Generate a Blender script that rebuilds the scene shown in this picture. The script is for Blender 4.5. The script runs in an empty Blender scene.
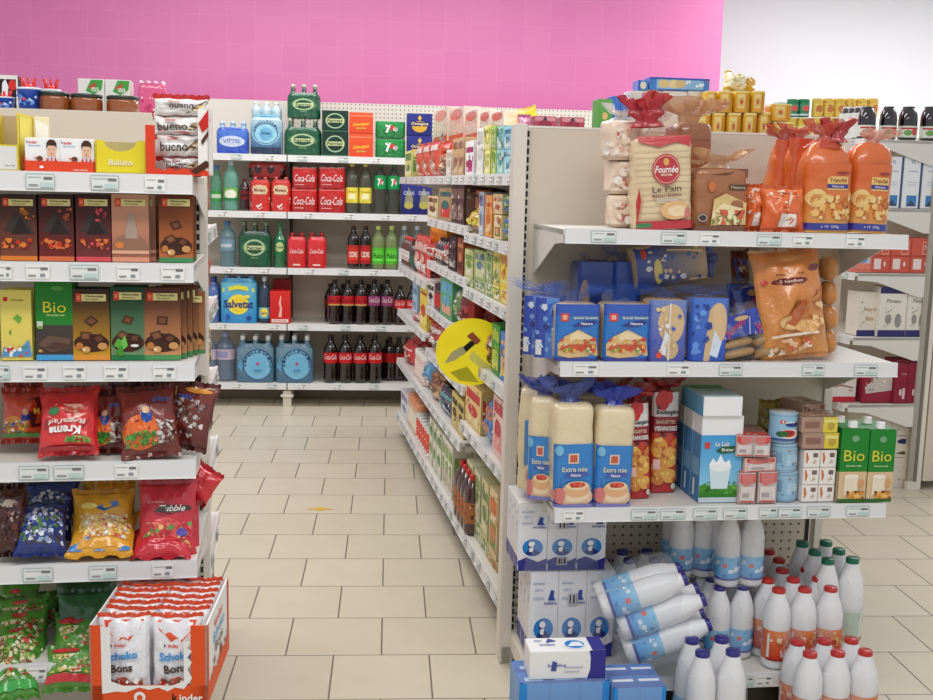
import bpy, math, random
from math import sin, cos, pi
from mathutils import Vector, Matrix, noise
random.seed(7)
C = bpy.context.scene.collection
# ------------------------------------------------------------------ camera
FPX, PIT, YAW, ROL, CH = 1094.65, .148274, .0721935, .0247925, 1.6
Fv = Vector((sin(YAW)*cos(PIT), cos(YAW)*cos(PIT), -sin(PIT)))
R0 = Vector((cos(YAW), -sin(YAW), 0)); U0 = R0.cross(Fv)
Rv = R0*cos(ROL)+U0*sin(ROL); Uv = U0*cos(ROL)-R0*sin(ROL)
cam = bpy.data.cameras.new('camera'); co = bpy.data.objects.new('camera', cam); C.objects.link(co)
cam.sensor_width = 36; cam.lens = FPX/933*36; cam.clip_start = .05
co.matrix_world = Matrix(((Rv.x,Uv.x,-Fv.x,0),(Rv.y,Uv.y,-Fv.y,0),(Rv.z,Uv.z,-Fv.z,CH),(0,0,0,1)))
bpy.context.scene.camera = co

def L(c):            # sRGB 0-255 -> linear
    return tuple((x/255/12.92 if x/255 <= .04045 else ((x/255+.055)/1.055)**2.4) for x in c)+(1,)

class Frame:         # a run of shelving: x along its front, y into it, z up
    def __init__(s, ox, oy, th): s.o=(ox,oy); s.th=th; s.c=cos(th); s.s=sin(th)
    def w(s, x, y, z): return Vector((s.o[0]+x*s.c-y*s.s, s.o[1]+x*s.s+y*s.c, z))
    def X(s, px, y, z):   # where along the run (at depth y, height z) a measured photo column falls
        k=(px-466.5)/FPX; A=s.w(0,y,z)-Vector((0,0,CH)); D=Vector((s.c,s.s,0)); n=Rv-k*Fv
        return -A.dot(n)/D.dot(n)
    def Z(s, px, py, y):  # height of a measured photo point on the vertical plane at depth y
        d=Fv+Rv*((px-466.5)/FPX)-Uv*((py-350)/FPX); n=Vector((-s.s,s.c,0)); O=s.w(0,y,0)
        t=n.dot(O)/n.dot(d); return CH+t*d.z
    def fit(s, p0, p1, pt, y, z):  # centre, width, height of something spanning columns p0..p1, top at row pt
        a=s.X(p0,y,z); b=s.X(p1,y,z); return (a+b)/2, b-a, s.Z((p0+p1)/2,pt,y)-z

# ------------------------------------------------------------------ materials (colour comes from a mesh attribute, finish from here)
MATS = {}
def mat(key):
    if key in MATS: return MATS[key]
    m = bpy.data.materials.new(key); m.use_nodes=True; nt=m.node_tree; N=nt.nodes; K=nt.links
    b = N['Principled BSDF']; at=N.new('ShaderNodeAttribute'); at.attribute_name='Col'
    K.new(at.outputs['Color'], b.inputs['Base Color'])
    def bump(scale, st, detail=2, dist=.004):
        tc=N.new('ShaderNodeTexCoord'); no=N.new('ShaderNodeTexNoise'); bp=N.new('ShaderNodeBump')
        no.inputs['Scale'].default_value=scale; no.inputs['Detail'].default_value=detail
        bp.inputs['Strength'].default_value=st; bp.inputs['Distance'].default_value=dist
        K.new(tc.outputs['Object'],no.inputs['Vector']); K.new(no.outputs['Fac'],bp.inputs['Height']); K.new(bp.outputs['Normal'],b.inputs['Normal'])
    S=lambda n,v: b.inputs[n].__setattr__('default_value',v)
    if key=='card': S('Roughness',.5); S('Specular IOR Level',.3)
    elif key=='metal': S('Roughness',.38); bump(60,.06)
    elif key=='plastic': S('Roughness',.28)
    elif key=='film': S('Roughness',.22); S('Coat Weight',.5); S('Coat Roughness',.12); bump(38,.75,3,.008)
    elif key=='bread': S('Roughness',.3); S('Coat Weight',.6); S('Coat Roughness',.08); bump(30,.7,3,.007)
    elif key=='milk': S('Roughness',.33); S('Subsurface Weight',.1); S('Coat Weight',.25)
    elif key=='glass': S('Roughness',.06); S('Coat Weight',1); S('Coat Roughness',.02)
    elif key in ('clear','shrink','clearglass','tint'):
        a={'clear':.84,'shrink':.7,'clearglass':.4,'tint':.3}[key]
        S('Roughness',.08 if key!='shrink' else .16); S('Coat Weight',.5)
        if key!='clearglass': bump(42,.9,3,.012)
        tr=N.new('ShaderNodeBsdfTransparent'); mx=N.new('ShaderNodeMixShader'); mx.inputs[0].default_value=a
        K.new(b.outputs[0],mx.inputs[1]); K.new(tr.outputs[0],mx.inputs[2]); K.new(mx.outputs[0],N['Material Output'].inputs[0])
    elif key=='peg':
        S('Roughness',.5)
        tc=N.new('ShaderNodeTexCoord'); sp=N.new('ShaderNodeSeparateXYZ'); K.new(tc.outputs['Object'],sp.inputs[0])
        def frac(sock,pitch,off=0):
            a=N.new('ShaderNodeMath'); a.operation='MULTIPLY_ADD'; a.inputs[1].default_value=1/pitch; a.inputs[2].default_value=off+50; K.new(sock,a.inputs[0])
            f=N.new('ShaderNodeMath'); f.operation='FRACT'; K.new(a.outputs[0],f.inputs[0])
            g=N.new('ShaderNodeMath'); g.operation='SUBTRACT'; g.inputs[1].default_value=.5; K.new(f.outputs[0],g.inputs[0]); return g.outputs[0]
        fx=frac(sp.outputs['X'],.03); fz=frac(sp.outputs['Z'],.03)
        cb=N.new('ShaderNodeCombineXYZ'); K.new(fx,cb.inputs[0]); K.new(fz,cb.inputs[1])
        ln=N.new('ShaderNodeVectorMath'); ln.operation='LENGTH'; K.new(cb.outputs[0],ln.inputs[0])
        lt=N.new('ShaderNodeMath'); lt.operation='LESS_THAN'; lt.inputs[1].default_value=.16; K.new(ln.outputs['Value'],lt.inputs[0])
        mx=N.new('ShaderNodeMix'); mx.data_type='RGBA'; K.new(lt.outputs[0],mx.inputs['Factor']); K.new(at.outputs['Color'],mx.inputs[6]); mx.inputs[7].default_value=L((104,97,88))
        K.new(mx.outputs[2],b.inputs['Base Color'])
    elif key=='lamp': S('Emission Strength',2.0); K.new(at.outputs['Color'],b.inputs['Emission Color'])
    elif key=='sign':
        S('Roughness',.35)
        tr=N.new('ShaderNodeBsdfTransparent'); mx=N.new('ShaderNodeMixShader'); mx.inputs[0].default_value=.3
        tr.inputs[0].default_value=(1,.97,.25,1)
        S('Emission Strength',.25); K.new(at.outputs['Color'],b.inputs['Emission Color'])  # weak glow added to brighten the yellow plastic; the sign is not lit
        K.new(b.outputs[0],mx.inputs[1]); K.new(tr.outputs[0],mx.inputs[2]); K.new(mx.outputs[0],N['Material Output'].inputs[0])
    MATS[key]=m; return m

# ------------------------------------------------------------------ text glyph cache
GLY={}
def glyphs(s, bold, shear):
    k=(s,bold,shear)
    if k in GLY: return GLY[k]
    cu=bpy.data.curves.new('letters','FONT'); cu.body=s; cu.offset=bold; cu.shear=shear; cu.resolution_u=2; cu.align_x='CENTER'
    o=bpy.data.objects.new('letters',cu); me=o.to_mesh(); me.calc_loop_triangles()
    vs=[(v.co.x,v.co.y) for v in me.vertices]; tr=[tuple(t.vertices) for t in me.loop_triangles]
    # keep all triangles facing +
    o.to_mesh_clear(); bpy.data.objects.remove(o); bpy.data.curves.remove(cu)
    if vs:
        x0=min(v[0] for v in vs);x1=max(v[0] for v in vs);y0=min(v[1] for v in vs);y1=max(v[1] for v in vs)
        vs=[((x-(x0+x1)/2)/(x1-x0+1e-9),(y-(y0+y1)/2)/(y1-y0+1e-9)) for x,y in vs]
    GLY[k]=(vs,tr); return GLY[k]

# ------------------------------------------------------------------ mesh builder
class MB:
    def __init__(s): s.v=[];s.f=[];s.c=[];s.m=[];s.sm=[];s.keys=[]
    def key(s,k):
        if k not in s.keys: s.keys.append(k)
        return s.keys.index(k)
    def add(s,vs,fs,col,m='card',smooth=False,cols=None):
        n=len(s.v); s.v+= [tuple(v) for v in vs]; k=s.key(m)
        lc=L(col) if col is not None else None
        for i,f in enumerate(fs):
            s.f.append(tuple(n+j for j in f)); s.m.append(k); s.sm.append(smooth)
            s.c.append([lc]*len(f) if cols is None else [cols[j] for j in f])
    def box(s,x0,x1,y0,y1,z0,z1,col,m='card',b=.0015):
        if b<=0 or min(x1-x0,y1-y0,z1-z0)<3*b:
            vs=[(x,y,z) for z in(z0,z1) for y in(y0,y1) for x in(x0,x1)]
            s.add(vs,[(0,2,3,1),(4,5,7,6),(0,1,5,4),(1,3,7,5),(3,2,6,7),(2,0,4,6)],col,m); return
        pts=[(x0+b,y0),(x1-b,y0),(x1,y0+b),(x1,y1-b),(x1-b,y1),(x0+b,y1),(x0,y1-b),(x0,y0+b)]
        cx,cy=(x0+x1)/2,(y0+y1)/2
        def ring(z,i): return [(x+(b if x<cx else -b)*i,y+(b if y<cy else -b)*i,z) for x,y in pts]
        vs=ring(z0,1)+ring(z0+b,0)+ring(z1-b,0)+ring(z1,1); fs=[tuple(range(7,-1,-1)),tuple(range(24,32))]
        for r in range(3):
            for i in range(8): j=(i+1)%8; fs.append((r*8+i,r*8+j,r*8+8+j,r*8+8+i))
        s.add(vs,fs,col,m)
    def obox(s,P,ex,ey,ez,col,m='card'):   # box from a corner and three edge vectors
        P,ex,ey,ez=map(Vector,(P,ex,ey,ez))
        vs=[P+ex*i+ey*j+ez*k for k in(0,1) for j in(0,1) for i in(0,1)]
        s.add(vs,[(0,2,3,1),(4,5,7,6),(0,1,5,4),(1,3,7,5),(3,2,6,7),(2,0,4,6)],col,m)
    def prism(s,pts,x0,x1,col,m='card'):   # polygon (y,z) extruded along x
        n=len(pts); vs=[(x0,y,z) for y,z in pts]+[(x1,y,z) for y,z in pts]
        s.add(vs,[tuple(range(n-1,-1,-1)),tuple(range(n,2*n))]+[(i,(i+1)%n,n+(i+1)%n,n+i) for i in range(n)],col,m)
    def tube(s,path,r,col,m='plastic',n=8):
        path=[Vector(p) for p in path]; vs=[];fs=[]
        for i,p in enumerate(path):
            t=(path[min(i+1,len(path)-1)]-path[max(i-1,0)]).normalized(); a=t.orthogonal().normalized(); b=t.cross(a)
            vs+=[p+(a*cos(2*pi*k/n)+b*sin(2*pi*k/n))*r for k in range(n)]
        for i in range(len(path)-1):
            for k in range(n): fs.append((i*n+k,i*n+(k+1)%n,i*n+n+(k+1)%n,i*n+n+k))
        fs+=[tuple(range(n-1,-1,-1)),tuple(len(vs)-n+k for k in range(n))]
        s.add(vs,fs,col,m,True)
    def se(s,a,b,n,levels,col,m='plastic',seg=24,cap=True,colf=None,jit=0,cx=0,cy=0,seed=0,scal=None):
        """superellipse outline (half sizes a,b, exponent n) lofted through levels [(z,scale_x,scale_y)]"""
        vs=[];cols=[];fs=[]
        for z,sx,sy in levels:
            for k in range(seg):
                t=2*pi*(k+.5)/seg-pi/2; ct,st=cos(t),sin(t)
                x=a*sx*math.copysign(abs(ct)**(2/n),ct); y=b*sy*math.copysign(abs(st)**(2/n),st)
                if jit:
                    q=noise.noise(Vector((x*14+seed,y*14,z*14+seed*3)))*jit; x+=q*ct; y+=q*st
                if scal: y*=1-scal[1]*(1-abs(sin(pi*(x/(a*sx)*.5+.5)*scal[0])))*min(1,abs(y)/(b*.8))
                vs.append((x+cx,y+cy,z)); cols.append(L(colf(x/a if a else 0,z)) if colf else L(col))
        m0=len(levels)
        for i in range(m0-1):
            for k in range(seg): fs.append((i*seg+k,i*seg+(k+1)%seg,(i+1)*seg+(k+1)%seg,(i+1)*seg+k))
        if cap: fs+=[tuple(range(seg-1,-1,-1)),tuple((m0-1)*seg+k for k in range(seg))]
        s.add(vs,fs,col,m,True,cols)
    def patch(s,mp,x0,y0,x1,y1,col,eps,m,nx=1,ny=1,col2=None):
        vs=[];cols=[]
        for j in range(ny+1):
            for i in range(nx+1):
                u=x0+(x1-x0)*i/nx; v=y0+(y1-y0)*j/ny; vs.append(mp(u,v,eps))
                c=col if not col2 else tuple(col[q]+(col2[q]-col[q])*j/ny for q in range(3)); cols.append(L(c))
        fs=[(j*(nx+1)+i,j*(nx+1)+i+1,(j+1)*(nx+1)+i+1,(j+1)*(nx+1)+i) for j in range(ny) for i in range(nx)]
        s.add(vs,fs,col,m,nx>1,cols)
    def art(s,mp,items,W,H,m='card',curved=False,e0=.0004,de=.00035):
        e=e0; nx=10 if curved else 1
        for it in items:
            k=it[0]; e+=de
            if k=='r':
                w=abs(it[3]-it[1]);h=abs(it[4]-it[2])
                s.patch(mp,it[1],it[2],it[3],it[4],it[5],e,m,max(1,int(w*26)) if curved else 1,max(1,int(h*16)) if curved else 1)
            elif k=='g':
                s.patch(mp,it[1],it[2],it[3],it[4],it[5],e,m,max(1,int(abs(it[3]-it[1])*26)) if curved else 1,12,it[6])
            elif k in('e','o'):
                cx,cy,rx,ry,col=it[1:6]; rot=it[6] if len(it)>6 else 0; n=28 if curved else 20; rings=(0,.17,.33,.5,.67,.83,1) if curved else (0,1)
                if k=='o': rings=(it[7] if len(it)>7 else .8,1)
                vs=[]
                for q in rings:
                    for i in range(n):
                        t=2*pi*i/n; x=rx*q*cos(t)*W; y=ry*q*sin(t)*H
                        vs.append(mp(cx+(x*cos(rot)-y*sin(rot))/W,cy+(x*sin(rot)+y*cos(rot))/H,e))
                fs=[(a*n+i,a*n+(i+1)%n,(a+1)*n+(i+1)%n,(a+1)*n+i) for a in range(len(rings)-1) for i in range(n)]
                if k=='e' and len(rings)==2: fs=[tuple(range(n,2*n))]
                s.add(vs,fs,col,m)
            elif k=='p':
                vs=[mp(x,y,e) for x,y in it[1]]; s.add(vs,[tuple(range(len(vs)))],it[2],m)
            elif k=='t':
                _,txt,cx,cy,tw,th,col=it[:7]; o=it[7] if len(it)>7 else {}
                if ok_text(txt):
                    vs,tr=glyphs(txt,o.get('b',.02),o.get('s',0)); rot=o.get('r',0)
                    P=[]
                    for x,y in vs:
                        X=x*tw*W; Y=y*th*H; P.append(mp(cx+(X*cos(rot)-Y*sin(rot))/W, cy+(X*sin(rot)+Y*cos(rot)+o.get('arc',0)*H*(1-4*x*x)*1.0)/H, e))
                    s.add(P,tr,col,m)
            elif k=='ring':
                _,txt,cx,cy,r,hh,col,a0,a1=it
                for i,ch in enumerate(txt):
                    if ch==' ': continue
                    t=a0+(a1-a0)*i/max(1,len(txt)-1); vs,tr=glyphs(ch,.02,0)
                    P=[]
                    for x,y in vs:
                        X=x*hh*.8; Y=y*hh; rr=t-pi/2
                        P.append(mp(cx+(r*cos(t)+X*cos(rr)-Y*sin(rr))/W, cy+(r*sin(t)+X*sin(rr)+Y*cos(rr))/H, e))
                    s.add(P,tr,col,m)
            elif k=='spk':   # small printed picture: scattered blots
                _,x0,y0,x1,y1,n,sz,cols,seed=it; rg=random.Random(seed)
                for i in range(n):
                    x=rg.uniform(x0,x1); y=rg.uniform(y0,y1); r=sz*rg.uniform(.5,1.2); a=rg.uniform(0,6.28); q=rg.choice((3,4,5,6))
                    pts=[(min(x1,max(x0,x+r*cos(a+6.283*j/q)*rg.uniform(.7,1.2)/W)),min(y1,max(y0,y+r*sin(a+6.283*j/q)/H))) for j in range(q)]
                    s.add([mp(u,v,e+.00001*i) for u,v in pts],[tuple(range(q))],rg.choice(cols),m)
            elif k=='choc':  # a tilted square of chocolate with bevelled edges
                _,cx,cy,r,rot,c=it
                for sc,cc,dx in ((1,tuple(x*.55 for x in c),0),(.8,c,-.03),(.55,tuple(min(255,x*1.25) for x in c),-.03)):
                    pts=[(cx+r*sc*cos(rot+pi/4+j*pi/2),cy+r*sc*sin(rot+pi/4+j*pi/2)*.8*W/H) for j in range(4)]
                    e+=.0001; s.add([mp(u,v,e) for u,v in pts],[(0,1,2,3)],cc,m)
    def mesh(s,name):
        me=bpy.data.meshes.new(name); me.from_pydata(s.v,[],s.f); 
        for k in s.keys: me.materials.append(mat(k))
        me.polygons.foreach_set('material_index',s.m); me.polygons.foreach_set('use_smooth',s.sm)
        ca=me.color_attributes.new('Col','FLOAT_COLOR','CORNER'); flat=[x for f in s.c for c in f for x in c]
        ca.data.foreach_set('color',flat); me.update(); return me
def ok_text(t): return len(t.strip())>0

# face maps for a box of width w, depth d, height h (origin at the middle of its base)
def mfront(w,d,h): return lambda u,v,e:((u-.5)*w,-d/2-e,v*h)
def mleft(w,d,h): return lambda u,v,e:(-w/2-e,(.5-u)*d,v*h)
def mright(w,d,h): return lambda u,v,e:(w/2+e,(u-.5)*d,v*h)
def mtop(w,d,h): return lambda u,v,e:((u-.5)*w,(v-.5)*d,h+e)
def mse(a,b,n,sc=lambda z:1,h=1,span=.95,scal=None):
    def f(u,v,e):
        z=v*h; k=sc(v); x=(u-.5)*2*span; q=1-scal[1]*(1-abs(sin(pi*(x*.5+.5)*scal[0]))) if scal else 1; return (x*a*k,-b*k*q*(max(0,1-abs(x)**n))**(1/n)-e,z)
    return f
def mcyl(r,h,z0,z1,span=pi*.95):
    def f(u,v,e):
        t=(u-.5)*span; return ((r+e)*sin(t),-(r+e)*cos(t),z0+(z1-z0)*v)
    return f

# ------------------------------------------------------------------ object making
def meta(o,label,cat,group=None,kind=None):
    if label: o['label']=label
    if cat: o['category']=cat
    if group: o['group']=group
    if kind: o['kind']=kind
    return o
def obj(name,me,parent=None,loc=(0,0,0),rot=None):
    if isinstance(me,MB): me=me.mesh(name)
    o=bpy.data.objects.new(name,me); C.objects.link(o); o.parent=parent; o.location=loc
    if rot is not None: o.rotation_euler=rot
    return o
def thing(name,me,label,cat,F,x,y,z,rz=0,group=None,tilt=(0,0)):
    o=bpy.data.objects.new(name,me.mesh(name) if isinstance(me,MB) else me); C.objects.link(o)
    o.location=F.w(x,y,z); 
    o.rotation_euler=(tilt[0],tilt[1],F.th+rz) if F else (tilt[0],tilt[1],rz)
    return meta(o,label,cat,group)
def parts(t,proto):      # proto: list of (name, mesh, loc, label, [sub parts])
    for p in proto:
        o=obj(p[0],p[1],t,p[2] if len(p)>2 else (0,0,0))
        if len(p)>3 and p[3]: o['label']=p[3]
        if len(p)>4:
            for q in p[4]: obj(q[0],q[1],o,q[2] if len(q)>2 else (0,0,0))
def struct(name,mb,label=None):
    o=obj(name,mb); meta(o,label,None,None,'structure'); return o
ORD=['first','second','third','fourth','fifth','sixth','seventh','eighth','ninth','tenth','eleventh','twelfth']
# ------------------------------------------------------------------ product shapes
WHT=(236,234,230); RED=(205,28,34); BLU=(30,70,165); GRN=(20,125,55); YEL=(240,205,60); BRN=(80,45,28)
def sh(c,k): return tuple(max(0,min(255,x*k)) for x in c)

def carton(w,h,d,col,front=(),left=(),right=(),top=(),m='card',topcol=None,b=.0015):
    B=MB(); B.box(-w/2,w/2,-d/2,d/2,0,h,col,m,b)
    if topcol: B.art(mtop(w,d,h),[('r',.02,.02,.98,.98,topcol)],w,d,m)
    B.art(mfront(w,d,h),front,w,h,m)
    if left: B.art(mleft(w,d,h),left,d,h,m)
    if right: B.art(mright(w,d,h),right,d,h,m)
    if top: B.art(mtop(w,d,h),top,w,d,m,e0=.0008)
    return B

def lathe(B,prof,H,R,col,m,seg=20,cap=True,z0=0,cx=0,cy=0,colf=None):
    B.se(R,R,2,[(z0+z*H,r,r) for z,r in prof],col,m,seg,cap,colf,0,cx,cy)
PROF={'soda':[(0,.7),(.015,.9),(.05,.99),(.09,1),(.2,.96),(.34,.93),(.4,1),(.64,1),(.7,.97),(.78,.76),(.86,.45),(.905,.32),(.93,.3),(.932,.37),(.945,.37)],
 'milk':[(0,.82),(.02,.95),(.05,1),(.3,1),(.58,1),(.66,.985),(.74,.91),(.82,.77),(.89,.59),(.94,.5),(.95,.48)],
 'juice':[(0,.85),(.03,.98),(.06,1),(.6,1),(.74,.95),(.84,.84),(.92,.66),(.95,.6)],
 'slim':[(0,.8),(.02,.95),(.05,1),(.6,1),(.68,.9),(.78,.62),(.88,.38),(.92,.34),(.93,.34)],
 'glassb':[(0,.92),(.02,1),(.55,1),(.63,.9),(.75,.48),(.85,.34),(.95,.32)],
 'water':[(0,.8),(.02,.96),(.06,1),(.12,.93),(.16,1),(.24,.93),(.28,1),(.36,.93),(.4,1),(.66,1),(.74,.9),(.84,.5),(.91,.32),(.94,.3)],
 'jar':[(0,.88),(.05,1),(.7,1),(.8,.94),(.84,.86)]}
def bottle(kind,H,R,col,m,cap,lab=None,seg=20,capr=None,art=()):
    """-> parts: bottle body, cap, label"""
    pr=PROF[kind]; B=MB(); lathe(B,pr,H,R,col,m,seg)
    K=MB(); cr={'soda':.4,'milk':.54,'slim':.42,'glassb':.36,'water':.36,'jar':.93,'juice':.62}[kind] if capr is None else capr
    zc=pr[-1][0]*H-(.012*(H/.3) if kind!='milk' else .002) if kind!='jar' else .82*H
    K.se(R*cr,R*cr,2,[(zc,.96,.96),(zc+.003,1,1),(H-.003,1,1),(H,.9,.9)],cap,'plastic',16)
    out=[('body',B.mesh('body'),(0,0,0),None),('cap',K.mesh('cap'),(0,0,0),None)]
    if lab:
        z0,z1,lc=lab; Lb=MB(); Lb.se(R*1.012,R*1.012,2,[(z0*H,1,1),(z1*H,1,1)],lc,'card',24,False)
        Lb.art(mcyl(R*1.015,H,z0*H,z1*H),art,R*3,(z1-z0)*H,'card',True); out.append(('label',Lb.mesh('label'),(0,0,0),None))
    return out
def put_bottle(proto,label,F,x,y,z,rz=0,group=None,name='bottle',cat='bottle',tilt=(0,0)):
    t=bpy.data.objects.new(name,None); C.objects.link(t); t.empty_display_size=.05
    t.location=F.w(x,y,z); t.rotation_euler=(tilt[0],tilt[1],F.th+rz); meta(t,label,cat,group); parts(t,proto); return t
def flatbottle(kind,H,R,col,m,cap,cols=None,lab=None,seg=14):
    """one mesh: body, cap and label band (for bottles a few pixels wide or inside a wrapped pack)"""
    B=MB(); lathe(B,PROF[kind],H,R,col,m,seg); pr=PROF[kind]
    cr={'soda':.4,'milk':.54,'slim':.42,'glassb':.38,'water':.38,'jar':.95,'juice':.62}[kind]; zc=pr[-1][0]*H-.012*(H/.3)
    B.se(R*cr,R*cr,2,[(zc,1,1),(H,.95,.95)],cap,'plastic',12)
    if lab: B.se(R*1.015,R*1.015,2,[(lab[0]*H,1,1),(lab[1]*H,1,1)],lab[2],'card',seg,False)
    return B

def six(name,label,F,x,y,z,w,h,d,kind,bcol,bm,ccol,wcol,wm,art,wtop=.74,group=None,rz=0,cat='bottle pack',nx=3,ny=2,tilt=(0,0),lab=None,wart_all=()):
    """wrapped pack of bottles: an Empty with its bottles and its wrap"""
    t=bpy.data.objects.new(name,None); C.objects.link(t); t.location=F.w(x,y+d/2,z); t.rotation_euler=(tilt[0],tilt[1],F.th+rz); meta(t,label,cat,group)
    R=w/nx/2*.97; me=flatbottle(kind,h,R,bcol,bm,ccol,lab=lab).mesh('bottle')
    for j in range(ny):
        for i in range(nx): obj('bottle',me,t,((i-(nx-1)/2)*w/nx,(j-(ny-1)/2)*(d/ny),0))
    W=MB(); lv=[(0.001,.97,.97),(.012,1.01,1.01),(h*wtop*.9,1.01,1.01),(h*wtop,.97,.97),(h*min(.96,wtop+.09),.84,.84)]
    scl=(nx,.05); W.se(w/2,d/2,5,lv,wcol,wm,64,False,scal=scl)
    W.art(mse(w/2*1.012,d/2*1.012,5,h=h*wtop,span=.94,scal=scl),art,w,h*wtop,'film',True,.002,.0012)
    obj('wrap',W,t); return t

def pillow_map(w,h,T,seed,wr=.12):
    def f(u,v,e,side=-1):
        U=max(-1,min(1,2*u-1)); V=max(-1,min(1,2*v-1))
        s=((1-abs(U)**2.4)**.62)*((1-abs(V)**3.2)**.62)
        n=noise.noise(Vector((u*4+seed,v*4,seed*.7+side)))*wr*T*1.6+abs(noise.noise(Vector((u*9,v*9+seed,side))))*wr*T
        hw=w/2*(.92+.08*abs(V)**3)
        return (U*hw+noise.noise(Vector((v*5,seed,1)))*w*.02, side*(T/2*s+n*s+e)+.006*sin(U*9+seed)*abs(V)**6, (V*.5*(.95+.05*abs(U)**3)+.5)*h)
    return f
def pillow(w,h,T,col,art=(),seed=0,m='film',crimp=None,back=None,N=26,wr=.12):
    """filled flow-wrap bag: swollen middle, flat crimped ends"""
    f=pillow_map(w,h,T,seed,wr); B=MB()
    for side in(-1,1):
        vs=[f(i/N,j/N,0,side) for j in range(N+1) for i in range(N+1)]
        fs=[(j*(N+1)+i,j*(N+1)+i+1,(j+1)*(N+1)+i+1,(j+1)*(N+1)+i) if side<0 else (j*(N+1)+i,(j+1)*(N+1)+i,(j+1)*(N+1)+i+1,j*(N+1)+i+1) for j in range(N) for i in range(N)]
        B.add(vs,fs,col if side<0 or not back else back,m,True)
    B.art(lambda u,v,e:f(u,v,e),art,w,h,m,True,.0014,.0009)
    cc=crimp or sh(col,.9)
    for s,z in((-1,0),(1,h)):   # zig-zag cut seal
        n=16; vs=[];
        for i in range(n+1):
            p=f(i/n,0 if s<0 else 1,0); vs+=[p,(p[0],p[1]-.001,p[2]+s*(.008+.003*(i%2)))]
        B.add(vs,[(2*i,2*i+2,2*i+3,2*i+1) for i in range(n)],cc,m)
    return B

def neck(B,cx,cy,z0,r0,r1,h,col,m='clear',folds=6,lean=(0,0),seg=36,seed=0,flat=1.0,pinch=.35):
    """gathered film above a loaf: narrows to the tie, then fans out in folds"""
    vs=[];fs=[]; lv=[(0,r0),(.25,r0*.6),(.42,r1*pinch),(.5,r1*pinch*.9),(.62,r1*.6),(.8,r1*.9),(1,r1)]
    for j,(q,r) in enumerate(lv):
        fold=.1 if q<.5 else .32
        for k in range(seg):
            t=2*pi*k/seg; rr=r*(1+fold*sin(folds*t+seed)+.12*sin(3*t+seed*2))
            vs.append((cx+rr*cos(t)+lean[0]*q*q,cy+rr*sin(t)*flat+lean[1]*q*q,z0+h*q+(.012*sin(2*t+seed) if q>.7 else 0)))
    for j in range(len(lv)-1):
        for k in range(seg): fs.append((j*seg+k,j*seg+(k+1)%seg,(j+1)*seg+(k+1)%seg,(j+1)*seg+k))
    B.add(vs,fs,col,m,True)

def loaf(w,h,d,bcol,art,fcol,seed=0,n=4,slices=True,necks=(.09,.05,.07),lean=(0,0),m='bread',domed=True,tie=None,neckm='tint',jit=.006,taper=False,top=None,nflat=.7):
    """bagged loaf -> parts: loaf body with its printed film, gathered film neck, tie"""
    B=MB(); lv=[(0,.9,.9),(.008,.98,.98),(h*.06,1,1)]
    k=10
    for i in range(1,k): lv.append((h*(.06+.8*i/k),1+.012*sin(i*2.3+seed),1+.02*sin(i*1.7+seed)))
    lv+=[(h*.9,.99,.98),(h*.955,.965,.94),(h*.985,.88,.84),(h,.7,.6)]
    if taper:
        lv=[q for q in lv if q[0]<h*.75]+[(h*.78,1,.98),(h*.86,.96,.88),(h*.93,.82,.7),(h*.98,.6,.5),(h,.42,.35)]
    B.se(w/2,d/2,n,lv,bcol,m,36,True,None,jit,seed=seed)
    if slices:
        for i in range(1,13):
            z=h*(.05+.85*i/13)
            B.art(mse(w/2,d/2,n,span=.97),[('r',0,z-.0008,1,z+.0008,sh(bcol,.86))],w,1,m,True,.0025)
    B.art(mse(w/2*1.01,d/2*1.02,n,h=h,span=.97),art,w,h,m,True,.004,.0006)
    out=[('loaf',B.mesh('loaf'),(0,0,0),None)]
    nh,nr,pr=necks
    NK=MB(); neck(NK,0,0,h*.93,w*.42,nr,nh,fcol,neckm,seed=seed,lean=lean,flat=nflat); out.append(('film_neck',NK.mesh('film_neck'),(0,0,0),None))
    if tie:
        T=MB(); T.se(nr*.45,nr*.42,2,[(h*.93+nh*.4,1,1),(h*.93+nh*.5,1,1)],tie,'plastic',14); T.box(-nr*.8,nr*.2,-nr*.5,-nr*.45,h*.93+nh*.4,h*.93+nh*.52,tie,'plastic',0); out.append(('tie',T.mesh('tie'),(lean[0]*.2,lean[1]*.2,0),None))
    return out
def put(name,proto,label,cat,F,x,y,z,rz=0,group=None,tilt=(0,0)):
    t=bpy.data.objects.new(name,None); C.objects.link(t); t.location=F.w(x,y,z); t.rotation_euler=(tilt[0],tilt[1],F.th+rz); meta(t,label,cat,group); parts(t,proto); return t

def can(R,H,col,art=(),lid=(190,190,190),seg=24,m='plastic'):
    B=MB(); B.se(R,R,2,[(0,.94,.94),(.003,1,1),(.006,.97,.97),(H-.008,.97,.97),(H-.004,1,1),(H,.98,.98)],col,m,seg,True)
    B.se(R*.9,R*.9,2,[(H-.002,1,1),(H+.0008,1,1)],lid,'plastic',seg); B.art(mcyl(R*.985,H,.008,H-.01),art,R*3,H,m,True); return B
def jar(R,H,col,lid,lab=None,art=(),lidm='plastic'):
    B=MB(); lathe(B,PROF['jar'],H,R,col,'glass',22)
    out=[('glass_body',B.mesh('glass_body'),(0,0,0),None)]
    K=MB(); K.se(R*.95,R*.95,2,[(H*.8,1,1),(H*.83,1.03,1.03),(H*.97,1.03,1.03),(H,.96,.96)],lid,lidm,24); out.append(('lid',K.mesh('lid'),(0,0,0),None))
    if lab:
        Q=MB(); Q.se(R*1.01,R*1.01,2,[(H*.15,1,1),(H*.65,1,1)],lab,'card',24,False); Q.art(mcyl(R*1.015,H,H*.15,H*.65),art,R*3,H*.5,'card',True); out.append(('label',Q.mesh('label'),(0,0,0),None))
    return out
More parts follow.
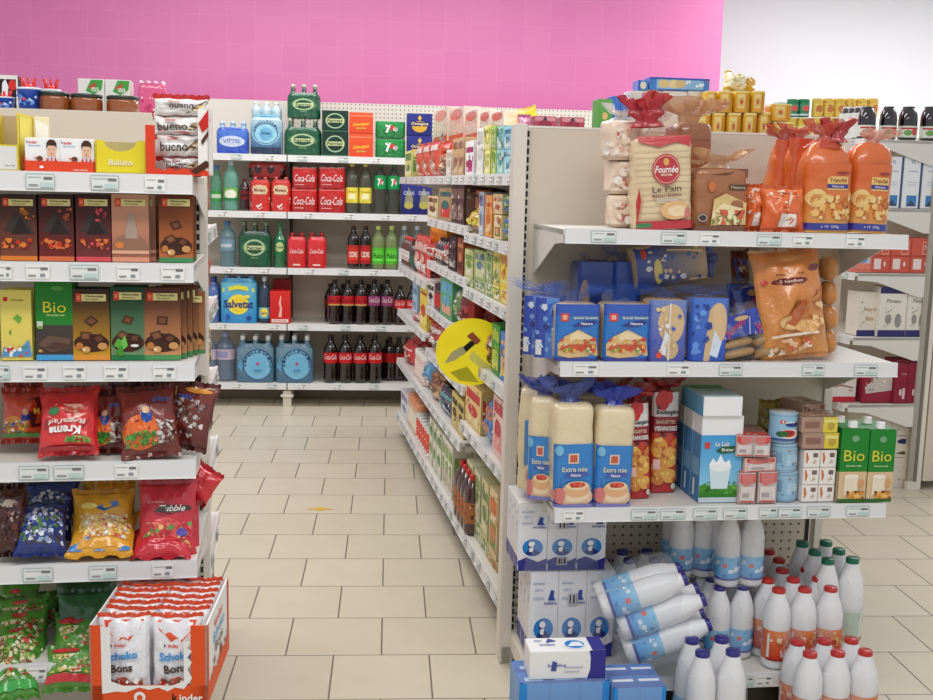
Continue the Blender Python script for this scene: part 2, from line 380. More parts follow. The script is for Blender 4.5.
def open_tray(w,h,d,col,front_h,front=(),right=(),side_h=None,back_h=None,slope=True,inner=None,t=.003,left=()):
    """shelf-ready carton: low front wall, sides that rise to the back"""
    B=MB(); sh_=side_h or h; bh=back_h or h
    B.box(-w/2,w/2,-d/2,d/2,0,t,col,'card',0); B.box(-w/2,w/2,-d/2,-d/2+t,t,front_h,col,'card',0); B.box(-w/2,w/2,d/2-t,d/2,t,bh,inner or col,'card',0)
    for s in(-1,1):
        x=s*(w/2-t/2); fh=front_h if slope else sh_
        B.prism([(-d/2,t),(d/2,t),(d/2,sh_),(-d/2+d*.25,sh_),(-d/2,fh)],x-t/2,x+t/2,col)
    B.art(mfront(w,d,front_h),front,w,front_h); 
    if right: B.art(mright(w,d,sh_),right,d,sh_)
    return B
# ------------------------------------------------------------------ frames of the shelving runs
RE=Frame(.493,3.068,.062)            # end display on the right, faces the camera
RG=Frame(.256,5.1,.108-pi/2)         # side of the same gondola, faces the aisle
LE=Frame(-.44,2.5,.101)              # end display on the left
BG=Frame(-1.2,7.79,.02)              # drinks shelves at the back
RR=Frame(2.45,5.64,.1-pi/2)          # gondola beyond on the right, seen from its end
CREAM=(226,220,208); PANEL=(214,203,186); SHELF=(222,219,213); RAIL=(226,226,226)

# floor: running-bond tiles
fm=bpy.data.materials.new('floor_tiles'); fm.use_nodes=True; nt=fm.node_tree; N=nt.nodes; K=nt.links; bs=N['Principled BSDF']
def M(op,a,b=None,c=None):
    n=N.new('ShaderNodeMath'); n.operation=op
    for i,v in enumerate((a,b,c)):
        if v is None: continue
        if isinstance(v,(int,float)): n.inputs[i].default_value=v
        else: K.new(v,n.inputs[i])
    return n.outputs[0]
tc=N.new('ShaderNodeTexCoord'); sp=N.new('ShaderNodeSeparateXYZ'); K.new(tc.outputs['Object'],sp.inputs[0])
T=.327
yr=M('DIVIDE',M('SUBTRACT',sp.outputs['Y'],3.5767),T); row=M('FLOOR',yr); fy=M('SUBTRACT',yr,row)
off=M('MULTIPLY',M('SUBTRACT',1,M('ABSOLUTE',M('MODULO',row,2))),.5)
xr=M('ADD',M('DIVIDE',M('SUBTRACT',sp.outputs['X'],-.4988),T),off); col_=M('FLOOR',xr); fx=M('SUBTRACT',xr,col_)
ex=M('MINIMUM',fx,M('SUBTRACT',1,fx)); ey=M('MINIMUM',fy,M('SUBTRACT',1,fy))
g=M('MINIMUM',M('DIVIDE',ex,.0085),M('DIVIDE',ey,.0075)); gm=M('MINIMUM',M('MAXIMUM',M('SUBTRACT',g,.5),0),1)
wn=N.new('ShaderNodeTexWhiteNoise'); cb=N.new('ShaderNodeCombineXYZ'); K.new(row,cb.inputs[0]); K.new(col_,cb.inputs[1]); K.new(cb.outputs[0],wn.inputs['Vector'])
no=N.new('ShaderNodeTexNoise'); no.inputs['Scale'].default_value=7; no.inputs['Detail'].default_value=6; K.new(tc.outputs['Object'],no.inputs['Vector'])
v=M('ADD',M('MULTIPLY',wn.outputs['Value'],.5),M('MULTIPLY',no.outputs['Fac'],.8))
mx=N.new('ShaderNodeMix'); mx.data_type='RGBA'; K.new(v,mx.inputs['Factor']); mx.inputs[6].default_value=L((200,190,168)); mx.inputs[7].default_value=L((214,205,184))
m2=N.new('ShaderNodeMix'); m2.data_type='RGBA'; K.new(gm,m2.inputs['Factor']); m2.inputs[6].default_value=L((112,102,88)); K.new(mx.outputs[2],m2.inputs[7])
K.new(m2.outputs[2],bs.inputs['Base Color']); bs.inputs['Roughness'].default_value=.3; bs.inputs['Specular IOR Level'].default_value=.35
bp=N.new('ShaderNodeBump'); bp.inputs['Strength'].default_value=.3; bp.inputs['Distance'].default_value=.002; K.new(gm,bp.inputs['Height']); K.new(bp.outputs[0],bs.inputs['Normal'])
me=bpy.data.meshes.new('floor'); me.from_pydata([(-7,-3,0),(9,-3,0),(9,14,0),(-7,14,0)],[],[(0,1,2,3)]); me.materials.append(fm)
fl=obj('floor',me); fl['kind']='structure'

# pink tiled wall
wm=bpy.data.materials.new('pink_wall_tiles'); wm.use_nodes=True; nt=wm.node_tree; N=nt.nodes; K=nt.links; bs=N['Principled BSDF']
tc=N.new('ShaderNodeTexCoord'); mp=N.new('ShaderNodeMapping'); mp.inputs['Rotation'].default_value=(pi/2,0,0); K.new(tc.outputs['Object'],mp.inputs[0])
br=N.new('ShaderNodeTexBrick'); K.new(mp.outputs[0],br.inputs['Vector']); br.offset=0
br.inputs['Scale'].default_value=1; br.inputs['Brick Width'].default_value=.2; br.inputs['Row Height'].default_value=.2; br.inputs['Mortar Size'].default_value=.0025; br.inputs['Mortar Smooth'].default_value=.3
br.inputs['Color1'].default_value=L((224,126,180)); br.inputs['Color2'].default_value=L((221,121,177)); br.inputs['Mortar'].default_value=L((227,133,185))
K.new(br.outputs['Color'],bs.inputs['Base Color']); bs.inputs['Roughness'].default_value=.5
def plane(name,pts,m):
    me=bpy.data.meshes.new(name); me.from_pydata(pts,[],[tuple(range(len(pts)))]); me.materials.append(m); o=obj(name,me); o['kind']='structure'; return o
BWY=.62
xc=BG.X(723,BWY,2.9)
wb=MB(); 
o=bpy.data.objects.new('wall_back',None)
me=bpy.data.meshes.new('wall_back'); hh=3.7
vs=[(-4,0,0),(xc,0,0),(xc,0,hh),(-4,0,hh),(-4,.12,0),(xc,.12,0),(xc,.12,hh),(-4,.12,hh)]
me.from_pydata(vs,[],[(0,1,2,3),(1,5,6,2),(5,4,7,6),(3,2,6,7)]); me.materials.append(wm)
wo=obj('wall_back',me,None,BG.w(0,BWY,0),(0,0,BG.th)); wo['kind']='structure'
pm=bpy.data.materials.new('white_paint'); pm.use_nodes=True; b=pm.node_tree.nodes['Principled BSDF']; b.inputs['Base Color'].default_value=L((236,236,240)); b.inputs['Roughness'].default_value=.6
nz=pm.node_tree.nodes.new('ShaderNodeTexNoise'); nz.inputs['Scale'].default_value=90; bq=pm.node_tree.nodes.new('ShaderNodeBump'); bq.inputs['Strength'].default_value=.05
pm.node_tree.links.new(nz.outputs['Fac'],bq.inputs['Height']); pm.node_tree.links.new(bq.outputs[0],b.inputs['Normal'])
a=BG.w(xc-.3,BWY+1.2,0); plane('wall_right',[(a.x,a.y,0),(a.x+7,a.y+.3,0),(a.x+7,a.y+.3,hh),(a.x,a.y,hh)],pm)

# ------------------------------------------------------------------ shelving pieces (all in the local space of their gondola)
def tag_art(kind,seed):
    r=random.Random(seed)
    A=[('r',.03,.06,.97,.94,(240,240,238))]
    if kind: A=[('r',0,0,1,1,(176,190,188)),('r',.03,.08,.97,.92,(228,232,230))]
    A+=[('r',.08,.72,.5+r.random()*.3,.8,(185,185,187)),('r',.62,.62,.92,.8,(120,120,124)),('r',.1,.2,.42,.32,(150,150,152)),('r',.6,.2,.8,.4,(140,150,155))]
    if kind: A+=[('r',.5,.15,.93,.42,(190,215,211))]
    return A
def shelf(root,x0,x1,d,zt,tags=(),col=SHELF,sh=.042,brackets=True,name='shelf',y0=0,bl=.16,thick=.02,lip=0):
    B=MB(); B.box(x0,x1,y0+.012,d,zt-thick,zt-.002,col,'metal')
    if brackets:
        for xx in (x0,x1-.003): B.prism([(y0+.03,zt-.004),(d,zt-.004),(d,zt-bl),(d-.03,zt-bl),(y0+.14,zt-.05),(y0+.03,zt-.042)],xx,xx+.003,col,'metal')
    s=obj(name,B,root)
    R_=MB(); R_.prism([(y0,zt-sh),(y0+.012,zt-sh),(y0+.012,zt+.001),(y0+.003,zt+.001)],x0,x1,RAIL,'plastic')
    R_.box(x0,x1,y0-.0015,y0+.001,zt-sh,zt-sh+.003,(240,240,240),'plastic',0); obj('price_rail',R_,s)
    for i,t in enumerate(tags):
        xa,xb,k=t; w=xb-xa; h=sh-.008; T_=MB(); T_.box(-w/2,w/2,-.001,.0005,0,h,(238,238,236),'card',0)
        T_.art(lambda u,v,e:((u-.5)*w,-.001-e,v*h),tag_art(k,i+int(zt*100)),w,h)
        obj('price_tag',T_,s,((xa+xb)/2,y0-.001,zt-sh+.004))
    return s
def auto_tags(x0,x1,n,seed,w=.075,kp=.5):
    r=random.Random(seed); out=[]
    for i in range(n):
        c=x0+(x1-x0)*(i+.5+r.uniform(-.2,.2))/n; out.append((c-w/2,c+w/2,r.random()<kp))
    return out
def upright(root,x0,x1,y0,y1,h,holes_x=None,name='upright'):
    B=MB(); B.box(x0,x1,y0,y1,0,h,CREAM,'metal')
    if holes_x:
        a,b=holes_x; B.box(a,b,y0-.0012,y0,0.1,h-.03,(200,194,184),'metal',0)
        z=.12
        while z<h-.06: B.box(a+(b-a)*.2,b-(b-a)*.2,y0-.0022,y0-.001,z,z+.016,(38,34,30),'card',0); z+=.025
    return obj(name,B,root)
def gond(name,label,F):
    t=bpy.data.objects.new(name,None); C.objects.link(t); t.location=F.w(0,0,0); t.rotation_euler=(0,0,F.th); return meta(t,label,'shelving')

# right end display
ge=gond('end_shelving','cream end-of-aisle shelving unit holding bagged bread, milk cartons and bottles',RE); ge['group']='shelving'
del ge['group']
W_=1.03; DR=.47; RZ=[1.49,1.109,.675]
B=MB(); B.box(-.028,W_,DR,DR+.02,.62,1.79,PANEL,'metal'); B.box(-.028,W_,DR-.002,DR,1.19,1.194,(170,160,146),'card',0); B.box(-.028,W_,DR-.001,DR+.022,1.79,1.797,(232,228,220),'metal',0)
obj('back_panel',B,ge)
B=MB(); B.box(-.028,W_-.03,DR,DR+.02,.1,.62,PANEL,'peg'); B.box(W_-.03,W_-.018,DR-.004,DR+.02,.1,.62,(40,36,32),'card',0); obj('perforated_panel',B,ge)
upright(ge,-.078,-.036,DR-.03,DR+.03,1.8); 
B=MB(); B.box(-.036,-.022,DR-.012,DR,.02,1.79,(206,200,190),'metal',0)
z=.06
while z<1.77: B.box(-.034,-.026,DR-.0145,DR-.012,z,z+.018,(34,30,26),'card',0); z+=.027
obj('slotted_strip',B,ge)
upright(ge,W_,W_+.03,DR-.01,DR+.03,1.79)
def tg(F,y,z,L_): return [(F.X(a,y,z),F.X(b,y,z),k) for a,b,k in L_]
shelf(ge,0,W_,DR,RZ[0],tg(RE,0,RZ[0]-.02,[(591,616,1),(661,686,1),(700,720,0),(757,781,1),(793,813,0),(846,865,0)]))
shelf(ge,0,W_,DR,RZ[1],tg(RE,0,RZ[1]-.02,[(573,598,0),(667,690,0),(719,742,1),(802,824,1),(854,877,1)]))
shelf(ge,0,W_,DR,RZ[2],tg(RE,0,RZ[2]-.02,[(563,584,0),(631,657,1),(660,685,1),(693,717,1),(723,747,1),(759,777,1),(778,801,1),(807,830,1),(846,869,1)]))
BZ=.14
sb=shelf(ge,-.01,W_-.19,DR,BZ,tg(RE,0,BZ-.02,[(755,772,0),(740,753,1)]),brackets=False,name='base_shelf')
B=MB(); B.box(-.012,W_-.19,.05,DR,0,BZ-.045,(60,54,48),'metal'); obj('plinth',B,ge)
B=MB(); B.box(-.04,-.012,.0,DR,.055,.115,CREAM,'metal'); B.box(-.07,-.03,DR-.03,DR+.02,0,.06,CREAM,'metal'); obj('foot',B,ge)

# right gondola side
gr=gond('aisle_shelving','long white gondola shelving along the right of the aisle, packed with groceries',RG)
s2=[(-1.42,-.50),(-.50,.66),(.66,1.87)]
ZS=[[1.647,1.41,1.184,.905,.607],[1.647,1.434,1.214,.976,.75],[1.647,1.10,.82]]
for k,(a,bb) in enumerate(s2):
    for j,zt in enumerate(ZS[k]): shelf(gr,-bb,-a-.004,.42,zt,auto_tags(-bb,-a,6 if k<2 else 5,k*9+j,.07,.3),bl=.1,sh=.04,y0=(0,.01,.0)[k])
shelf(gr,-1.87,.5,.42,.505,auto_tags(-1.87,.5,14,77,.07,.3),bl=.1,sh=.04,y0=.0)
shelf(gr,-1.87,1.418,.42,.155,auto_tags(-1.87,1.41,20,78,.07,.2),brackets=False,sh=.05,name='base_shelf',y0=-.0)
B=MB(); B.box(-1.87,1.40,.42,.45,.1,1.79,(208,202,192),'peg'); obj('back_panel',B,gr)
B=MB(); B.box(-1.86,1.42,.06,.40,0,.1,(54,48,42),'metal'); obj('plinth',B,gr)
B=MB(); B.box(-1.87,1.41,.40,1.0,1.76,1.775,SHELF,'metal'); obj('top_board',B,gr)
B=MB(); B.box(-1.87,1.40,.18,.42,1.775,1.786,SHELF,'metal'); obj('upper_shelf',B,gr)
B=MB(); B.box(-1.89,-1.87,.40,.95,0,1.75,CREAM,'metal'); obj('end_panel',B,gr)
upright(gr,-.70,-.67,.38,.42,1.79); upright(gr,.49,.52,.38,.42,1.79)

# left end display
LZ=[1.609,1.412,1.187,.958,.718,.478]
gl=gond('end_shelving','cream end-of-aisle shelving unit stocked with chocolate bars and sweets',LE)
WL=.95; DL=.42
xh0=LE.X(197.5,DL,1.2); xh1=LE.X(202,DL,1.2); xp1=LE.X(208.5,DL,1.2)
ztL=LE.Z(100,111,DL)
B=MB(); B.box(-WL,xh0-.01,DL,DL+.02,.1,ztL,PANEL,'metal'); obj('back_panel',B,gl)
upright(gl,xh0-.008,xp1,DL-.02,DL+.02,ztL+.0,(xh0,xh1))
tL=[[(26,55,1),(91,119,1),(145,166,0)],[(-2,12,0),(26,50,0),(70,99,1),(117,140,0),(161,185,0)],[(-4,10,1),(23,47,0),(63,86,0),(104,128,0),(153,176,0)],[(19,49,1),(54,84,1),(115,138,0)],[(23,53,1),(89,117,1),(152,174,0)],[(27,47,0),(62,84,0)]]
for j,zt in enumerate(LZ): shelf(gl,-WL,0,DL,zt,tg(LE,0,zt-.02,tL[j]),brackets=True,bl=.1)
B=MB(); B.box(-WL,xp1-.01,DL+.02,DL+.42,ztL-.02,ztL-.005,SHELF,'metal'); obj('top_board',B,gl)
B=MB(); B.box(-WL,.0,.06,DL,0,.09,(60,54,48),'metal'); obj('plinth',B,gl)
# left gondola side beyond the end display
xs=LE.X(208,DL+.35,1.0)
LS=Frame(*LE.w(xs,DL+.06,0)[:2],LE.th+pi/2)
gs=gond('aisle_shelving','narrow glimpse of cream shelving edges along the left of the aisle',LS)
for j,zt in enumerate((1.45,1.2,.95,.7,.42,.14)): shelf(gs,0,.9,.3,zt,auto_tags(0,.9,3,j,.07,.5),bl=.08)
B=MB(); B.box(0,.9,.3,.32,.05,1.6,PANEL,'metal'); obj('back_panel',B,gs)

# drinks shelves
gb=gond('wall_shelving','white drinks shelving with perforated back against the pink wall',BG)
BZs=[BG.Z(300,y,0) for y in (155.3,212.3,268.3,324.3,383.5)]
x0=BG.X(205,0,1.5); xj=BG.X(287,0,1.0)
jo=[xj-1.33,xj,xj+1.33,xj+2.66]
for a,b2 in zip(jo[:-1],jo[1:]):
    for j,zt in enumerate(BZs): shelf(gb,a+.004,b2-.004,.44,zt,auto_tags(a,b2,5,j+int(a*10),.07,.4),brackets=False,sh=.045)
    B=MB(); zt_=BG.Z(300,101.5,.45); zm=BZs[0]-.05; B.box(a+.003,b2-.003,.45,.47,.05,zm,(205,194,178),'metal')
    B.box(a+.003,b2-.003,.45,.47,zm,zt_,(226,219,208),'peg' if b2>xj+.1 else 'metal'); obj('back_panel',B,gb)
for xx in jo: 
    B=MB(); B.box(xx-.012,xx+.012,.43,.46,0,BG.Z(300,101.5,.45),(60,56,54),'metal',0); obj('upright',B,gb)
    B=MB(); B.box(xx-.03,xx+.03,.02,.40,.0,BZs[4]-.06,CREAM,'metal'); B.box(xx-.045,xx+.045,.0,.04,BZs[4]-.1,BZs[4]-.085,CREAM,'metal'); obj('foot',B,gb)
B=MB(); B.box(jo[0],jo[-1],.3,.44,0,BZs[4]-.06,(120,108,94),'metal'); obj('plinth',B,gb)

# gondola beyond on the right: we see its end
gq=gond('aisle_shelving','grey-white shelving unit seen end-on at the right edge of the photo',RR)
def rrz(py,px=885): # height on the end plane
    E_=Frame(RR.o[0],RR.o[1],RR.th+pi/2); return E_.Z(px,py,0)
RZ2=[rrz(139),rrz(208),rrz(273,890),rrz(337,890),rrz(404,880)]
for zt in RZ2: shelf(gq,-2.4,0,.42,zt,auto_tags(-2.4,0,9,int(zt*30),.07,.4),bl=.13,sh=.04)
B=MB(); B.box(-2.4,0,.42,.45,.05,RZ2[0]+.02,PANEL,'metal'); obj('back_panel',B,gq)
B=MB(); B.box(-.03,.0,.42,.50,0,RZ2[0]+.03,CREAM,'metal'); B.box(0,.004,.45,.47,.05,RZ2[0],(120,112,100),'card',0); obj('upright',B,gq)
B=MB(); B.box(-2.4,0,.51,.95,.05,RZ2[0]-.01,PANEL,'metal'); obj('far_side_panel',B,gq)

# yellow sticker on the floor
B=MB(); r=.03
pts=[(cos(t)*r*(1 if i%2 else .75),sin(t)*r*(1 if i%2 else .75),.001) for i,t in enumerate([2*pi*k/14 for k in range(14)])]
B.add(pts,[tuple(range(14))],(226,180,40),'card'); B.add([(-.07,-.012,.0012),(.07,-.012,.0012),(.05,.006,.0012),(-.05,.006,.0012)],[(0,1,2,3)],(222,176,50),'card')
FW=Frame(0,0,0); 
def onfloor(px,py):
    d=Fv+Rv*((px-466.5)/FPX)-Uv*((py-350)/FPX); t=-CH/d.z; return d.x*t,d.y*t
q=onfloor(320,509); thing('floor_sticker',B,'small worn yellow arrow sticker on the tiled floor of the aisle','sticker',FW,q[0],q[1],0)

# ------------------------------------------------------------------ light
w=bpy.data.worlds.new('World'); bpy.context.scene.world=w; w.use_nodes=True; bgn=w.node_tree.nodes['Background']; bgn.inputs[0].default_value=(.93,.96,1,1); bgn.inputs[1].default_value=.62
def area(name,x,y,z,sx,sy,e,col=(1,.97,.93),rot=(0,0,0)):
    l=bpy.data.lights.new(name,'AREA'); l.shape='RECTANGLE'; l.size=sx; l.size_y=sy; l.energy=e; l.color=col
    o=bpy.data.objects.new(name,l); C.objects.link(o); o.location=(x,y,z); o.rotation_euler=rot; return o
area('ceiling_light_near',.1,1.2,3.4,3.2,.5,55)
area('ceiling_light_mid',-.2,4.4,3.4,3.2,.5,62)
area('ceiling_light_far',-.3,6.9,3.4,3.2,.5,48)
area('ceiling_light_right',4.2,7.2,3.5,3,2.4,130,(1,1,1))
sc=bpy.context.scene; sc.view_settings.view_transform='Standard'; sc.view_settings.look='None'; sc.view_settings.exposure=0
# ================================================================== LEFT END DISPLAY
def chocart(bg1,bg2,band,kind,seed,lab='Chocolat'):
    r=random.Random(seed)
    A=[('g',0,0,1,1,bg2,bg1),('r',0,0,1,.07,band)]
    if kind=='lite': A+=[('e',.5,.25,.45,.16,(150,110,90)),('p',[(.35,.35),(.7,.35),(.62,.72),(.45,.72)],(170,150,135)),('e',.2,.25,.12,.05,(215,130,60)),('r',.0,.12,1,.17,(225,170,140))]
    elif kind=='dark': A+=[('p',[(.1,.45),(.4,.72),(.75,.6),(.95,.4)],(60,50,48)),('p',[(.3,.4),(.55,.66),(.85,.42)],(40,32,30)),('spk',.05,.18,.95,.34,26,.006,[band,(190,60,30),(220,120,60),(120,40,30)],seed),('spk',.55,.6,.95,.8,10,.005,[band,sh(band,.7)],seed+1)]
    else:
        A+=[('e',.5,.24,.48,.13,(70,38,28)),('choc',.5,.55,.2,.5+seed*.37,(96,58,40)),('choc',.34,.34,.2,1.2+seed,(110,68,46)),('choc',.7,.3,.2,.2+seed,(86,50,36))]
        if kind=='nut': A+=[('e',.18,.2,.1,.05,(190,120,60)),('e',.36,.15,.11,.045,(214,160,100)),('e',.3,.15,.05,.02,(240,215,170)),('e',.8,.2,.13,.05,(205,150,90))]
        if kind=='mint': A+=[('p',[(.08,.2),(.2,.3),(.38,.26),(.3,.14)],(90,170,60)),('p',[(.3,.26),(.42,.34),(.5,.2),(.36,.14)],(110,190,80)),('p',[(.15,.12),(.3,.2),(.4,.08),(.25,.05)],(70,150,50)),('e',.7,.2,.12,.02,(230,230,220))]
    A+=[('r',.2,.83,.92,.93,(232,220,150)),('r',.1,.82,.26,.94,(214,70,50)),('r',.13,.85,.22,.91,(238,130,90)),('t',lab,.6,.9,.5,.028,(70,50,20)),('t','lait dessert',.55,.858,.36,.02,(120,90,40))]
    return A
def tablet(w,h,art,col,m='card'): return carton(w,h,.010,col,art,[('r',0,0,1,1,sh(col,1.2)),('g',0,.1,1,.5,sh(col,1.5),col)],[('r',0,0,1,1,sh(col,1.3))],m=m,b=.001).mesh('bar')
def rowof(name,me,F,p0,p1,y,z,n,dy,lab,cat,group,rz=0,dx=0):
    x=(F.X(p0,y,z+.08)+F.X(p1,y,z+.08))/2
    for i in range(n):
        l=lab if i==0 else lab+(', '+('second in file','third in file','fourth in file')[min(i-1,2)])
        thing(name,me,l,cat,F,x+i*dx,y+i*dy,z,rz+random.uniform(-.01,.01),group,tilt=(-.03,0))
z=LZ[1]; y=.05
def wid(p0,p1,y,z): return LE.X(p1,y,z+.08)-LE.X(p0,y,z+.08)
up=[(0,37,(60,38,36),(130,70,50),(222,128,50),'dark','orange blossom picture and orange band'),(39,74,(50,26,28),(120,40,35),(215,110,70),'dark','dark red picture'),(76,111,(58,28,32),(120,50,50),(215,80,90),'dark','raspberry picture and pink band'),(112,149,(214,160,130),(160,100,80),(222,150,120),'lite','pale peach and grey front'),(159,193,(110,55,30),(190,110,60),(70,140,90),'nut','chocolate squares and green band')]
for k,(a,b,c1,c2,bd,kd,ds) in enumerate(up):
    w=wid(a,b,y,z); h=LE.Z((a+b)/2,194.5,y)-z
    me=tablet(w,h,chocart(c1,c2,bd,kd,k),sh(c1,.8))
    rowof('chocolate_bar',me,LE,a,b,y,z,3,.03,'chocolate bar with %s, upper chocolate shelf'%ds,'chocolate','chocolate bars on the upper shelf',dx=0.012 if k==3 else 0.001)
z=LZ[2]
lo=[(1,32,290,'lemon'),(36,73,282,'bio'),(73,110,289,'nutd'),(111,145,287,'mint'),(144,181,288,'nut2')]
for k,(a,b,tp,kd) in enumerate(lo):
    w=wid(a,b,y,z); h=LE.Z((a+b)/2,tp,y)-z
    if kd=='lemon': art=[('g',0,0,1,1,(225,205,100),(232,214,110)),('r',.1,.84,.24,.9,RED),('t','Chocolat',.55,.86,.4,.03,(150,120,40)),('p',[(.4,.6),(.55,.66),(.7,.6),(.6,.52)],(110,170,60)),('p',[(.25,.4),(.35,.44),(.32,.36)],(90,150,60)),('p',[(0,.05),(.1,.2),(.3,.1),(.6,.16),(.9,.3),(1,.05)],(90,150,200)),('e',.3,.15,.12,.05,(214,60,60)),('spk',.1,.05,.9,.2,14,.005,[(230,240,240),(210,80,60),(90,150,70)],3)]; ds='a yellow front with mint leaves'; c=(214,190,80)
    elif kd=='bio': art=[('r',0,.45,1,1,(38,128,44)),('r',0,.0,1,.45,(70,62,60)),('r',0,0,1,.07,(70,160,215)),('t','Bio',.52,.68,.62,.14,(225,215,60),{'b':.0}),('t','Chocolat noir',.55,.58,.5,.03,(200,225,150)),('e',.6,.92,.18,.03,(90,160,80)),('p',[(.05,.2),(.35,.32),(.95,.28),(.9,.14),(.4,.1)],(108,80,66)),('p',[(.2,.16),(.5,.24),(.95,.2),(.8,.1)],(84,60,50)),('e',.12,.12,.06,.02,(200,150,80)),('r',.04,.42,.2,.5,(200,210,190)),('r',.06,.4,.2,.44,(110,160,60))]; ds='Bio in yellow letters on green'; c=(30,100,40)
    else:
        c1,c2,bd,q,ds={'nutd':((60,40,30),(215,160,40),(225,150,60),'nut','dark and golden front and hazelnuts'),'mint':((30,70,45),(120,150,110),(40,120,70),'mint','green front and mint leaves'),'nut2':((90,50,34),(214,150,100),(80,150,90),'nut','light brown front and two chocolate squares')}[kd]
        art=chocart(c1,c2,bd,q,k+3); c=sh(c1,.8)
    me=tablet(w,h,art,c); rowof('chocolate_bar',me,LE,a,b,y,z,4 if kd=='nut2' else 3,.028,'chocolate bar with %s, lower chocolate shelf'%ds,'chocolate','chocolate bars on the lower shelf',dx=.011 if kd=='nut2' else .001)
me=tablet(.07,.15,chocart((150,90,60),(200,150,100),(80,150,90),'nut',9),(120,70,50))
thing('chocolate_bar',me,'chocolate bar half hidden at the right end of the lower chocolate shelf','chocolate',LE,-.02,.14,z)

# top shelf: display cartons
z=LZ[0]; y=.07
x,w,h=LE.fit(-14,20,112,y,z)
B=open_tray(w,h,.16,(226,206,60),h*.45,[('r',.08,.06,.92,.94,(222,222,218)),('t','Yellow 250g',.7,.2,.3,.08,(150,150,150))],[('r',.05,.05,.95,.95,(230,215,90))],slope=False,inner=(196,176,140))
thing('display_carton',B,'yellow cut-front display carton at the far left of the top shelf','carton',LE,x,y+.08,z)
for i in range(3):
    thing('snack_pack',pillow(.05,.10,.02,(232,190,50),[('r',.1,.4,.9,.6,(240,240,230)),('spk',.1,.1,.9,.35,8,.006,[(90,50,20),(200,60,30)],i)],i,N=14),'yellow snack pack lying in the yellow display carton, '+('lowest','middle','topmost')[i]+' of three','snack',LE,x-.03,y+.02,z+.05+i*.016,tilt=(-1.5,0),rz=1.5,group='yellow snacks in the display carton')
x,w,h=LE.fit(20,38,113,y,z)
B=carton(.012,h,.13,(236,226,190),(),(),[('r',0,0,1,1,(238,226,190)),('r',0,0,1,.45,(235,205,110)),('p',[(0,.5),(1,.8),(1,.95),(0,.9)],(240,240,236))],b=.001)
thing('carton_flap',carton(w*.9,h,.01,(236,226,190),[('r',0,0,1,.4,(236,206,120)),('p',[(.1,.55),(.95,.45),(.9,.85),(.1,.95)],(243,243,240))]),'tall cream and yellow carton standing between the yellow display and the chocolate boxes','carton',LE,x,y+.15,z,.25)
# tray with two boxes showing a child's face
y=.05
x,w,h=LE.fit(24,95,139.5,y,z); fh=h*.42
teeth=[('p',[(i/9+.01,.99 if i%2 else .7),(i/9+.11,.99 if (i+1)%2 else .75),(i/9+.11,.4),(i/9+.01,.4)],(226,74,40)) for i in range(9)]
B=open_tray(w,h*.9,.13,(224,72,38),fh*.8,[('p',[(.02,.95),(.1,.95),(.12,.6),(.3,.5),(.5,.62),(.7,.5),(.88,.6),(.9,.95),(.98,.95),(.98,.02),(.02,.02)],(226,74,40)),('e',.25,.45,.03,.12,(240,240,240)),('t','kinder chocolat',.8,.25,.2,.14,(240,230,220))],slope=True,side_h=h*.6,back_h=h*.6)
thing('display_tray',B,'low red carton tray holding two white chocolate boxes','tray',LE,x,y+.065,z)
def face(cx):
    return [('e',cx,.62,.13,.2,(232,190,160)),('p',[(cx-.15,.66),(cx-.14,.85),(cx-.06,.95),(cx+.06,.95),(cx+.14,.86),(cx+.15,.66),(cx+.11,.76),(cx-.1,.77)],(70,42,28)),('e',cx-.05,.64,.014,.02,(60,40,30)),('e',cx+.05,.64,.014,.02,(60,40,30)),('e',cx,.52,.03,.015,(200,90,80)),('p',[(cx-.2,.0),(cx-.13,.34),(cx-.05,.42),(cx+.05,.42),(cx+.13,.34),(cx+.2,0)],(214,226,240)),('r',cx-.02,.15,cx+.02,.4,(205,40,40)),('p',[(cx-.17,.25),(cx-.1,.42),(cx-.07,.25)],(205,60,60)),('p',[(cx+.17,.25),(cx+.1,.42),(cx+.07,.25)],(205,60,60)),('e',cx-.09,.46,.03,.05,(232,190,160)),('e',cx+.09,.46,.03,.05,(232,190,160))]
bw=w/2*.985
kin=[('r',.02,.02,.98,.98,(243,243,241)),('t','k',.08,.87,.05,.09,(30,30,30)),('t','inder',.24,.86,.24,.09,(214,40,40)),('t','chocolat',.27,.76,.36,.05,(120,170,210)),('e',.42,.36,.09,.08,(110,60,40)),('p',[(.25,.42),(.42,.34),(.5,.26),(.3,.36)],(150,90,50))]+face(.77)
me=carton(bw,h*.985,.115,(240,240,238),kin,m='card').mesh('box')
for s in(0,1): thing('chocolate_box',me,'white chocolate box with child face, %s in the red tray'%('beside the tall yellow carton' if s==0 else 'next to the yellow tray'),'chocolate',LE,x+(s-.5)*bw,y+.067,z+.004,group='white chocolate boxes in the red tray')
# yellow tray
x,w,h=LE.fit(96.5,145,140.5,y,z)
B=MB(); n=16; cut=[(.5+.34*cos(pi-pi*i/n),1-.33*sin(pi*i/n)) for i in range(n+1)]
def curvefront(B,w,h,d,col,cut,inner):
    pts=[(0,0)]+[(0,1)]+[(.14,1)]+cut+[(.86,1),(1,1),(1,0)]
    B.add([((u-.5)*w,-d/2,v*h) for u,v in pts]+[((u-.5)*w,-d/2+.003,v*h) for u,v in pts],[tuple(range(len(pts)))[::-1],tuple(range(len(pts),2*len(pts)))]+[(i,(i+1)%len(pts),len(pts)+(i+1)%len(pts),len(pts)+i) for i in range(len(pts))],col)
    B.box(-w/2,w/2,-d/2,d/2,0,.003,col,'card',0); B.box(-w/2,w/2,d/2-.003,d/2,0,h,inner,'card',0)
    for s in(-1,1): B.box(s*w/2-.0015,s*w/2+.0015,-d/2,d/2,0,h,col,'card',0)
curvefront(B,w,h,.12,(230,212,48),cut,(190,180,140))
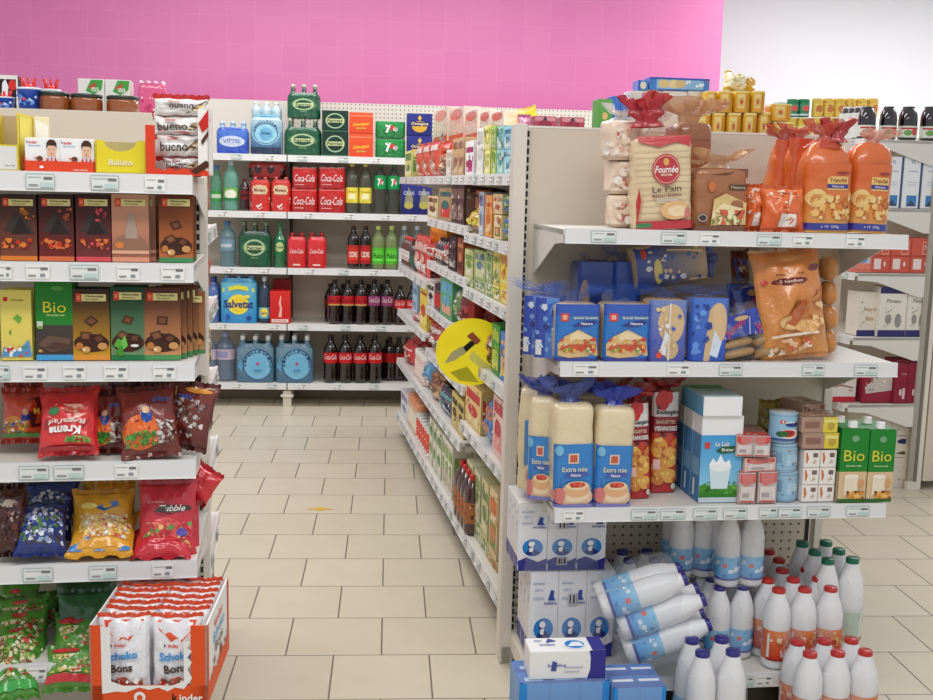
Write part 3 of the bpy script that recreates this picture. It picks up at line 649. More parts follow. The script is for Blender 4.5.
B.art(mfront(w,.12,h),[('t','Balisto',.5,.34,.5,.17,(248,240,190),{'s':.15}),('t','Balisto',.505,.325,.5,.17,(214,160,30),{'s':.15}),('t','Balisto',.5,.34,.5,.17,(250,244,205),{'s':.15})],w,h)
thing('display_tray',B,'bright yellow display tray with a curved cut-out front and white lettering','tray',LE,x,y+.06,z)
# bueno display
y=.03
x,w,h=LE.fit(146,203,160,y,z); x0b=LE.X(146,y,z); x1b=LE.X(209,y,z); w=x1b-x0b; x=(x0b+x1b)/2
hs=LE.Z(150,125,y)-z; hr=LE.Z(205,106,y)-z
B=MB(); d=.17; ro=(222,66,36)
B.box(-w/2,w/2,-d/2,d/2,0,.003,ro,'card',0); B.box(-w/2,w/2,d/2-.003,d/2,0,hr,(230,228,224),'card',0)
B.box(-w/2,-w/2+.003,-d/2,d/2,0,hs,(230,228,224),'card',0); B.box(w/2-.003,w/2,-d/2,d/2,0,hr,(238,236,232),'card',0)
B.box(-w/2,-w/2+w*.15,-d/2,-d/2+.003,0,hs,ro,'card',0); B.box(w/2-w*.17,w/2,-d/2,-d/2+.003,0,hr*.96,(240,238,234),'card',0); B.box(-w/2,w/2,-d/2,-d/2+.003,0,h*.30,(240,238,234),'card',0)
f=mfront(w,d,hr)
B.art(f,[('r',0,0,1,.06,ro),('p',[(0,.05),(.08,.09),(.14,.06),(.2,.1),(.28,.06),(.36,.1),(.5,.06),(.6,.1),(.75,.06),(.9,.1),(1,.06),(1,.02),(0,.02)],ro),('r',0,0,.15,hs/hr,ro),('t','kinder bueno',.42,.2,.3,.03,(60,50,45)),('p',[(.7,.06),(.95,.22),(1,.2),(1,.13),(.8,.02)],(80,40,28)),('p',[(.84,.75),(1,.95),(1,.7),(.9,.62)],(200,40,36)),('p',[(.88,.5),(1,.66),(1,.58),(.9,.44)],(90,50,34))],w,hr)
thing('display_carton',B,'red and white display carton stacked with wafer bar packs','carton',LE,x,y+d/2,z)
def bueno(w,h,i,inv=False):
    A=[('r',.0,.0,1,1,(238,236,234)),('p',[(0,.0),(0,.22),(.12,.14),(.25,.24),(.4,.12),(.6,.2),(.8,.1),(1,.2),(1,0)],(205,36,34)),('p',[(0,1),(0,.84),(.2,.92),(.5,.86),(1,.94),(1,1)],(205,36,34)),('p',[(.55,.05),(.72,.5),(.95,.9),(1,.8),(.85,.4),(.7,.05)],(96,52,34)),('p',[(.7,.3),(.8,.62),(.95,.7),(.9,.4)],(220,190,130)),('t','bueno',.38,.45,.6,.42,(60,36,28),{'r':pi if inv else .03,'b':.01}),('t','kinder',.36,.8,.22,.13,(214,40,40) ,{'r':pi if inv else 0})]
    if inv: A[-2]=('t','bueno',.5,.5,.46,.34,(60,36,28),{'r':pi,'b':.01})
    return pillow(w,h,.05,(236,234,232),A,i*3,crimp=(200,40,36),N=22)
pos=[(120,149,156,127+48),(152,205,132,157),(153,206,115,133),(150,208,98,116)]
for i,(a,b,t,bt) in enumerate([(160,200,157,172),(153,203,133,157),(150,206,115,135),(151,209,97,116)]):
    xa=LE.X(a,y,z+.1); xb=LE.X(b,y,z+.1); zt=LE.Z((a+b)/2,t,y); zb=LE.Z((a+b)/2,bt,y)
    thing('wafer_bar_pack',bueno(xb-xa,zt-zb,i,i==3),'white and red pack of wafer bars, '+('lowest in the display carton','lower of the two clear middle packs','second from the top of the pile','upside down on top of the pile')[i],'chocolate',LE,(xa+xb)/2,y+.045,zb,rz=(0,.02,-.03,.04)[i],group='wafer bar packs in the display carton')

# behind the panel: jars, cups, boxes
zt=ztL-.005; y=.50
for i,(a,b,t) in enumerate([(36,68,91),(68,101,93),(104,138,95)]):
    x,w,h=LE.fit(a,b,t,y,zt); put('sauce_jar',jar(w/2,h,(150,78,30),(34,48,40)),'amber glass jar with dark green lid, '+('beside the blue cup','between two other jars','closest to the wafer bars')[i],'jar',LE,x,y+w/2,zt,group='amber jars on top of the left shelving')
def cup(w,h):
    B=MB(); B.se(w/2,w/2,2,[(0,.78,.78),(h*.9,.98,.98),(h*.93,1.04,1.04),(h,1.04,1.04),(h,.94,.94)],(36,80,180),'plastic',24)
    K=mcyl(w/2*.93,h,h*.1,h*.9); B.art(K,[('e',.3,.5,.06,.16,(150,190,235)),('e',.65,.4,.05,.12,(130,170,225)),('spk',.1,.2,.9,.8,14,.006,[(90,140,220),(200,215,240),(220,60,60)],4)],w*1.5,h*.8,'plastic',True,.004)
    Lm=MB(); Lm.se(w/2*1.05,w/2*1.05,2,[(h*.96,1,1),(h*1.03,1,1),(h*1.05,.9,.9)],(226,232,242),'plastic',24)
    S=MB(); 
    for k in range(3): S.tube([((k-1)*.014,0,h*1.03),((k-1)*.013,0,h*1.25),((k-1)*.018,0.0,h*1.45)],.0045-.001*(k%2),(228,50,40))
    S.se(w*.3,w*.3,2,[(h*1.03,1,1),(h*1.12,.8,.8),(h*1.2,.3,.3)],(226,48,40),'plastic',18)
    return [('cup_body',B.mesh('cup_body'),(0,0,0),None),('rim',Lm.mesh('rim'),(0,0,0),None),('red_spout',S.mesh('red_spout'),(0,0,0),None)]
for i,(a,b,t,yy) in enumerate([(15,39,88,.5),(-8,13,97,.5),(40,60,90,.62)]):
    x,w,h=LE.fit(a,b,t,yy,zt); put('drinking_cup',cup(w,h),'blue cup with a red spout lid, '+('beside the amber jars','cut off by the edge of the picture','half hidden behind the first amber jar')[i],'cup',LE,x,yy+w/2,zt,group='blue cups on top of the left shelving')
x,w,h=LE.fit(-12,19,75,.66,zt)
thing('boxed_toy',carton(w,h,.06,(30,26,28),[('r',0,.9,1,1,WHT),('r',.94,0,1,1,WHT),('p',[(.45,.3),(.5,.8),(.6,.9),(.7,.7),(.64,.4),(.68,.2)],(240,240,240)),('e',.82,.75,.12,.14,(220,50,40)),('r',0,.1,.5,.3,(200,40,40))]),'black box with white edges and a red emblem behind the blue cups','box',LE,x,.69,zt)
for i,(a,b,t) in enumerate([(78,104.5,78.5),(105,131,79.5)]):
    x,w,h=LE.fit(a,b,t,.74,zt)
    thing('green_white_carton',carton(w,h,.06,(230,230,224),[('p',[(.3,.7),(.5,.98),(.95,.98),(.9,.75),(.6,.62)],(70,160,70)),('p',[(.4,.8),(.7,.92),(.6,.7)],(200,60,50)),('r',0,.3,.9,.55,(200,216,200)),('t','VIVA',.65,.74,.3,.12,(240,250,240)),('t','saveur',.5,.45,.5,.1,(100,150,110)),('r',0,0,1,.12,(150,190,140))]),'white carton with green leaves behind the jars, '+('over the first gap' if i==0 else 'next to the pink pack'),'carton',LE,x,.78,zt,group='white and green cartons behind the jars')
x,w,h=LE.fit(138,167,81,.74,zt)
t=six('bottle_pack','pink wrapped pack of small bottles behind the last amber jar',LE,x,.72,zt,w,h,.08,'slim',(240,160,190),'glass',(245,245,245),(226,90,140),'film',[('spk',.1,.2,.6,.7,12,.005,[(250,220,235),(200,50,110)],2),('r',.1,.02,.6,.15,(190,215,180))],wtop=.85,nx=4)

# sweets shelf 4 (upper bags)
def splash(seed,cols,n=40,x0=.05,y0=.05,x1=.95,y1=.95,sz=.012): return ('spk',x0,y0,x1,y1,int(n*2.2),sz*.62,cols,seed)
MIX=[(230,120,40),(90,150,50),(200,50,40),(235,190,60),(60,90,170),(245,235,220)]
def bagput(nm,lab,cat,F,p0,p1,t,bt,y,z,T,col,art,seed,tilt=-.25,rz=0,grp=None,roll=0,wr=.12,zoff=0,crimp=None):
    xa=F.X(p0,y,z+.08); xb=F.X(p1,y,z+.08); zb=F.Z((p0+p1)/2,bt,y); zt_=F.Z((p0+p1)/2,t,y)
    h=(zt_-zb)/max(.4,cos(tilt)); zb=max(zb,z+.002) if zoff==0 else zb
    return thing(nm,pillow(xb-xa,h,T,col,art,seed,wr=wr,crimp=crimp),lab,cat,F,(xa+xb)/2,y+T*.4,zb+.008,rz=rz,group=grp,tilt=(tilt,roll))
z=LZ[3]
orange=[('g',.04,.1,.96,.9,(220,90,40),(205,60,40)),('e',.3,.3,.25,.2,(230,150,50)),('e',.6,.45,.1,.14,(40,70,160)),('e',.6,.58,.06,.07,(230,180,140)),('p',[(.65,.85),(.98,.9),(.98,.3),(.75,.25)],(90,35,35)),splash(1,MIX,30,.05,.1,.7,.4,.007),('r',.05,.05,.95,.14,(60,140,50)),('t','M',.85,.6,.12,.12,(240,200,60))]
brownb=[('g',.04,.06,.96,.94,(110,40,34),(140,50,40)),('e',.35,.3,.34,.26,(232,110,44)),('e',.45,.52,.1,.12,(30,80,170)),('e',.45,.62,.07,.06,(235,190,150)),splash(2,[(60,150,50),(80,170,60),(40,120,40)],26,.06,.08,.6,.28,.008),splash(3,[(170,165,165),(120,90,80),(210,205,200),(90,50,40)],22,.6,.1,.95,.45,.009),('t','arbre',.72,.78,.3,.1,(70,110,190),{'s':.3})]
bagput('sweet_bag','red sweet bag lying flat behind the others at the back of the upper sweets shelf','sweets',LE,60,108,396,440,.22,z,.05,(170,35,36),[('r',.2,.5,.8,.7,(200,60,50))],11,-.3)
bagput('sweet_bag','dark red sweet bag standing behind the row on the upper sweets shelf','sweets',LE,105,160,394,440,.24,z,.05,(96,30,28),[splash(4,MIX,16,.1,.4,.9,.8,.01)],12,-.3)
bagput('sweet_bag','dark brown sweet bag standing at the back right of the upper sweets shelf','sweets',LE,150,197,388,440,.2,z,.06,(90,34,28),[('e',.7,.8,.25,.12,(225,150,60)),splash(5,[(200,190,180),(120,60,40)],14,.5,.5,.95,.9,.01)],13,-.3)
bagput('sweet_bag','red and green sweet bag standing at the back left of the upper sweets shelf','sweets',LE,0,40,392,440,.2,z,.05,(180,60,36),[splash(7,MIX,20)],14,-.25)
bagput('sweet_bag','orange and brown sweet bag at the left end of the upper sweets shelf','sweets',LE,-2,44,398,446,.08,z,.055,(190,60,40),orange,15,-.2)
bagput('sweet_bag','bright red sweet bag printed upside down on the upper sweets shelf','sweets',LE,34,97,401,459,.0,z,.06,(214,40,44),
  [('g',.05,.08,.95,.92,(222,48,50),(214,38,44)),('p',[(.15,.55),(.3,.74),(.75,.72),(.85,.58),(.7,.5),(.3,.48)],(240,170,150)),('e',.28,.62,.1,.07,(60,130,80)),('e',.6,.64,.16,.05,(190,80,60)),('p',[(.1,.34),(.12,.52),(.9,.5),(.82,.36)],(150,36,38)),('t',"Regal'ad",.5,.45,.66,.1,(242,236,228),{'r':pi,'s':.15}),('t','Krema',.48,.3,.56,.14,(246,246,244),{'r':pi,'s':.1,'b':.04}),splash(6,[(90,160,60),(130,190,80),(60,140,60)],12,.45,.1,.9,.2,.008),('r',.04,.0,.96,.05,(190,30,34))],16,-.45,roll=-.03)
bagput('sweet_bag','brown and orange sweet bag with a cartoon face beside the bright red bag','sweets',LE,84,127,403,457,.05,z,.055,(110,40,34),brownb,17,-.35)
bagput('sweet_bag','large orange and green sweet bag in front on the upper sweets shelf','sweets',LE,119,181,400,461,-.01,z,.065,(120,44,36),brownb,18,-.5,rz=.15,roll=-.05)
bagput('sweet_bag','glossy brown sweet bag drooping over the right corner of the upper sweets shelf','sweets',LE,160,207,393,453,.04,z,.065,(100,36,30),[('g',.05,.05,.95,.95,(96,34,30),(130,50,40)),splash(8,[(190,186,182),(140,100,80),(70,40,34),(215,210,205)],34,.05,.1,.9,.75,.01),('t','mini',.35,.78,.4,.1,(60,100,190),{'s':.3}),('e',.6,.9,.3,.05,(225,150,50))],19,-.35,rz=-.3,roll=.12)
# shelf 5
z=LZ[4]
bagput('sweet_bag','very dark brown sweet bag at the left edge of the lower sweets shelf','sweets',LE,-10,22,498,562,.0,z,.07,(70,26,22),[('e',.5,.75,.3,.06,(190,170,160)),splash(9,[(110,50,40),(40,16,14)],14)],21,-.3)
bagput('sweet_bag','dark sweet bag behind the blue bags on the lower sweets shelf','sweets',LE,5,48,484,540,.22,z,.06,(50,26,26),[splash(9,[(70,36,36),(30,16,14)],8)],22,-.25)
blu=[('g',.05,.05,.95,.95,(34,50,120),(50,80,160)),splash(10,[(40,70,170),(150,170,215),(30,34,80),(220,225,235),(70,60,60),(90,130,60)],60,.06,.1,.94,.85,.011)]
for i,(a,b,t,bt,yy,tl) in enumerate([(22,76,492,530,.16,-.4),(16,70,502,545,.09,-.7),(10,64,524,561,-.01,-.85)]):
    bagput('sweet_bag','dark blue sweet bag on lower sweets shelf, '+('highest of three','middle of three','lowest of three')[i],'sweets',LE,a,b,t,bt,yy,z,.06,(36,52,126),blu,23+i,tl,grp='blue sweet bags',zoff=1,roll=.04*i,rz=.1*i)
yel=[('g',.04,.05,.96,.95,(225,160,40),(236,176,50)),('p',[(.04,.16),(.3,.26),(.96,.1),(.96,.04),(.04,.04)],(50,130,205)),('e',.55,.42,.4,.16,(226,190,120)),splash(12,[(240,225,190),(225,150,60),(240,240,235),(210,90,70),(240,210,100)],50,.15,.22,.95,.58,.009),('p',[(.4,.7),(.75,.82),(.8,.74),(.55,.62)],(30,110,190)),('e',.3,.72,.14,.06,(245,220,120))]
for i,(a,b,t,bt,yy,tl) in enumerate([(80,122,481,516,.2,-.15),(90,134,492,548,.13,-.2),(66,131,506,556,.05,-.5),(62,132,538,562,-.01,-1.15)]):
    bagput('sweet_bag','yellow and blue sweet bag on lower sweets shelf, '+('upright furthest back','upright behind the front ones','large one leaning in front','lying flat at the bottom')[i],'sweets',LE,a,b,t,bt,yy,z,.055,(230,166,44),yel if i>1 else [('g',.04,.05,.96,.95,(214,150,40),(230,170,50)),('e',.3,.55,.15,.07,(200,60,40)),('t','fruits',.65,.5,.4,.1,(120,70,20),{'s':.3})],30+i,tl,grp='yellow sweet bags',zoff=1)
redb=[('g',.04,.04,.96,.96,(214,46,66),(206,44,60)),('e',.5,.32,.3,.2,(232,90,90)),('e',.2,.2,.14,.1,(90,160,70)),('e',.35,.12,.16,.06,(50,120,60)),splash(14,[(235,120,110),(200,40,60),(240,190,120),(90,170,80),(230,70,90)],34,.15,.06,.95,.45,.011),('e',.78,.3,.1,.06,(90,70,170)),('p',[(.28,.6),(.4,.7),(.9,.68),(.95,.62),(.6,.58)],(70,60,50)),('t','Tubble',.6,.65,.46,.09,(245,240,235),{'s':.25}),('t','gout fraise',.3,.74,.3,.04,(240,180,180))]
for i,(a,b,t,bt,yy,tl,rz) in enumerate([(140,192,472,520,.18,-.15,0),(137,200,482,556,.1,-.22,-.1),(135,196,494,561,.03,-.3,.0),(128,190,548,563,-.01,-1.2,0)]):
    bagput('sweet_bag','pinkish red fruit sweet bag on lower sweets shelf, '+('furthest back','second from the front','upright in front','flat at the bottom')[i],'sweets',LE,a,b,t,bt,yy,z,.05,(206,44,60),redb if i in(1,2) else [],40+i,tl,rz=rz,grp='red fruit sweet bags',zoff=1)
bagput('sweet_bag','red sweet bag sticking out past the right corner of the lower sweets shelf','sweets',LE,170,211,471,500,.12,z,.05,(214,34,50),[splash(15,[(60,70,60),(40,110,60)],8,.05,.3,.5,.6,.01)],45,-.3,rz=-.5,zoff=1,roll=.5)
# shelf 6
z=LZ[5]
grn=[('g',.04,.04,.96,.96,(70,140,50),(90,160,50)),splash(20,[(150,190,80),(60,120,40),(200,60,50),(225,200,150),(120,70,50),(235,230,200)],60,.06,.2,.94,.75,.011),('e',.45,.82,.16,.05,(210,50,50)),('r',.05,.04,.95,.14,(60,170,70))]
for i,(a,b,t,bt,yy,tl) in enumerate([(-8,34,598,640,.2,-.5),(22,56,604,655,.22,-.2),(-8,44,618,652,.1,-.8),(-10,44,636,676,.03,-.9),(-10,40,655,690,-.02,-1.0),(-8,36,668,706,-.06,-1.1)]):
    bagput('sweet_bag','bright green sweet bag on the bottom shelf, '+('highest at the back','back, touching the dark green bags','second layer down','third layer down','fourth layer down','lowest at the shelf edge')[i],'sweets',LE,a,b,t,bt,yy,z,.055,(80,150,50),grn,50+i,tl,grp='bright green sweet bags',zoff=1,rz=.05*i)
dg=[('g',.04,.04,.96,.96,(26,84,44),(34,96,50)),('e',.75,.35,.2,.06,(190,30,40)),('e',.25,.5,.14,.05,(170,40,46)),('t','fruits',.6,.52,.4,.1,(70,140,80))]
for i,(a,b,t,bt,yy,tl) in enumerate([(56,116,582,640,.24,-.1),(52,112,590,650,.17,-.15),(52,108,604,660,.1,-.3)]):
    bagput('sweet_bag','dark green sweet bag on the bottom sweets shelf, '+('furthest back','middle of three','front of three')[i],'sweets',LE,a,b,t,bt,yy,z,.05,(28,86,46),dg if i==2 else [('e',.3,.6,.2,.04,(130,40,44))],60+i,tl,grp='dark green sweet bags',zoff=1)
for i,(a,b,t,bt,yy) in enumerate([(44,92,640,682,.02),(38,92,668,697,-.04)]):
    bagput('sweet_bag','green sweet bag with a red stripe beside the orange display box, '+('upper' if i==0 else 'lower')+' of two','sweets',LE,a,b,t,bt,yy,z,.055,(90,150,60),[('g',.04,.3,.96,.96,(100,160,60),(80,150,60)),splash(22,[(225,200,110),(190,70,60),(240,230,190),(110,170,70)],30,.1,.3,.9,.75,.011),('r',.04,.08,.96,.26,(205,44,52)),('e',.4,.85,.3,.07,(205,40,50))],64+i,-.8,grp='green sweet bags with a red stripe',zoff=1)

# schoko-bons display box
yb=-.22; zb=LZ[5]+.002
SB=Frame(*LE.w(LE.X(89,yb,.62),yb,0)[:2],-.01)
w=SB.X(207,0,.62); ztp=SB.Z(148,626,0); h=ztp-zb; d=.29; 0
ob=(228,84,32)
B=MB(); fr=MB()
B.box(0,w,0,d,zb,zb+.004,ob,'card',0); B.box(0,.004,0,d,zb,ztp,(238,236,232),'card',0); B.box(0,w,d-.004,d,zb,ztp,(238,236,232),'card',0)
rm=lambda u,v,e:(w+e,u*d,zb+v*h)
B.box(w-.004,w,0,d,zb,ztp,(240,238,234),'card',0)
B.art(rm,[('r',0,0,.07,1,ob),('r',.93,0,1,1,ob),('p',[(0,0),(0,.3),(.1,.22),(.25,.3),(.4,.2),(.6,.3),(.8,.2),(1,.3),(1,0)],ob),('t','kinder',.5,.82,.36,.11,(225,90,50)),('t','Schoko',.5,.66,.5,.13,(90,170,220)),('t','Bons',.5,.5,.34,.13,(110,80,60)),('spk',.1,.25,.9,.4,14,.01,[(150,90,60),(235,230,220),(200,60,40)],5)],d,h)
fm_=lambda u,v,e:(u*w,-e,zb+v*h)
# front wall with a wide cut-out
cy=.24
B.box(0,w*.105,0,.004,zb,ztp,ob,'card',0); B.box(w*.86,w,0,.004,zb,ztp,ob,'card',0); B.box(0,w,0,.004,zb,zb+h*cy,ob,'card',0)
B.art(fm_,[('p',[(.1,1),(.18,.98),(.18,.3),(.28,.245),(.7,.245),(.8,.3),(.8,.82),(.86,.8),(.83,.72),(.87,.68),(.83,.6),(.87,.54),(.83,.45),(.87,.34),(.8,.2),(.72,.22),(.66,.17),(.58,.22),(.5,.19),(.42,.22),(.3,.16),(.22,.17),(.1,.14)],(238,238,236)),('t','k',.72,.09,.045,.1,(20,20,20)),('t','inder',.86,.085,.2,.1,(245,245,245)),('e',.42,.1,.05,.07,(240,240,238)),('e',.42,.09,.025,.04,ob)],w,h)
t=bpy.data.objects.new('display_box',B.mesh('display_box')); C.objects.link(t); t.location=SB.w(0,0,0); t.rotation_euler=(0,0,SB.th); meta(t,'orange and white open display box of small chocolate egg bags at the aisle corner','box')
sb_art=[('r',.05,.05,.95,.95,(234,234,238)),('p',[(.12,.97),(.88,.97),(.84,.86),(.7,.78),(.62,.72),(.5,.76),(.4,.71),(.28,.8),(.16,.86)],(226,76,34)),('t','k',.27,.67,.045,.05,(20,20,20)),('t','inder',.45,.67,.24,.05,(214,50,40)),('t','Schoko',.48,.53,.66,.11,(60,150,215),{'r':.08,'b':.04}),('t','Bons',.48,.37,.46,.11,(70,44,34),{'r':.08,'b':.04}),('e',.25,.17,.1,.07,(130,70,44)),('e',.27,.17,.05,.04,(240,235,225)),('e',.55,.2,.1,.07,(200,60,44)),('e',.72,.14,.12,.06,(120,64,44)),splash(30,[(200,50,40),(240,236,230),(130,70,44),(150,84,54)],16,.12,.08,.9,.26,.01)]
pw=w*.46
smesh=[pillow(pw,h*.98,.036,(232,232,236),sb_art,70+i,crimp=(226,76,34),N=24).mesh('bag') for i in range(2)]
for cix in range(2):
    for r in range(7):
        thing('chocolate_egg_bag',smesh[(r+cix)%2],'white bag of chocolate eggs in the display box, %s file, %s from front'%(('left','aisle-side')[cix],ORD[r]),'chocolate',SB,w*(.27+.46*cix),.025+r*.037,zb+.008,rz=random.uniform(-.05,.05),group='chocolate egg bags in the display box',tilt=(-.16+random.uniform(-.04,.04),random.uniform(-.03,.03)))

# small bags on the shelving edge beyond
rg=random.Random(5)
sc_=[((150,70,44),'brown'),((200,60,60),'red'),((222,190,120),'cream'),((90,120,70),'olive'),((190,110,50),'orange'),((110,60,50),'dark brown')]
for j,zt in enumerate((1.45,1.2,.95,.7,.42,.14)):
    for i in range(4):
        c,nm=sc_[(i*2+j)%6]
        thing('food_bag',pillow(.16,.19,.05,c,[('spk',.1,.1,.9,.9,14,.012,[sh(c,1.4),sh(c,.6),(225,215,200)],i+j*5)],i+j*7,N=14),'%s bag seen edge-on on the left aisle shelving, %s shelf from top, %s along'%(nm,ORD[j],ORD[i]),'food pack',LS,.12+.2*i,.045,zt+.003)
# ================================================================== DRINKS SHELVES AT THE BACK
GL=(40,80,60); DK=(24,14,14)
def bfit(p0,p1,t,y,z): return BG.fit(p0,p1,t,y,z)
Y0=.03
def pack(lab,p0,p1,t,k,kind,bc,bm,cc,wc,wm,art,y=Y0,wtop=.8,nx=3,zoff=0,d=None,ny=2,grp=None,bt=None,lb=None):
    z=BZs[k]+.001
    if bt: z=BG.Z((p0+p1)/2,bt,y)
    x,w,h=bfit(p0,p1,t,y,z); return six('bottle_pack',lab,BG,x,y,z,w,h,d or min(.3,w*2/nx),kind,bc,bm,cc,wc,wm,art,wtop,grp,nx=nx,ny=ny,lab=lb)
def bot(lab,p0,p1,t,k,kind,bc,bm,cc,lb,art,y=Y0,grp=None,cache={}):
    z=BZs[k]+.001; x,w,h=bfit(p0,p1,t,y,z); key=(kind,bc,cc,lb,grp or lab,round(h,2))
    if key not in cache: cache[key]=bottle(kind,h,w/2,bc,bm,cc,lb,20,None,art)
    return put_bottle(cache[key],lab,BG,x,y+w/2,z,group=grp)
def cart(lab,p0,p1,t,k,col,art,y=Y0,d=.13,bt=None,nm='drinks_carton',grp=None):
    z=BZs[k]+.001
    if bt: z=BG.Z((p0+p1)/2,bt,y)
    x,w,h=bfit(p0,p1,t,y,z); return thing(nm,carton(w,h,d,col,art),lab,'drinks pack',BG,x,y+d/2,z,group=grp)
PERR=[('r',.0,.05,1,1,(18,84,56)),('e',.5,.62,.42,.2,(60,120,80)),('e',.5,.62,.34,.26,(170,200,150)),('e',.5,.62,.27,.2,(22,80,54)),('r',.2,.55,.8,.68,(205,215,160)),('t','Perrier',.5,.61,.5,.1,(24,80,50)),('t','eau',.5,.3,.2,.06,(110,160,110))]
PBOX=[('r',0,0,1,1,(26,54,46)),('o',.5,.52,.36,.36,(160,190,150),0,.84),('r',.14,.44,.86,.62,(190,200,150)),('t','Perrier',.5,.53,.6,.12,(20,60,40)),('r',.0,.0,1,.06,(60,110,80))]
COKE=[('g',0,0,1,1,(170,20,26),(215,34,38)),('t','Coca-Cola',.5,.5,.84,.34,(248,240,240),{'s':.35,'b':.0}),('r',.1,.16,.5,.2,(240,160,160)),('r',.0,.93,1,.96,(240,120,120))]
# shelf 1 (top)
pack('royal blue water bottle pack with a white oval at the left end',216,248,121,0,'slim',(150,190,225),'glass',(190,210,240),(44,84,190),'film',[('g',0,0,1,1,(40,70,180),(80,130,220)),('e',.5,.52,.42,.24,(200,214,238)),('t','VITTEL',.5,.53,.6,.16,(110,130,190)),('p',[(0,.35),(.3,.2),(.6,.3),(1,.15),(1,0),(0,0)],(60,120,215))],wtop=.72)
pack('tall pale blue water bottle pack with a round blue emblem',250,282,116,0,'slim',(180,210,220),'glass',(240,244,246),(190,220,235),'film',[('g',0,0,1,1,(40,80,130),(180,214,230)),('e',.5,.6,.45,.33,(150,210,235)),('o',.5,.6,.4,.3,(40,70,110),0,.95),('e',.5,.6,.22,.17,(110,180,220)),('ring','S.PELLEGRINO',.5,.6,.085,.018,(40,80,130),2.9,.2),('t','acqua',.5,.6,.3,.08,(40,80,130)),('r',0,.0,1,.2,(30,50,80))],wtop=.9)
pack('pack of small clear bottles with white caps on top of the pale blue pack',251,281,102,0,'slim',(190,215,225),'glass',(246,246,248),(170,205,225),'shrink',[('r',.1,.1,.9,.6,(140,200,225)),('r',.3,.2,.7,.4,(90,160,200))],bt=120,y=.05,wtop=.55)
pack('dark green sparkling water pack, lower of two stacked on the top drinks shelf',284,321,118,0,'glassb',(14,70,44),'glass',(190,205,180),(20,90,60),'film',PERR,wtop=.66)
pack('dark green sparkling water pack stacked highest, above the top drinks shelf',287,320,84,0,'glassb',(14,70,44),'glass',(190,205,180),(20,90,60),'film',PERR,wtop=.66,bt=118.5,y=.05)
for i,(t,bt) in enumerate([(132.5,None),(110.5,132)]): cart('black-green boxed sparkling water cans beside the green packs, '+('lower','upper')+'' if False else 'black-green boxed cans beside the sparkling water packs, '+('lower box','upper box')[i],322,348,t,0,(24,48,42),PBOX,bt=bt)
for i,(t,bt) in enumerate([(133.5,None),(112.5,133)]): cart('orange soda carton with yellow script on the top drinks shelf, '+('lower one','upper one')[i],349,373,t,0,(226,84,40),[('g',0,0,1,1,(222,72,40),(232,90,50)),('r',0,.82,1,.86,(240,150,110)),('t','Schweppes',.5,.42,.7,.2,(240,200,60),{'s':.4,'r':.12}),('t','agrumes',.5,.22,.4,.08,(180,220,90))],bt=bt)
for i,(t,bt) in enumerate([(138.5,None),(121,138)]):
    z=BZs[0]; 
    pack('bright green lemonade can pack on the top drinks shelf, '+('lower one','upper one')[i],375.5,405,t,0,'jar',(20,130,60),'plastic',(190,195,190),(22,140,64),'film',[('g',0,0,1,1,(14,110,50),(30,160,76)),('t','7',.42,.55,.2,.5,(245,245,245),{'b':.06}),('e',.58,.6,.1,.14,(214,40,40)),('t','up',.68,.5,.16,.26,(245,245,245)),splash(3,[(60,190,100),(12,90,40)],14,.05,.1,.95,.9,.008)],wtop=.97,bt=bt,grp=None)
for i,(t,bt) in enumerate([(136,None),(113.5,135.5)]): cart('navy blue orange-drink carton at the right of the top drinks shelf, '+('lower one','upper one')[i],407,432,t,0,(40,44,120),[('g',0,0,1,1,(34,38,110),(50,56,140)),('e',.5,.4,.3,.26,(220,170,50)),('r',.16,.42,.84,.62,(40,44,120)),('t','Orangina',.5,.52,.68,.16,(245,225,140),{'s':.15}),('p',[(.5,.66),(.42,.8),(.5,.92),(.58,.8)],(230,190,60))],bt=bt,d=.16)
# shelf 2
bot('tall pale green glass water bottle, second from left on the second drinks shelf',223,238,160,1,'water',(120,190,170),'clearglass',(200,225,230),(.2,.45,(120,190,90)),[('e',.5,.5,.3,.35,(240,240,220)),('r',.0,.0,1,.2,(40,130,70))])
bot('clear green bottle at the far left end of the second drinks shelf',210,222,165,1,'water',(90,170,130),'clearglass',(60,120,190),(.2,.42,(60,150,70)),[('r',.2,.3,.8,.7,(200,220,190))],y=.06)
bot('dark wine-coloured bottle beside the tall pale green bottle',239,249,178,1,'soda',(50,14,18),'glass',(90,24,30),(.35,.6,(120,30,36)),[('r',.3,.3,.8,.7,(60,20,20))])
for i,(a,b) in enumerate([(250,270),(271,290.5)]):
    pack('red bottle carrier with a cream emblem on the second drinks shelf, '+('left','right')[i]+' one',a,b,177,1,'glassb',(90,20,20),'glass',(225,120,110),(205,40,38),'film',[('g',0,0,1,1,(205,36,34),(214,56,50)),('e',.5,.76,.4,.17,(230,215,180)),('r',.15,.6,.85,.9,(226,200,160)),('t','Monaco',.5,.75,.6,.12,(120,60,40)),('p',[(0,.3),(.4,.2),(1,.5),(1,.42),(.4,.12),(0,.24)],(240,225,215)),('p',[(0,.2),(.5,.1),(1,.36),(1,.32),(.5,.06),(0,.16)],(235,190,180))],wtop=.83,nx=2)
pack('dark red bottle pack lying behind and above the two red carriers',248,286,162,1,'glassb',(70,16,18),'glass',(210,120,110),(190,36,34),'film',[('e',.25,.6,.1,.3,(50,14,14)),('e',.6,.6,.1,.3,(50,14,14)),('e',.27,.8,.05,.1,(230,150,140)),('e',.62,.8,.05,.1,(230,150,140))],bt=178,y=.1,wtop=.9,nx=4)
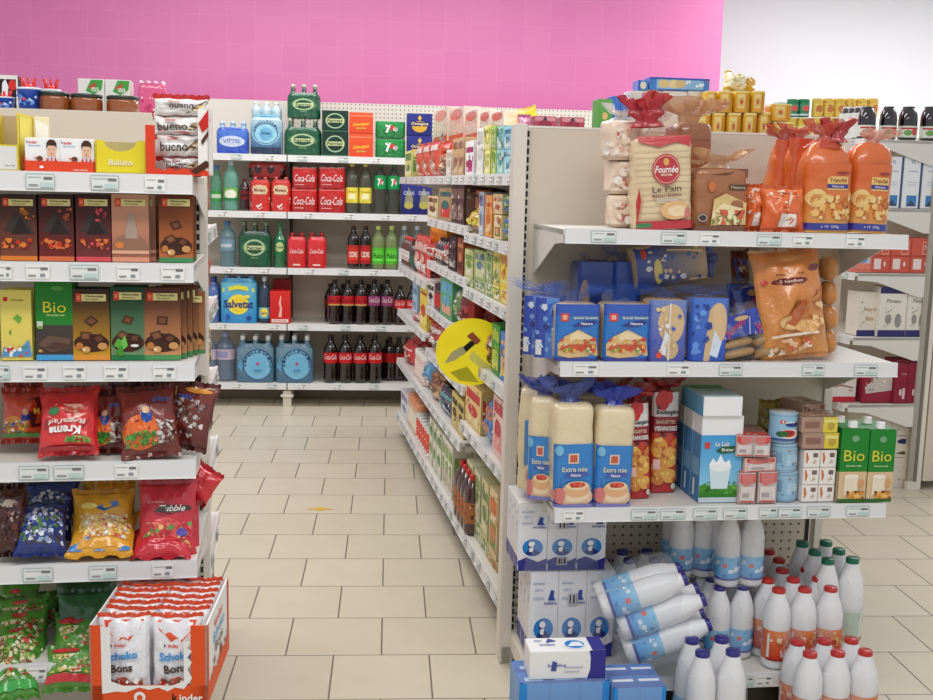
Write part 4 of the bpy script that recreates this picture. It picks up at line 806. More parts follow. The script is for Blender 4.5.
for i,(a,b,t,bt) in enumerate([(291,317,188.5,None),(318,345,188.5,None),(292,317,167,188.5),(318.5,345,167,188.5)]):
    pack('red cola can multipack on the second drinks shelf, '+('lower left','lower right','upper left','upper right')[i],a,b,t,1,'jar',(170,24,28),'plastic',(190,190,190),(205,28,32),'film',COKE,wtop=.97,bt=bt)
for i,(a,b) in enumerate([(345.5,358),(358.5,372)]): bot('clear lemonade bottle with a yellow label on the second drinks shelf, '+('left','right')[i]+' of two',a,b,161.5,1,'soda',(96,98,86),'clearglass',(240,225,120),(.2,.5,(238,220,80)),[('r',.3,.25,.7,.6,(245,240,190)),('t','Schweppes',.5,.72,.5,.16,(180,150,40)),('r',.3,.1,.6,.14,(200,180,60))],grp='clear bottles with yellow labels')
for i,(a,b) in enumerate([(373.5,386.5),(387,400)]): bot('dark clear soda bottle with a green 7up label, '+('left','right')[i]+' of two',a,b,162,1,'soda',(76,82,76),'clearglass',(60,150,80),(.48,.74,(20,150,80)),[('t','7',.44,.5,.16,.6,(250,250,250),{'b':.06}),('e',.55,.55,.07,.18,(220,40,40)),('t','up',.6,.42,.1,.3,(250,250,250))],grp='clear bottles with green labels')
for i,(a,b,bt,t) in enumerate([(401,416,None,184),(416,431,None,184)]): cart('navy blue soft-drink carton on the second drinks shelf, '+('left','right')[i],a,b,t,1,(36,40,110),[('g',0,0,1,1,(30,36,100),(54,60,140)),('p',[(.5,.9),(.3,.6),(.2,.3),(.7,.2),(.8,.5)],(150,150,120)),('e',.5,.3,.3,.12,(190,180,90)),('t','ORAN',.5,.7,.7,.14,(200,200,220))])
# shelf 3
bot('blue-tinted clear water bottle at the left of the third drinks shelf',219,235,221,2,'water',(110,150,160),'clearglass',(60,110,180),(.35,.6,(120,150,170)),[('r',.2,.3,.7,.6,(190,205,210))])
pack('dark green sparkling water pack with a pale emblem on the third drinks shelf',238,271,222,2,'glassb',(14,60,40),'glass',(120,150,120),(18,70,50),'film',PERR,wtop=.7)
bot('single green sparkling water bottle on the third drinks shelf',273,286,222,2,'glassb',(20,110,66),'glass',(40,120,70),(.3,.6,(30,110,70)),[('e',.5,.5,.22,.36,(190,205,140)),('t','Perrier',.5,.5,.4,.22,(30,90,60))])
for i,(a,b) in enumerate([(287,306),(307,326)]): pack('red wrapped pack of small cola bottles, third drinks shelf, '+('left','right')[i]+' one',a,b,233,2,'soda',(90,14,16),'glass',(210,36,40),(214,34,44),'film',[('g',0,0,1,1,(200,26,32),(226,50,60)),('t','Coca-Cola',.5,.6,.74,.16,(250,240,240),{'s':.35,'b':0}),('r',.3,.08,.7,.14,(240,200,200))],wtop=.8,nx=2)
for i,(a,b,bc,lc,ct) in enumerate([(347,359,(28,16,14),(190,50,44),'red'),(359.5,371,(28,16,14),(176,40,40),'red'),(371.5,384.5,(150,170,110),(90,190,60),'green'),(385,397.5,(150,170,110),(90,190,60),'green'),(398,410,(130,140,140),(200,205,215),'pale'),(410.5,423,(130,140,140),(90,130,200),'blue')]):
    art=[('r',.15,.15,.85,.85,sh(lc,1.1)),('t','Pulco' if ct=='green' else 'CIDRE',.5,.5,.5,.3,(30,80,30) if ct=='green' else (245,235,215)),('r',.2,.2,.8,.3,sh(lc,1.3))]
    bot('%s bottle with %s label, third drinks shelf, %s of six from left'%('dark' if i<2 else 'pale green' if i<4 else 'clear',ct,ORD[i]),a,b,226,2,'soda',bc,'glass' if i<2 else 'clearglass',(60,30,26) if i<2 else (200,220,120) if i<4 else (200,210,225),(.12,.5 if i>1 else .55,lc),art)
# shelf 4
pack('bright blue water pack with a yellow sun and the word Salvetat',220,257,276,3,'water',(110,180,220),'glass',(150,190,230),(50,160,215),'film',[('g',0,0,1,1,(40,140,205),(110,195,225)),('e',.5,.46,.3,.25,(250,230,70)),('e',.5,.46,.22,.18,(245,215,40)),('t','Salvetat',.5,.47,.84,.2,(30,60,130),{'b':.03}),('p',[(.05,.86),(.5,.95),(.95,.86),(.95,.76),(.5,.84),(.05,.76)],(230,225,60)),('e',.8,.12,.08,.06,(30,70,160)),('e',.2,.15,.06,.08,(40,90,180)),('e',.75,.66,.08,.04,(250,235,90))],wtop=.86)
pack('clear water pack mostly hidden at the left end of the fourth drinks shelf',206,219,278,3,'water',(110,140,190),'glass',(60,80,170),(70,100,190),'shrink',[],nx=1)
bot('clear blue water bottle with a small sun label beside the bright blue pack',258,270,277,3,'water',(60,84,110),'clearglass',(200,215,225),(.1,.34,(90,180,220)),[('e',.5,.55,.25,.4,(245,225,80)),('t','Salv',.5,.5,.4,.3,(30,70,150))])
cart('red cola carton showing a white bottle outline on the fourth drinks shelf',270,290,291,3,(214,36,34),[('g',0,0,1,1,(205,28,28),(222,48,42)),('p',[(.42,.2),(.5,.45),(.44,.62),(.52,.85),(.56,.85),(.54,.62),(.6,.45),(.58,.2)],(240,190,180)),('r',.08,.03,.92,.13,(235,225,220)),('t','COCA',.5,.08,.7,.06,(200,40,40))])
cart('second red cola carton standing behind the one with a bottle outline',273,290,280,3,(190,28,28),[('r',0,.8,1,1,(150,24,26))],y=.18)
def cola(lab,a,b,t,k,red,kk,grp,tone=(200,28,36),gold=False):
    art=[('t','Coca-Cola',.5,.6,.62,.5,(245,235,235) if not gold else (30,10,10),{'s':.3,'b':0})]+([('r',0,0,1,.16,(200,160,90))] if gold else [])
    bot(lab,a,b,t,k,'soda',(26,10,8),'glass',(30,20,20) if kk!='r' else (200,30,36),(.42,.64,tone),art,grp=grp)
for i in range(5): 
    a=328+i*13.2; cola('large cola bottle with %s label on fourth drinks shelf, %s of five'%('plain red' if i<3 else 'purple and white',ORD[i]),a,a+12.6,280,3,1,'k',['cola bottles with gold-edged red labels','cola bottles with purple labels'][i>2],(200,36,46) if i<3 else (150,60,110),i<3)
for i in range(2): cola('shorter cola bottle on the fourth drinks shelf, '+('nearer the large ones','beside the aisle shelving')[i],394+i*12,405.5+i*12,286,3,1,'k','shorter cola bottles',(214,40,54))
# shelf 5
for i,(a,b) in enumerate([(214,235),(206,216)]): bot('large water bottle with faded pink label, bottom drinks shelf, '+('in front','at the far left')[i],a,b,333,4,'water',(120,140,165),'clearglass',(150,160,200),(.45,.66,(200,180,200)),[('r',.2,.2,.6,.8,(150,150,190))],y=.05)
SPEL=[('g',0,0,1,1,(70,110,140),(110,150,170)),('e',.58,.52,.42,.46,(60,110,160)),('e',.58,.52,.4,.44,(120,190,225)),('o',.58,.52,.4,.44,(50,90,140),0,.96),('e',.58,.52,.22,.24,(110,185,225)),('ring','S.PELLEGRINO',.58,.52,.098,.026,(30,60,110),3.2,-.1),('p',[(.58+.06*cos(pi/2+j*pi/5)*(1 if j%2==0 else .45),.55+.07*sin(pi/2+j*pi/5)*(1 if j%2==0 else .45)) for j in range(10)],(200,40,60)),('p',[(.02,.45),(.14,.3),(.18,.5),(.1,.75)],(90,160,200)),('t','500',.58,.36,.18,.07,(60,120,170))]
for i,(a,b) in enumerate([(236,274),(275,313)]): pack('blue-grey water pack with round label and red star, '+('left','right')[i]+' one',a,b,336,4,'slim',(90,130,150),'glass',(220,226,230),(90,130,155),'film',SPEL,wtop=.74)
for i in range(4): a=323+i*14.9; cola('cola bottle with a red label on the bottom drinks shelf, %s from the left'%ORD[i],a,a+14.4,336,4,1,'k','cola bottles on the bottom drinks shelf',(205,26,32))
for i in range(3): 
    a=383+i*9; z=BZs[4]+.001; x,w,h=bfit(a,a+13,338,.12,z)
    bot('cola bottle set back on the bottom drinks shelf, %s of three'%ORD[i],a,a+13,338,4,'soda',(26,10,8),'glass',(30,20,20),(.42,.64,(180,24,30)),[],y=.14,grp='cola bottles set back')
for i in range(5):  # second row: cola, caps and labels coloured darker to carry the shelf shade
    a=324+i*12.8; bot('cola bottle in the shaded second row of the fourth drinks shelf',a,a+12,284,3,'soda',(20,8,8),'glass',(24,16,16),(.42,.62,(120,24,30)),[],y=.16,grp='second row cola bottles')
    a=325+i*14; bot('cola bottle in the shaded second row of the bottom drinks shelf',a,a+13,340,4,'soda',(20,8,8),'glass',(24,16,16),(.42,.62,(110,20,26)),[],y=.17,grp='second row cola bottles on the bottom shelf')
# ================================================================== RIGHT END DISPLAY
def rx(p0,p1,t,y,z): return RE.fit(p0,p1,t,y,z)
TAN=(222,190,150); CR=(232,214,180)
def lab_of(dx=0): pass
# ---- top shelf: bread
z=RZ[0]+.001
bl_white=[('r',0,.0,1,.05,(220,150,130))]
for i,(a,b,t,bt,ly) in enumerate([(612,640,195,225,.16),(612,641,161,194,.16),(606,645,120,160,.15)]):
    zb=z if i==0 else RE.Z(626,bt,ly); x,w,h=rx(a,b,t,ly,zb)
    art=[('spk',.3,.2,.7,.8,14,.008,[(226,170,150),(235,220,210),(200,90,80)],i),('p',[(.86,.0),(.95,.4),(.88,.7),(.98,.7),(1,.0)],(196,60,60)),('spk',0,.1,1,.8,16,.012,[(244,226,206),(226,200,176),(240,236,230)],i+5)]
    put('bread_bag',loaf(w,h,.13,(236,212,190),art,(226,226,220),seed=i,slices=False,n=3,jit=.016,necks=(.05 if i==2 else .02,.045,.05)),'white film bag of sliced bread lying in the left stack on the top shelf, '+('lowest','middle','topmost')[i],'bread',RE,x,ly+.065,zb,rz=-.1,group='left stack of white bread bags')
# front Le Pain bag
a,b,t=637,696,140; ly=.04; x,w,h=rx(a+1,b-1,t-4,ly,z)
pain=[('r',0,.0,1,.09,(196,48,56)),('p',[(0,.09),(.3,.05),(.7,.12),(1,.08),(1,.03),(0,.03)],(196,48,56)),('r',.0,.02,.25,.07,(60,130,80)),
 ('p',[(.02,1),(.98,1),(.96,.88),(.7,.93),(.4,.88),(.06,.94)],(196,60,64)),('e',.52,.64,.24,.165,(190,44,56)),('o',.52,.64,.22,.15,(232,180,170),0,.95),('e',.52,.72,.05,.04,(226,170,90)),('t','Fournée',.52,.64,.4,.075,(246,238,230),{'s':.25,'b':.02}),('t','dorée',.52,.585,.2,.035,(240,210,190)),
 ('t','Le Pain',.52,.43,.5,.065,(70,40,34),{'r':.05,'b':.01}),('t','Blanc Extra',.52,.36,.5,.035,(120,60,50),{'r':.05}),('r',.34,.3,.72,.32,(200,190,180)),('e',.66,.2,.26,.1,(226,180,120)),('e',.7,.19,.18,.06,(238,214,170)),('e',.88,.17,.06,.06,(205,120,110)),('p',[(.0,.02),(.07,.3),(.05,.45),(.0,.3)],(190,50,50))]
put('bread_bag',loaf(w,h,.12,(228,204,164),pain,(170,30,40),seed=4,n=5,necks=(.115,.058,.06),lean=(-.03,.03),neckm='clear',tie=None),'large upright bag of sliced white bread with a round red emblem','bread',RE,x,ly+.06,z,rz=-.06,tilt=(-.03,-.06))
NK=MB(); neck(NK,0,0,-.01,.05,.062,.085,(176,28,40),'film',7,(-.01,.01),48,2,.55,.8); neck(NK,0,0,.03,.03,.045,.05,(196,60,60),'film',5,(.02,.0),40,5,.6,.7)
t_=[o for o in C.objects if o.get('label','').startswith('large upright bag of sliced white bread')][0]; obj('red_bag_top',NK,t_,(-.03,.01,h+.04))
# brown breads
x,w,h=rx(674,712,170-50,.17,z); h2=RE.Z(693,121,.17)-z
brn=[('r',0,.0,1,.28,(150,96,60)),('e',.5,.62,.45,.2,(150,84,48)),('t','campagne',.5,.62,.5,.05,(205,170,130)),('spk',.05,.05,.95,.4,26,.012,[(190,130,80),(120,66,36),(220,170,110),(84,110,50)],3)]
put('bread_bag',loaf(w,h2,.14,(150,92,56),brn,(196,140,96),seed=6,slices=True,necks=(.09,.1,.1),lean=(.02,0),nflat=.5),'tall brown bread bag standing behind, its gathered top above the shelving panel','bread',RE,x,.27,z,rz=.05)
B_=MB()
x,w,h=rx(691,747,168,.05,z)
br2=[('p',[(.0,1),(1,1),(1,.85),(.5,.92),(0,.84)],(130,72,40)),('e',.3,.7,.07,.08,(205,110,60)),('r',.62,.66,.96,.74,(60,36,28)),('t','Nature',.78,.7,.28,.05,(200,180,150)),('p',[(.3,.08),(.34,.5),(.55,.6),(.98,.45),(.98,.1)],(226,196,130)),('p',[(.34,.3),(.5,.44),(.9,.36),(.7,.26)],(240,222,170)),('spk',.32,.1,.96,.34,26,.01,[(120,150,60),(214,90,60),(240,226,180),(170,120,60)],8),('e',.15,.2,.09,.07,(60,40,34)),('o',.15,.2,.08,.06,(214,190,170),0,.8),('r',0,0,1,.08,(120,72,44))]
put('bread_bag',loaf(w,h,.13,(164,104,64),br2,(214,170,130),seed=8,n=5,slices=False,necks=(.06,.075,.07),lean=(.02,-.02),nflat=.45),'squat bag of brown sandwich bread in front on the top shelf','bread',RE,x,.115,z,rz=.04)
# small orange bags
for i,(a,b,t,cx) in enumerate([(746,766,188,.0),(764,808,190,0)]):
    x,w,h=rx(a,b,t,.03+.04*(1-i),z)
    art=[('g',.03,.03,.97,.97,(226,96,40),(232,120,60)),('r',.35,.05,.75,.35,(243,238,232)),('p',[(.5,.35),(.6,.7),(.8,.95),(.5,.98),(.3,.9),(.6,.88),(.52,.6)],(240,214,190)),('spk',.05,.3,.95,.95,16,.006,[(240,200,160),(250,232,214),(214,80,30)],i)]
    thing('snack_bag',pillow(w,h/cos(.2),.06,(228,104,44),art,90+i,wr=.2),'small bright orange bag with a white label, '+('narrow one beside the brown bread' if i==0 else 'wide one before the brioche bags'),'snack',RE,x,.06+.04*(1-i),z+.004,tilt=(-.15,0),rz=.0)
# brioche bags
brio=[('g',0,.0,1,.6,(232,170,80),(216,100,42)),('g',0,.6,1,.76,(216,100,42),(216,106,46)),('r',.4,.47,.86,.62,(235,190,110)),('t','Tranché',.63,.58,.38,.045,(140,70,30)),('r',.4,.49,.86,.535,(50,50,140)),('t','Nature',.63,.512,.26,.024,(230,220,240)),('e',.2,.38,.2,.1,(236,200,130)),('p',[(.1,.34),(.3,.42),(.95,.44),(.95,.22),(.1,.16)],(228,176,96)),('spk',.08,.15,.95,.42,36,.012,[(214,140,60),(240,206,140),(236,190,110),(205,120,50)],5),('r',.0,.03,1,.105,(52,54,150)),('t','x 10  250g',.5,.067,.4,.035,(205,200,225)),('e',.72,.66,.16,.012,(150,40,40))]
for i,(a,b,t,ly,sd) in enumerate([(766,789,140,.24,1),(783,808,138,.2,2),(804,851,141,.05,3),(849,889,142,.07,4)]):
    x,w,h=rx(a,b,t,ly,z)
    put('brioche_bag',loaf(w,h,.1,(216,106,46),brio if i>1 else [('g',0,0,1,1,(226,120,50),(205,84,44)),('spk',.1,.05,.9,.3,14,.012,[(240,200,130),(226,150,70)],i)],(205,80,60) if i!=3 else (216,150,130),seed=sd,n=3.2,slices=False,necks=(.055 if i!=2 else .075,.05,.05),lean=(.03 if i==3 else -.01,0),tie=None,nflat=.6,jit=.014,taper=True),
      ('orange brioche bag furthest left of four, behind','orange brioche bag second from the left, half hidden','orange brioche bag with a red knotted top','orange brioche bag at the right end of the top shelf')[i],'bread',RE,x,ly+.05,z,tilt=(0,(.08,.04,0,.03)[i]))
    if i==2:
        K_=MB(); neck(K_,0,0,-.005,.04,.045,.06,(176,44,50),'film',6,(.01,0),40,3,.6,.7); obj('knotted_top',K_,C.objects[-1].parent if False else [o for o in C.objects if o.get('label')=='orange brioche bag with a red knotted top'][0],(.028,0,h+.005))

# ---- second shelf: blue sandwich bread
z=RZ[1]+.001; BB=(32,84,180)
sand=[('r',0,0,1,1,(38,118,200)),('r',0,.8,1,1,(44,90,190)),('r',.0,0,1,.06,(50,60,150)),('r',.1,.7,.28,.84,(214,60,50)),('r',.14,.73,.24,.81,(240,170,150)),('t','Spécial Sandwich',.66,.76,.56,.06,(230,225,190)),('p',[(.35,.62),(.55,.7),(.85,.72),(.95,.68),(.7,.61)],(40,50,140)),('t','Nature',.68,.665,.26,.05,(235,235,245)),
 ('p',[(.05,.3),(.2,.44),(.5,.56),(.9,.4),(.97,.1),(.3,.06),(.06,.1)],(222,186,130)),('p',[(.08,.33),(.45,.54),(.9,.4),(.5,.38)],(238,214,170)),('p',[(.08,.34),(.12,.4),(.9,.42),(.9,.36)],(205,70,40)),('p',[(.05,.2),(.3,.3),(.9,.3),(.92,.24),(.3,.18)],(205,90,50)),('spk',.1,.16,.9,.4,30,.007,[(214,70,40),(236,180,90),(120,160,60),(240,226,190)],6)]
sideb=[('r',0,0,1,1,(40,70,170))]
def sbag(lab,p0,p1,t,ly,seed,rz=0,art=sand,bc=(214,190,156),fc=(40,96,200),nk=(.07,.07,.06),d=.11,lean=(0,0),tilt=(0,0),zb=None,nf=.5,n=6,sl=True):
    zz=zb or z; x,w,h=rx(p0,p1,t,ly,zz)
    return put('bread_bag',loaf(w,h,d,bc,art,fc,seed=seed,n=n,slices=sl,necks=nk,lean=lean,neckm='clear',nflat=nf),lab,'bread',RE,x,ly+d/2,zz,rz=rz,tilt=tilt)
blue2=[('r',0,0,.5,1,(44,70,170)),('g',.5,0,1,1,(60,110,200),(90,140,215)),('r',.1,.05,.35,.3,(226,226,226)),('p',[(.3,.5),(.6,.9),(.9,.95),(.7,.4)],(40,90,200)),('spk',.0,.1,1,.9,20,.01,[(120,160,220),(30,50,130),(210,220,235)],7)]
sbag('blue sandwich bread bag turned sideways at the far left of the second shelf',530,552,296,.13,1,rz=-.5,art=blue2,nk=(.04,.06,.06),lean=(-.03,-.01),bc=(70,90,160))
sbag('blue sandwich bread bag turned sideways just left of the sandwich picture bags',541,566,298,.07,2,rz=-.45,art=blue2,nk=(.05,.07,.05),lean=(-.04,0),bc=(90,110,170))
sbag('blue sandwich bread bag with a sandwich picture, left of two on the second shelf',554,599,304,.02,3,nk=(.05,.08,.07),lean=(0,.02))
sbag('blue sandwich bread bag with a sandwich picture, right of two on the second shelf',602,649,304,.02,4,nk=(.06,.1,.07),lean=(-.01,.02))
slice_side=[('g',0,0,1,1,(70,80,170),(120,140,200)),('e',.55,.62,.34,.32,(216,184,140)),('p',[(.0,.05),(.2,.6),(.35,.5),(.3,.05)],(44,70,180)),('p',[(.7,.05),(.95,.6),(1,.1)],(50,80,190)),('e',.55,.2,.2,.16,(200,170,130)),('r',.48,.02,.52,.95,(230,226,220)),('p',[(.25,.12),(.4,.5),(.48,.44),(.42,.1)],(226,230,240)),('e',.26,.1,.08,.05,(214,70,60)),('spk',.1,.1,.9,.9,14,.01,[(226,200,150),(60,90,200),(235,235,240)],4)]
sbag('bread bag showing its slices end-on through blue film, middle of the second shelf',647,687,300,.02,5,art=slice_side,nk=(.03,.03,.02),bc=(204,172,130),n=4)
sbag('blue and clear bread bag beside the long bun packs on the second shelf',688,728,298,.03,6,art=[('g',0,0,1,1,(40,84,190),(70,120,210)),('e',.68,.6,.26,.33,(220,188,144)),('p',[(.35,.0),(.45,.8),(.55,.9),(.58,.3),(.5,0)],(210,180,136)),('p',[(.5,.1),(.6,.5),(.8,.3),(.7,.05)],(214,226,240)),('spk',.05,.1,.6,.9,14,.012,[(100,150,230),(30,60,150)],3)],nk=(.035,.08,.06),bc=(120,120,150),n=4,lean=(0,.03))
sbag('blue bread bag in the back row behind the first sandwich picture bag',576,618,262,.24,7,art=[('g',0,0,1,1,(30,60,150),(40,80,170)),('e',.15,.4,.12,.35,(190,160,120)),('e',.75,.5,.2,.12,(150,160,200))],nk=(.03,.05,.04),bc=(50,70,140),d=.13,zb=RE.Z(600,322,.24)-.03)
sbag('blue bread bag in the back row behind the second sandwich picture bag',612,640,262,.22,8,art=[('g',0,0,1,1,(30,70,170),(36,80,180)),('e',.4,.3,.3,.2,(120,140,190))],nk=(.05,.07,.05),lean=(.02,0),bc=(44,80,170),d=.13,zb=RE.Z(625,322,.22)-.03)
# big bag lying on top of the row
xw=RE.X(636,.16,1.3); xe=RE.X(706,.16,1.3); zz=RE.Z(670,290,.16); hh_=RE.Z(670,252,.16)-zz
put('bread_bag',loaf(.13,xe-xw,hh_*1.1,(206,176,136),[('g',0,0,1,1,(44,70,160),(190,160,120)),('p',[(0,.05),(1,.05),(1,.3),(0,.4)],(40,60,150)),('p',[(.15,.1),(.9,.5),(.8,.65),(.1,.35)],(44,80,190)),('e',.6,.3,.3,.06,(230,214,120)),('e',.15,.12,.12,.04,(214,70,50)),('p',[(.1,.45),(.9,.75),(.9,.98),(.2,.95)],(216,186,140)),('spk',.1,.1,.9,.9,20,.01,[(235,235,240),(60,90,190),(226,200,160)],8)],(60,90,190),seed=11,n=3.5,slices=False,necks=(.05,.05,.05)),'blue and brown bread bag lying sideways on top of the second shelf row','bread',RE,xw,.23,zz+hh_*.5,tilt=(0,pi/2-.15),rz=.0)
# bun packs
def buns(w,h,i):
    B=MB(); k=3
    for j in range(2):
        for s in(0,1):
            zc=h*(.16+.26*j*1.1)
            for q in(0,):
                B.se(w*.46,.045,2.4,[(h*(.03+.2*j*1.05+ .0),.7,.7),(h*(.06+.2*j*1.05),1,1),(h*(.14+.2*j*1.05),1.0,1),(h*(.2+.2*j*1.05),.75,.75),(h*(.215+.2*j*1.05),.3,.3)],(222,184,130),'bread',24,True,None,.004,seed=j)
    F_=pillow(w*1.05,h*1.05,.075,(210,220,235),[],30+i,m='clear',wr=.2)
    Lb=MB(); mp=lambda u,v,e:((u-.5)*w*.96,-.036-e-.006*sin(pi*u),h*(.45+.5*v)); Lb.art(mp,[('r',0,0,1,.92,(38,60,160)),('p',[(.15,.0),(.85,.0),(.95,.75),(.1,.85)],(225,222,230)),('t','Jumpy',.5,.42,.7,.34,(205,40,44),{'r':.5,'s':.2}),('e',.7,.75,.2,.1,(205,170,120)),('p',[(0,0),(.12,0),(.3,.9),(0,.9)],(50,80,190))],w,h*.5,'film',True)
    return [('bread_buns',B.mesh('bread_buns'),(0,0,0),None),('film_wrap',F_.mesh('film_wrap'),(0,0,0),None),('printed_label',Lb.mesh('printed_label'),(0,0,0),None)]
for i,(a,b,t,ly,ti,rz) in enumerate([(723,763,316,.01,-.22,.12),(757,798,308,.02,-.34,.05),(726,752,280,.2,-.1,.1),(748,776,286,.14,-.25,0)]):
    x,w,h=rx(a,b,t,ly,z); put('bun_pack',buns(w,h/cos(ti),i),('blue and white pack of soft buns tilted left, front left','blue and white pack of soft buns in front of the orange baguette bag','shaded bun pack at the back behind the front bun packs','bun pack in the second row, left of the baguettes')[i],'bread',RE,x,ly+.05,z+.002,tilt=(ti,-.2 if i!=2 else 0),rz=rz)
x,w,h=rx(738,756,252,.24,z); thing('bread_bag',pillow(w,h,.07,(130,70,50),[('spk',.1,.1,.9,.95,30,.012,[(190,140,110),(90,60,60),(60,80,170),(214,190,160)],2),('r',.1,.05,.25,.95,(60,70,160))],71,wr=.25),'tall narrow brown bag standing left of the orange baguette bag','bread',RE,x,.28,z,tilt=(-.05,-.08))
# orange baguette bags
bag_art=[('g',.02,.02,.98,.98,(220,150,80),(214,130,64)),('p',[(.03,.75),(.97,.85),(.97,.98),(.03,.98)],(226,128,60)),('e',.45,.72,.26,.035,(120,36,40)),('t','Brioches',.45,.722,.34,.03,(235,210,190),{'s':.2}),('e',.85,.82,.1,.03,(120,40,40)),('e',.1,.72,.05,.025,(200,60,50)),('t','Recette',.45,.79,.4,.02,(130,60,40)),
 ('p',[(.25,.28),(.4,.45),(.95,.64),(.97,.52),(.6,.38),(.45,.24)],(196,100,44)),('p',[(.35,.32),(.5,.44),(.9,.58),(.92,.55),(.55,.38)],(226,150,80)),('e',.4,.33,.18,.07,(232,190,130)),('e',.65,.28,.22,.06,(228,176,110)),('r',.1,.2,.8,.225,(240,222,200)),('spk',.05,.03,.7,.18,20,.012,[(235,190,150),(222,100,50),(245,225,205)],7),('spk',.6,.2,.95,.5,12,.012,[(240,200,140),(205,130,60)],8)]
x,w,h=rx(764,834,252,.03,z); thing('baguette_bag',pillow(w,h/cos(.16)*1.0,.09,(222,150,86),bag_art,80,wr=.22),'tall clear-orange bag of long brioche rolls reaching up to the shelf above','bread',RE,x,.06,z+.004,tilt=(-.12,-.13))
x,w,h=rx(826,845,252,.1,z)
B=MB()
for j in range(4): B.se(w*.42,.04,2.2,[(h*(.02+.235*j),.5,.5),(h*(.06+.235*j),.95,.95),(h*(.13+.235*j),1,1),(h*(.2+.235*j),.9,.9),(h*(.24+.235*j),.5,.5)],(214,140,66),'bread',22,True,None,.004,seed=j)
put('baguette_bag',[('bread_rolls',B.mesh('bread_rolls'),(0,0,0),None),('film_wrap',pillow(w*1.15,h*1.02,.1,(240,200,150),[],81,m='clear',wr=.2).mesh('film_wrap'),(0,0,0),None)],'narrow clear bag of golden rolls at the right end of the second shelf','bread',RE,x,.16,z,tilt=(0,-.06))
x,w,h=rx(786,822,252,.2,z); thing('baguette_bag',pillow(w,h,.08,(205,120,60),[('spk',.1,.05,.9,.9,26,.016,[(226,160,90),(190,90,40),(240,205,160)],2)],82,wr=.2),'orange baguette bag standing behind the tall front one','bread',RE,x,.3,z,tilt=(-.03,-.05))

# ---- third shelf
z=RZ[2]+.001
wl=[('r',.0,.0,1,.62,(44,130,205)),('r',.0,.0,1,.04,(90,90,170)),('p',[(0,.04),(.12,.04),(.18,.28),(0,.36)],(60,80,170)),('r',.34,.43,.6,.53,(225,205,190)),('r',.38,.445,.56,.515,(200,90,60)),('e',.12,.56,.1,.05,(120,190,230)),('t','Extra mie',.5,.375,.62,.05,(220,215,190)),('p',[(.2,.3),(.4,.345),(.8,.345),(.88,.32),(.6,.295)],(70,90,180)),('t','Nature',.52,.318,.24,.03,(240,240,250)),
 ('e',.5,.1,.46,.1,(228,190,160)),('e',.52,.14,.38,.09,(238,214,180)),('e',.55,.18,.34,.08,(228,176,130)),('e',.56,.215,.28,.045,(240,214,170)),('e',.56,.225,.2,.028,(205,60,44)),('spk',.4,.2,.72,.25,10,.007,[(190,40,40),(226,90,70)],3),('e',.12,.12,.14,.08,(214,120,120)),('r',0,.0,1,.035,(120,120,190))]
def wbag(lab,p0,p1,t,ly,seed,nkc,d=.11,rz=0,sc=1,art=wl,bc=(230,212,176),nk=(.075,.06,.05),tilt=(0,0),lean=(0,0)):
    x,w,h=rx(p0,p1,t,ly,z); return put('bread_bag',loaf(w,h,d,bc,art,nkc,seed=seed,n=5,slices=False,necks=nk,lean=lean,tie=None,nflat=.6),lab,'bread',RE,x,ly+d/2,z,rz=rz,tilt=tilt)
wbag('crustless white bread bag furthest left on the third shelf, label turned away',521,545,390,.2,1,(60,80,170),art=[('r',.3,.25,1,.7,(60,130,200)),('e',.7,.15,.3,.1,(210,120,90))],rz=-.3,nk=(.05,.04,.05))
wbag('white bread bag with a blue label half hidden at the left of the third shelf',532,560,398,.1,2,(50,70,170),rz=-.35,nk=(.06,.06,.05))
wbag('white bread bag with a blue label and pancake picture, left of the front two',553,594,405,.02,3,(70,90,170),tilt=(0,-.02),lean=(-.005,.02),nk=(.08,.07,.05))
wbag('white bread bag with a blue label and pancake picture, right of the front two',593,631,408,.02,4,(30,70,200),nk=(.07,.065,.05),lean=(.005,.02),tilt=(0,.02))
wbag('white bread bag in the second row behind the front two',574,606,396,.18,5,(70,90,170),art=[],nk=(.05,.05,.05))
vn=[('r',0,.0,1,.1,(190,30,40)),('r',0,.6,1,.76,(150,30,50)),('r',.0,.76,1,1,(226,222,222)),('e',.35,.92,.26,.1,(205,26,36)),('e',.6,.95,.12,.06,(214,40,48)),('t','la',.2,.86,.14,.05,(20,20,20)),('t','Boulangère',.55,.8,.84,.06,(30,26,26),{'s':.1}),('t','BAGUETTES',.5,.71,.7,.035,(240,214,180)),('t','VIENNOISES',.5,.645,.86,.045,(248,244,240),{'b':.03}),
 ('r',0,.1,1,.6,(196,60,40)),('e',.3,.45,.3,.1,(226,160,60)),('e',.7,.36,.32,.1,(230,172,80)),('e',.35,.25,.32,.1,(222,150,60)),('e',.72,.17,.28,.07,(230,172,80)),('e',.3,.12,.2,.04,(214,130,50)),('spk',.05,.1,.95,.56,22,.01,[(240,196,100),(205,120,50),(190,90,40)],4),('r',.08,.24,.32,.34,(235,190,190)),('e',.86,.07,.09,.03,(200,214,190)),('r',.3,.575,.48,.6,(60,20,20)),('r',.8,.575,.95,.6,(60,20,20))]
wbag('red bag of long viennoise baguettes, front left of the red ones',628,650,403,.1,6,(190,36,44),art=vn,bc=(190,60,50),nk=(.06,.06,.05),d=.08,tilt=(0,-.06))
wbag('red bag of long viennoise baguettes standing rightmost by the milk cartons',648,675,392,.16,7,(170,20,36),art=vn,bc=(190,60,50),nk=(.06,.06,.05),d=.08,tilt=(0,0))
wbag('red bag of viennoise baguettes in the back, its top showing between bread bags',598,628,392,.28,8,(200,60,60),art=vn,bc=(200,120,100),nk=(.05,.05,.05),d=.08)
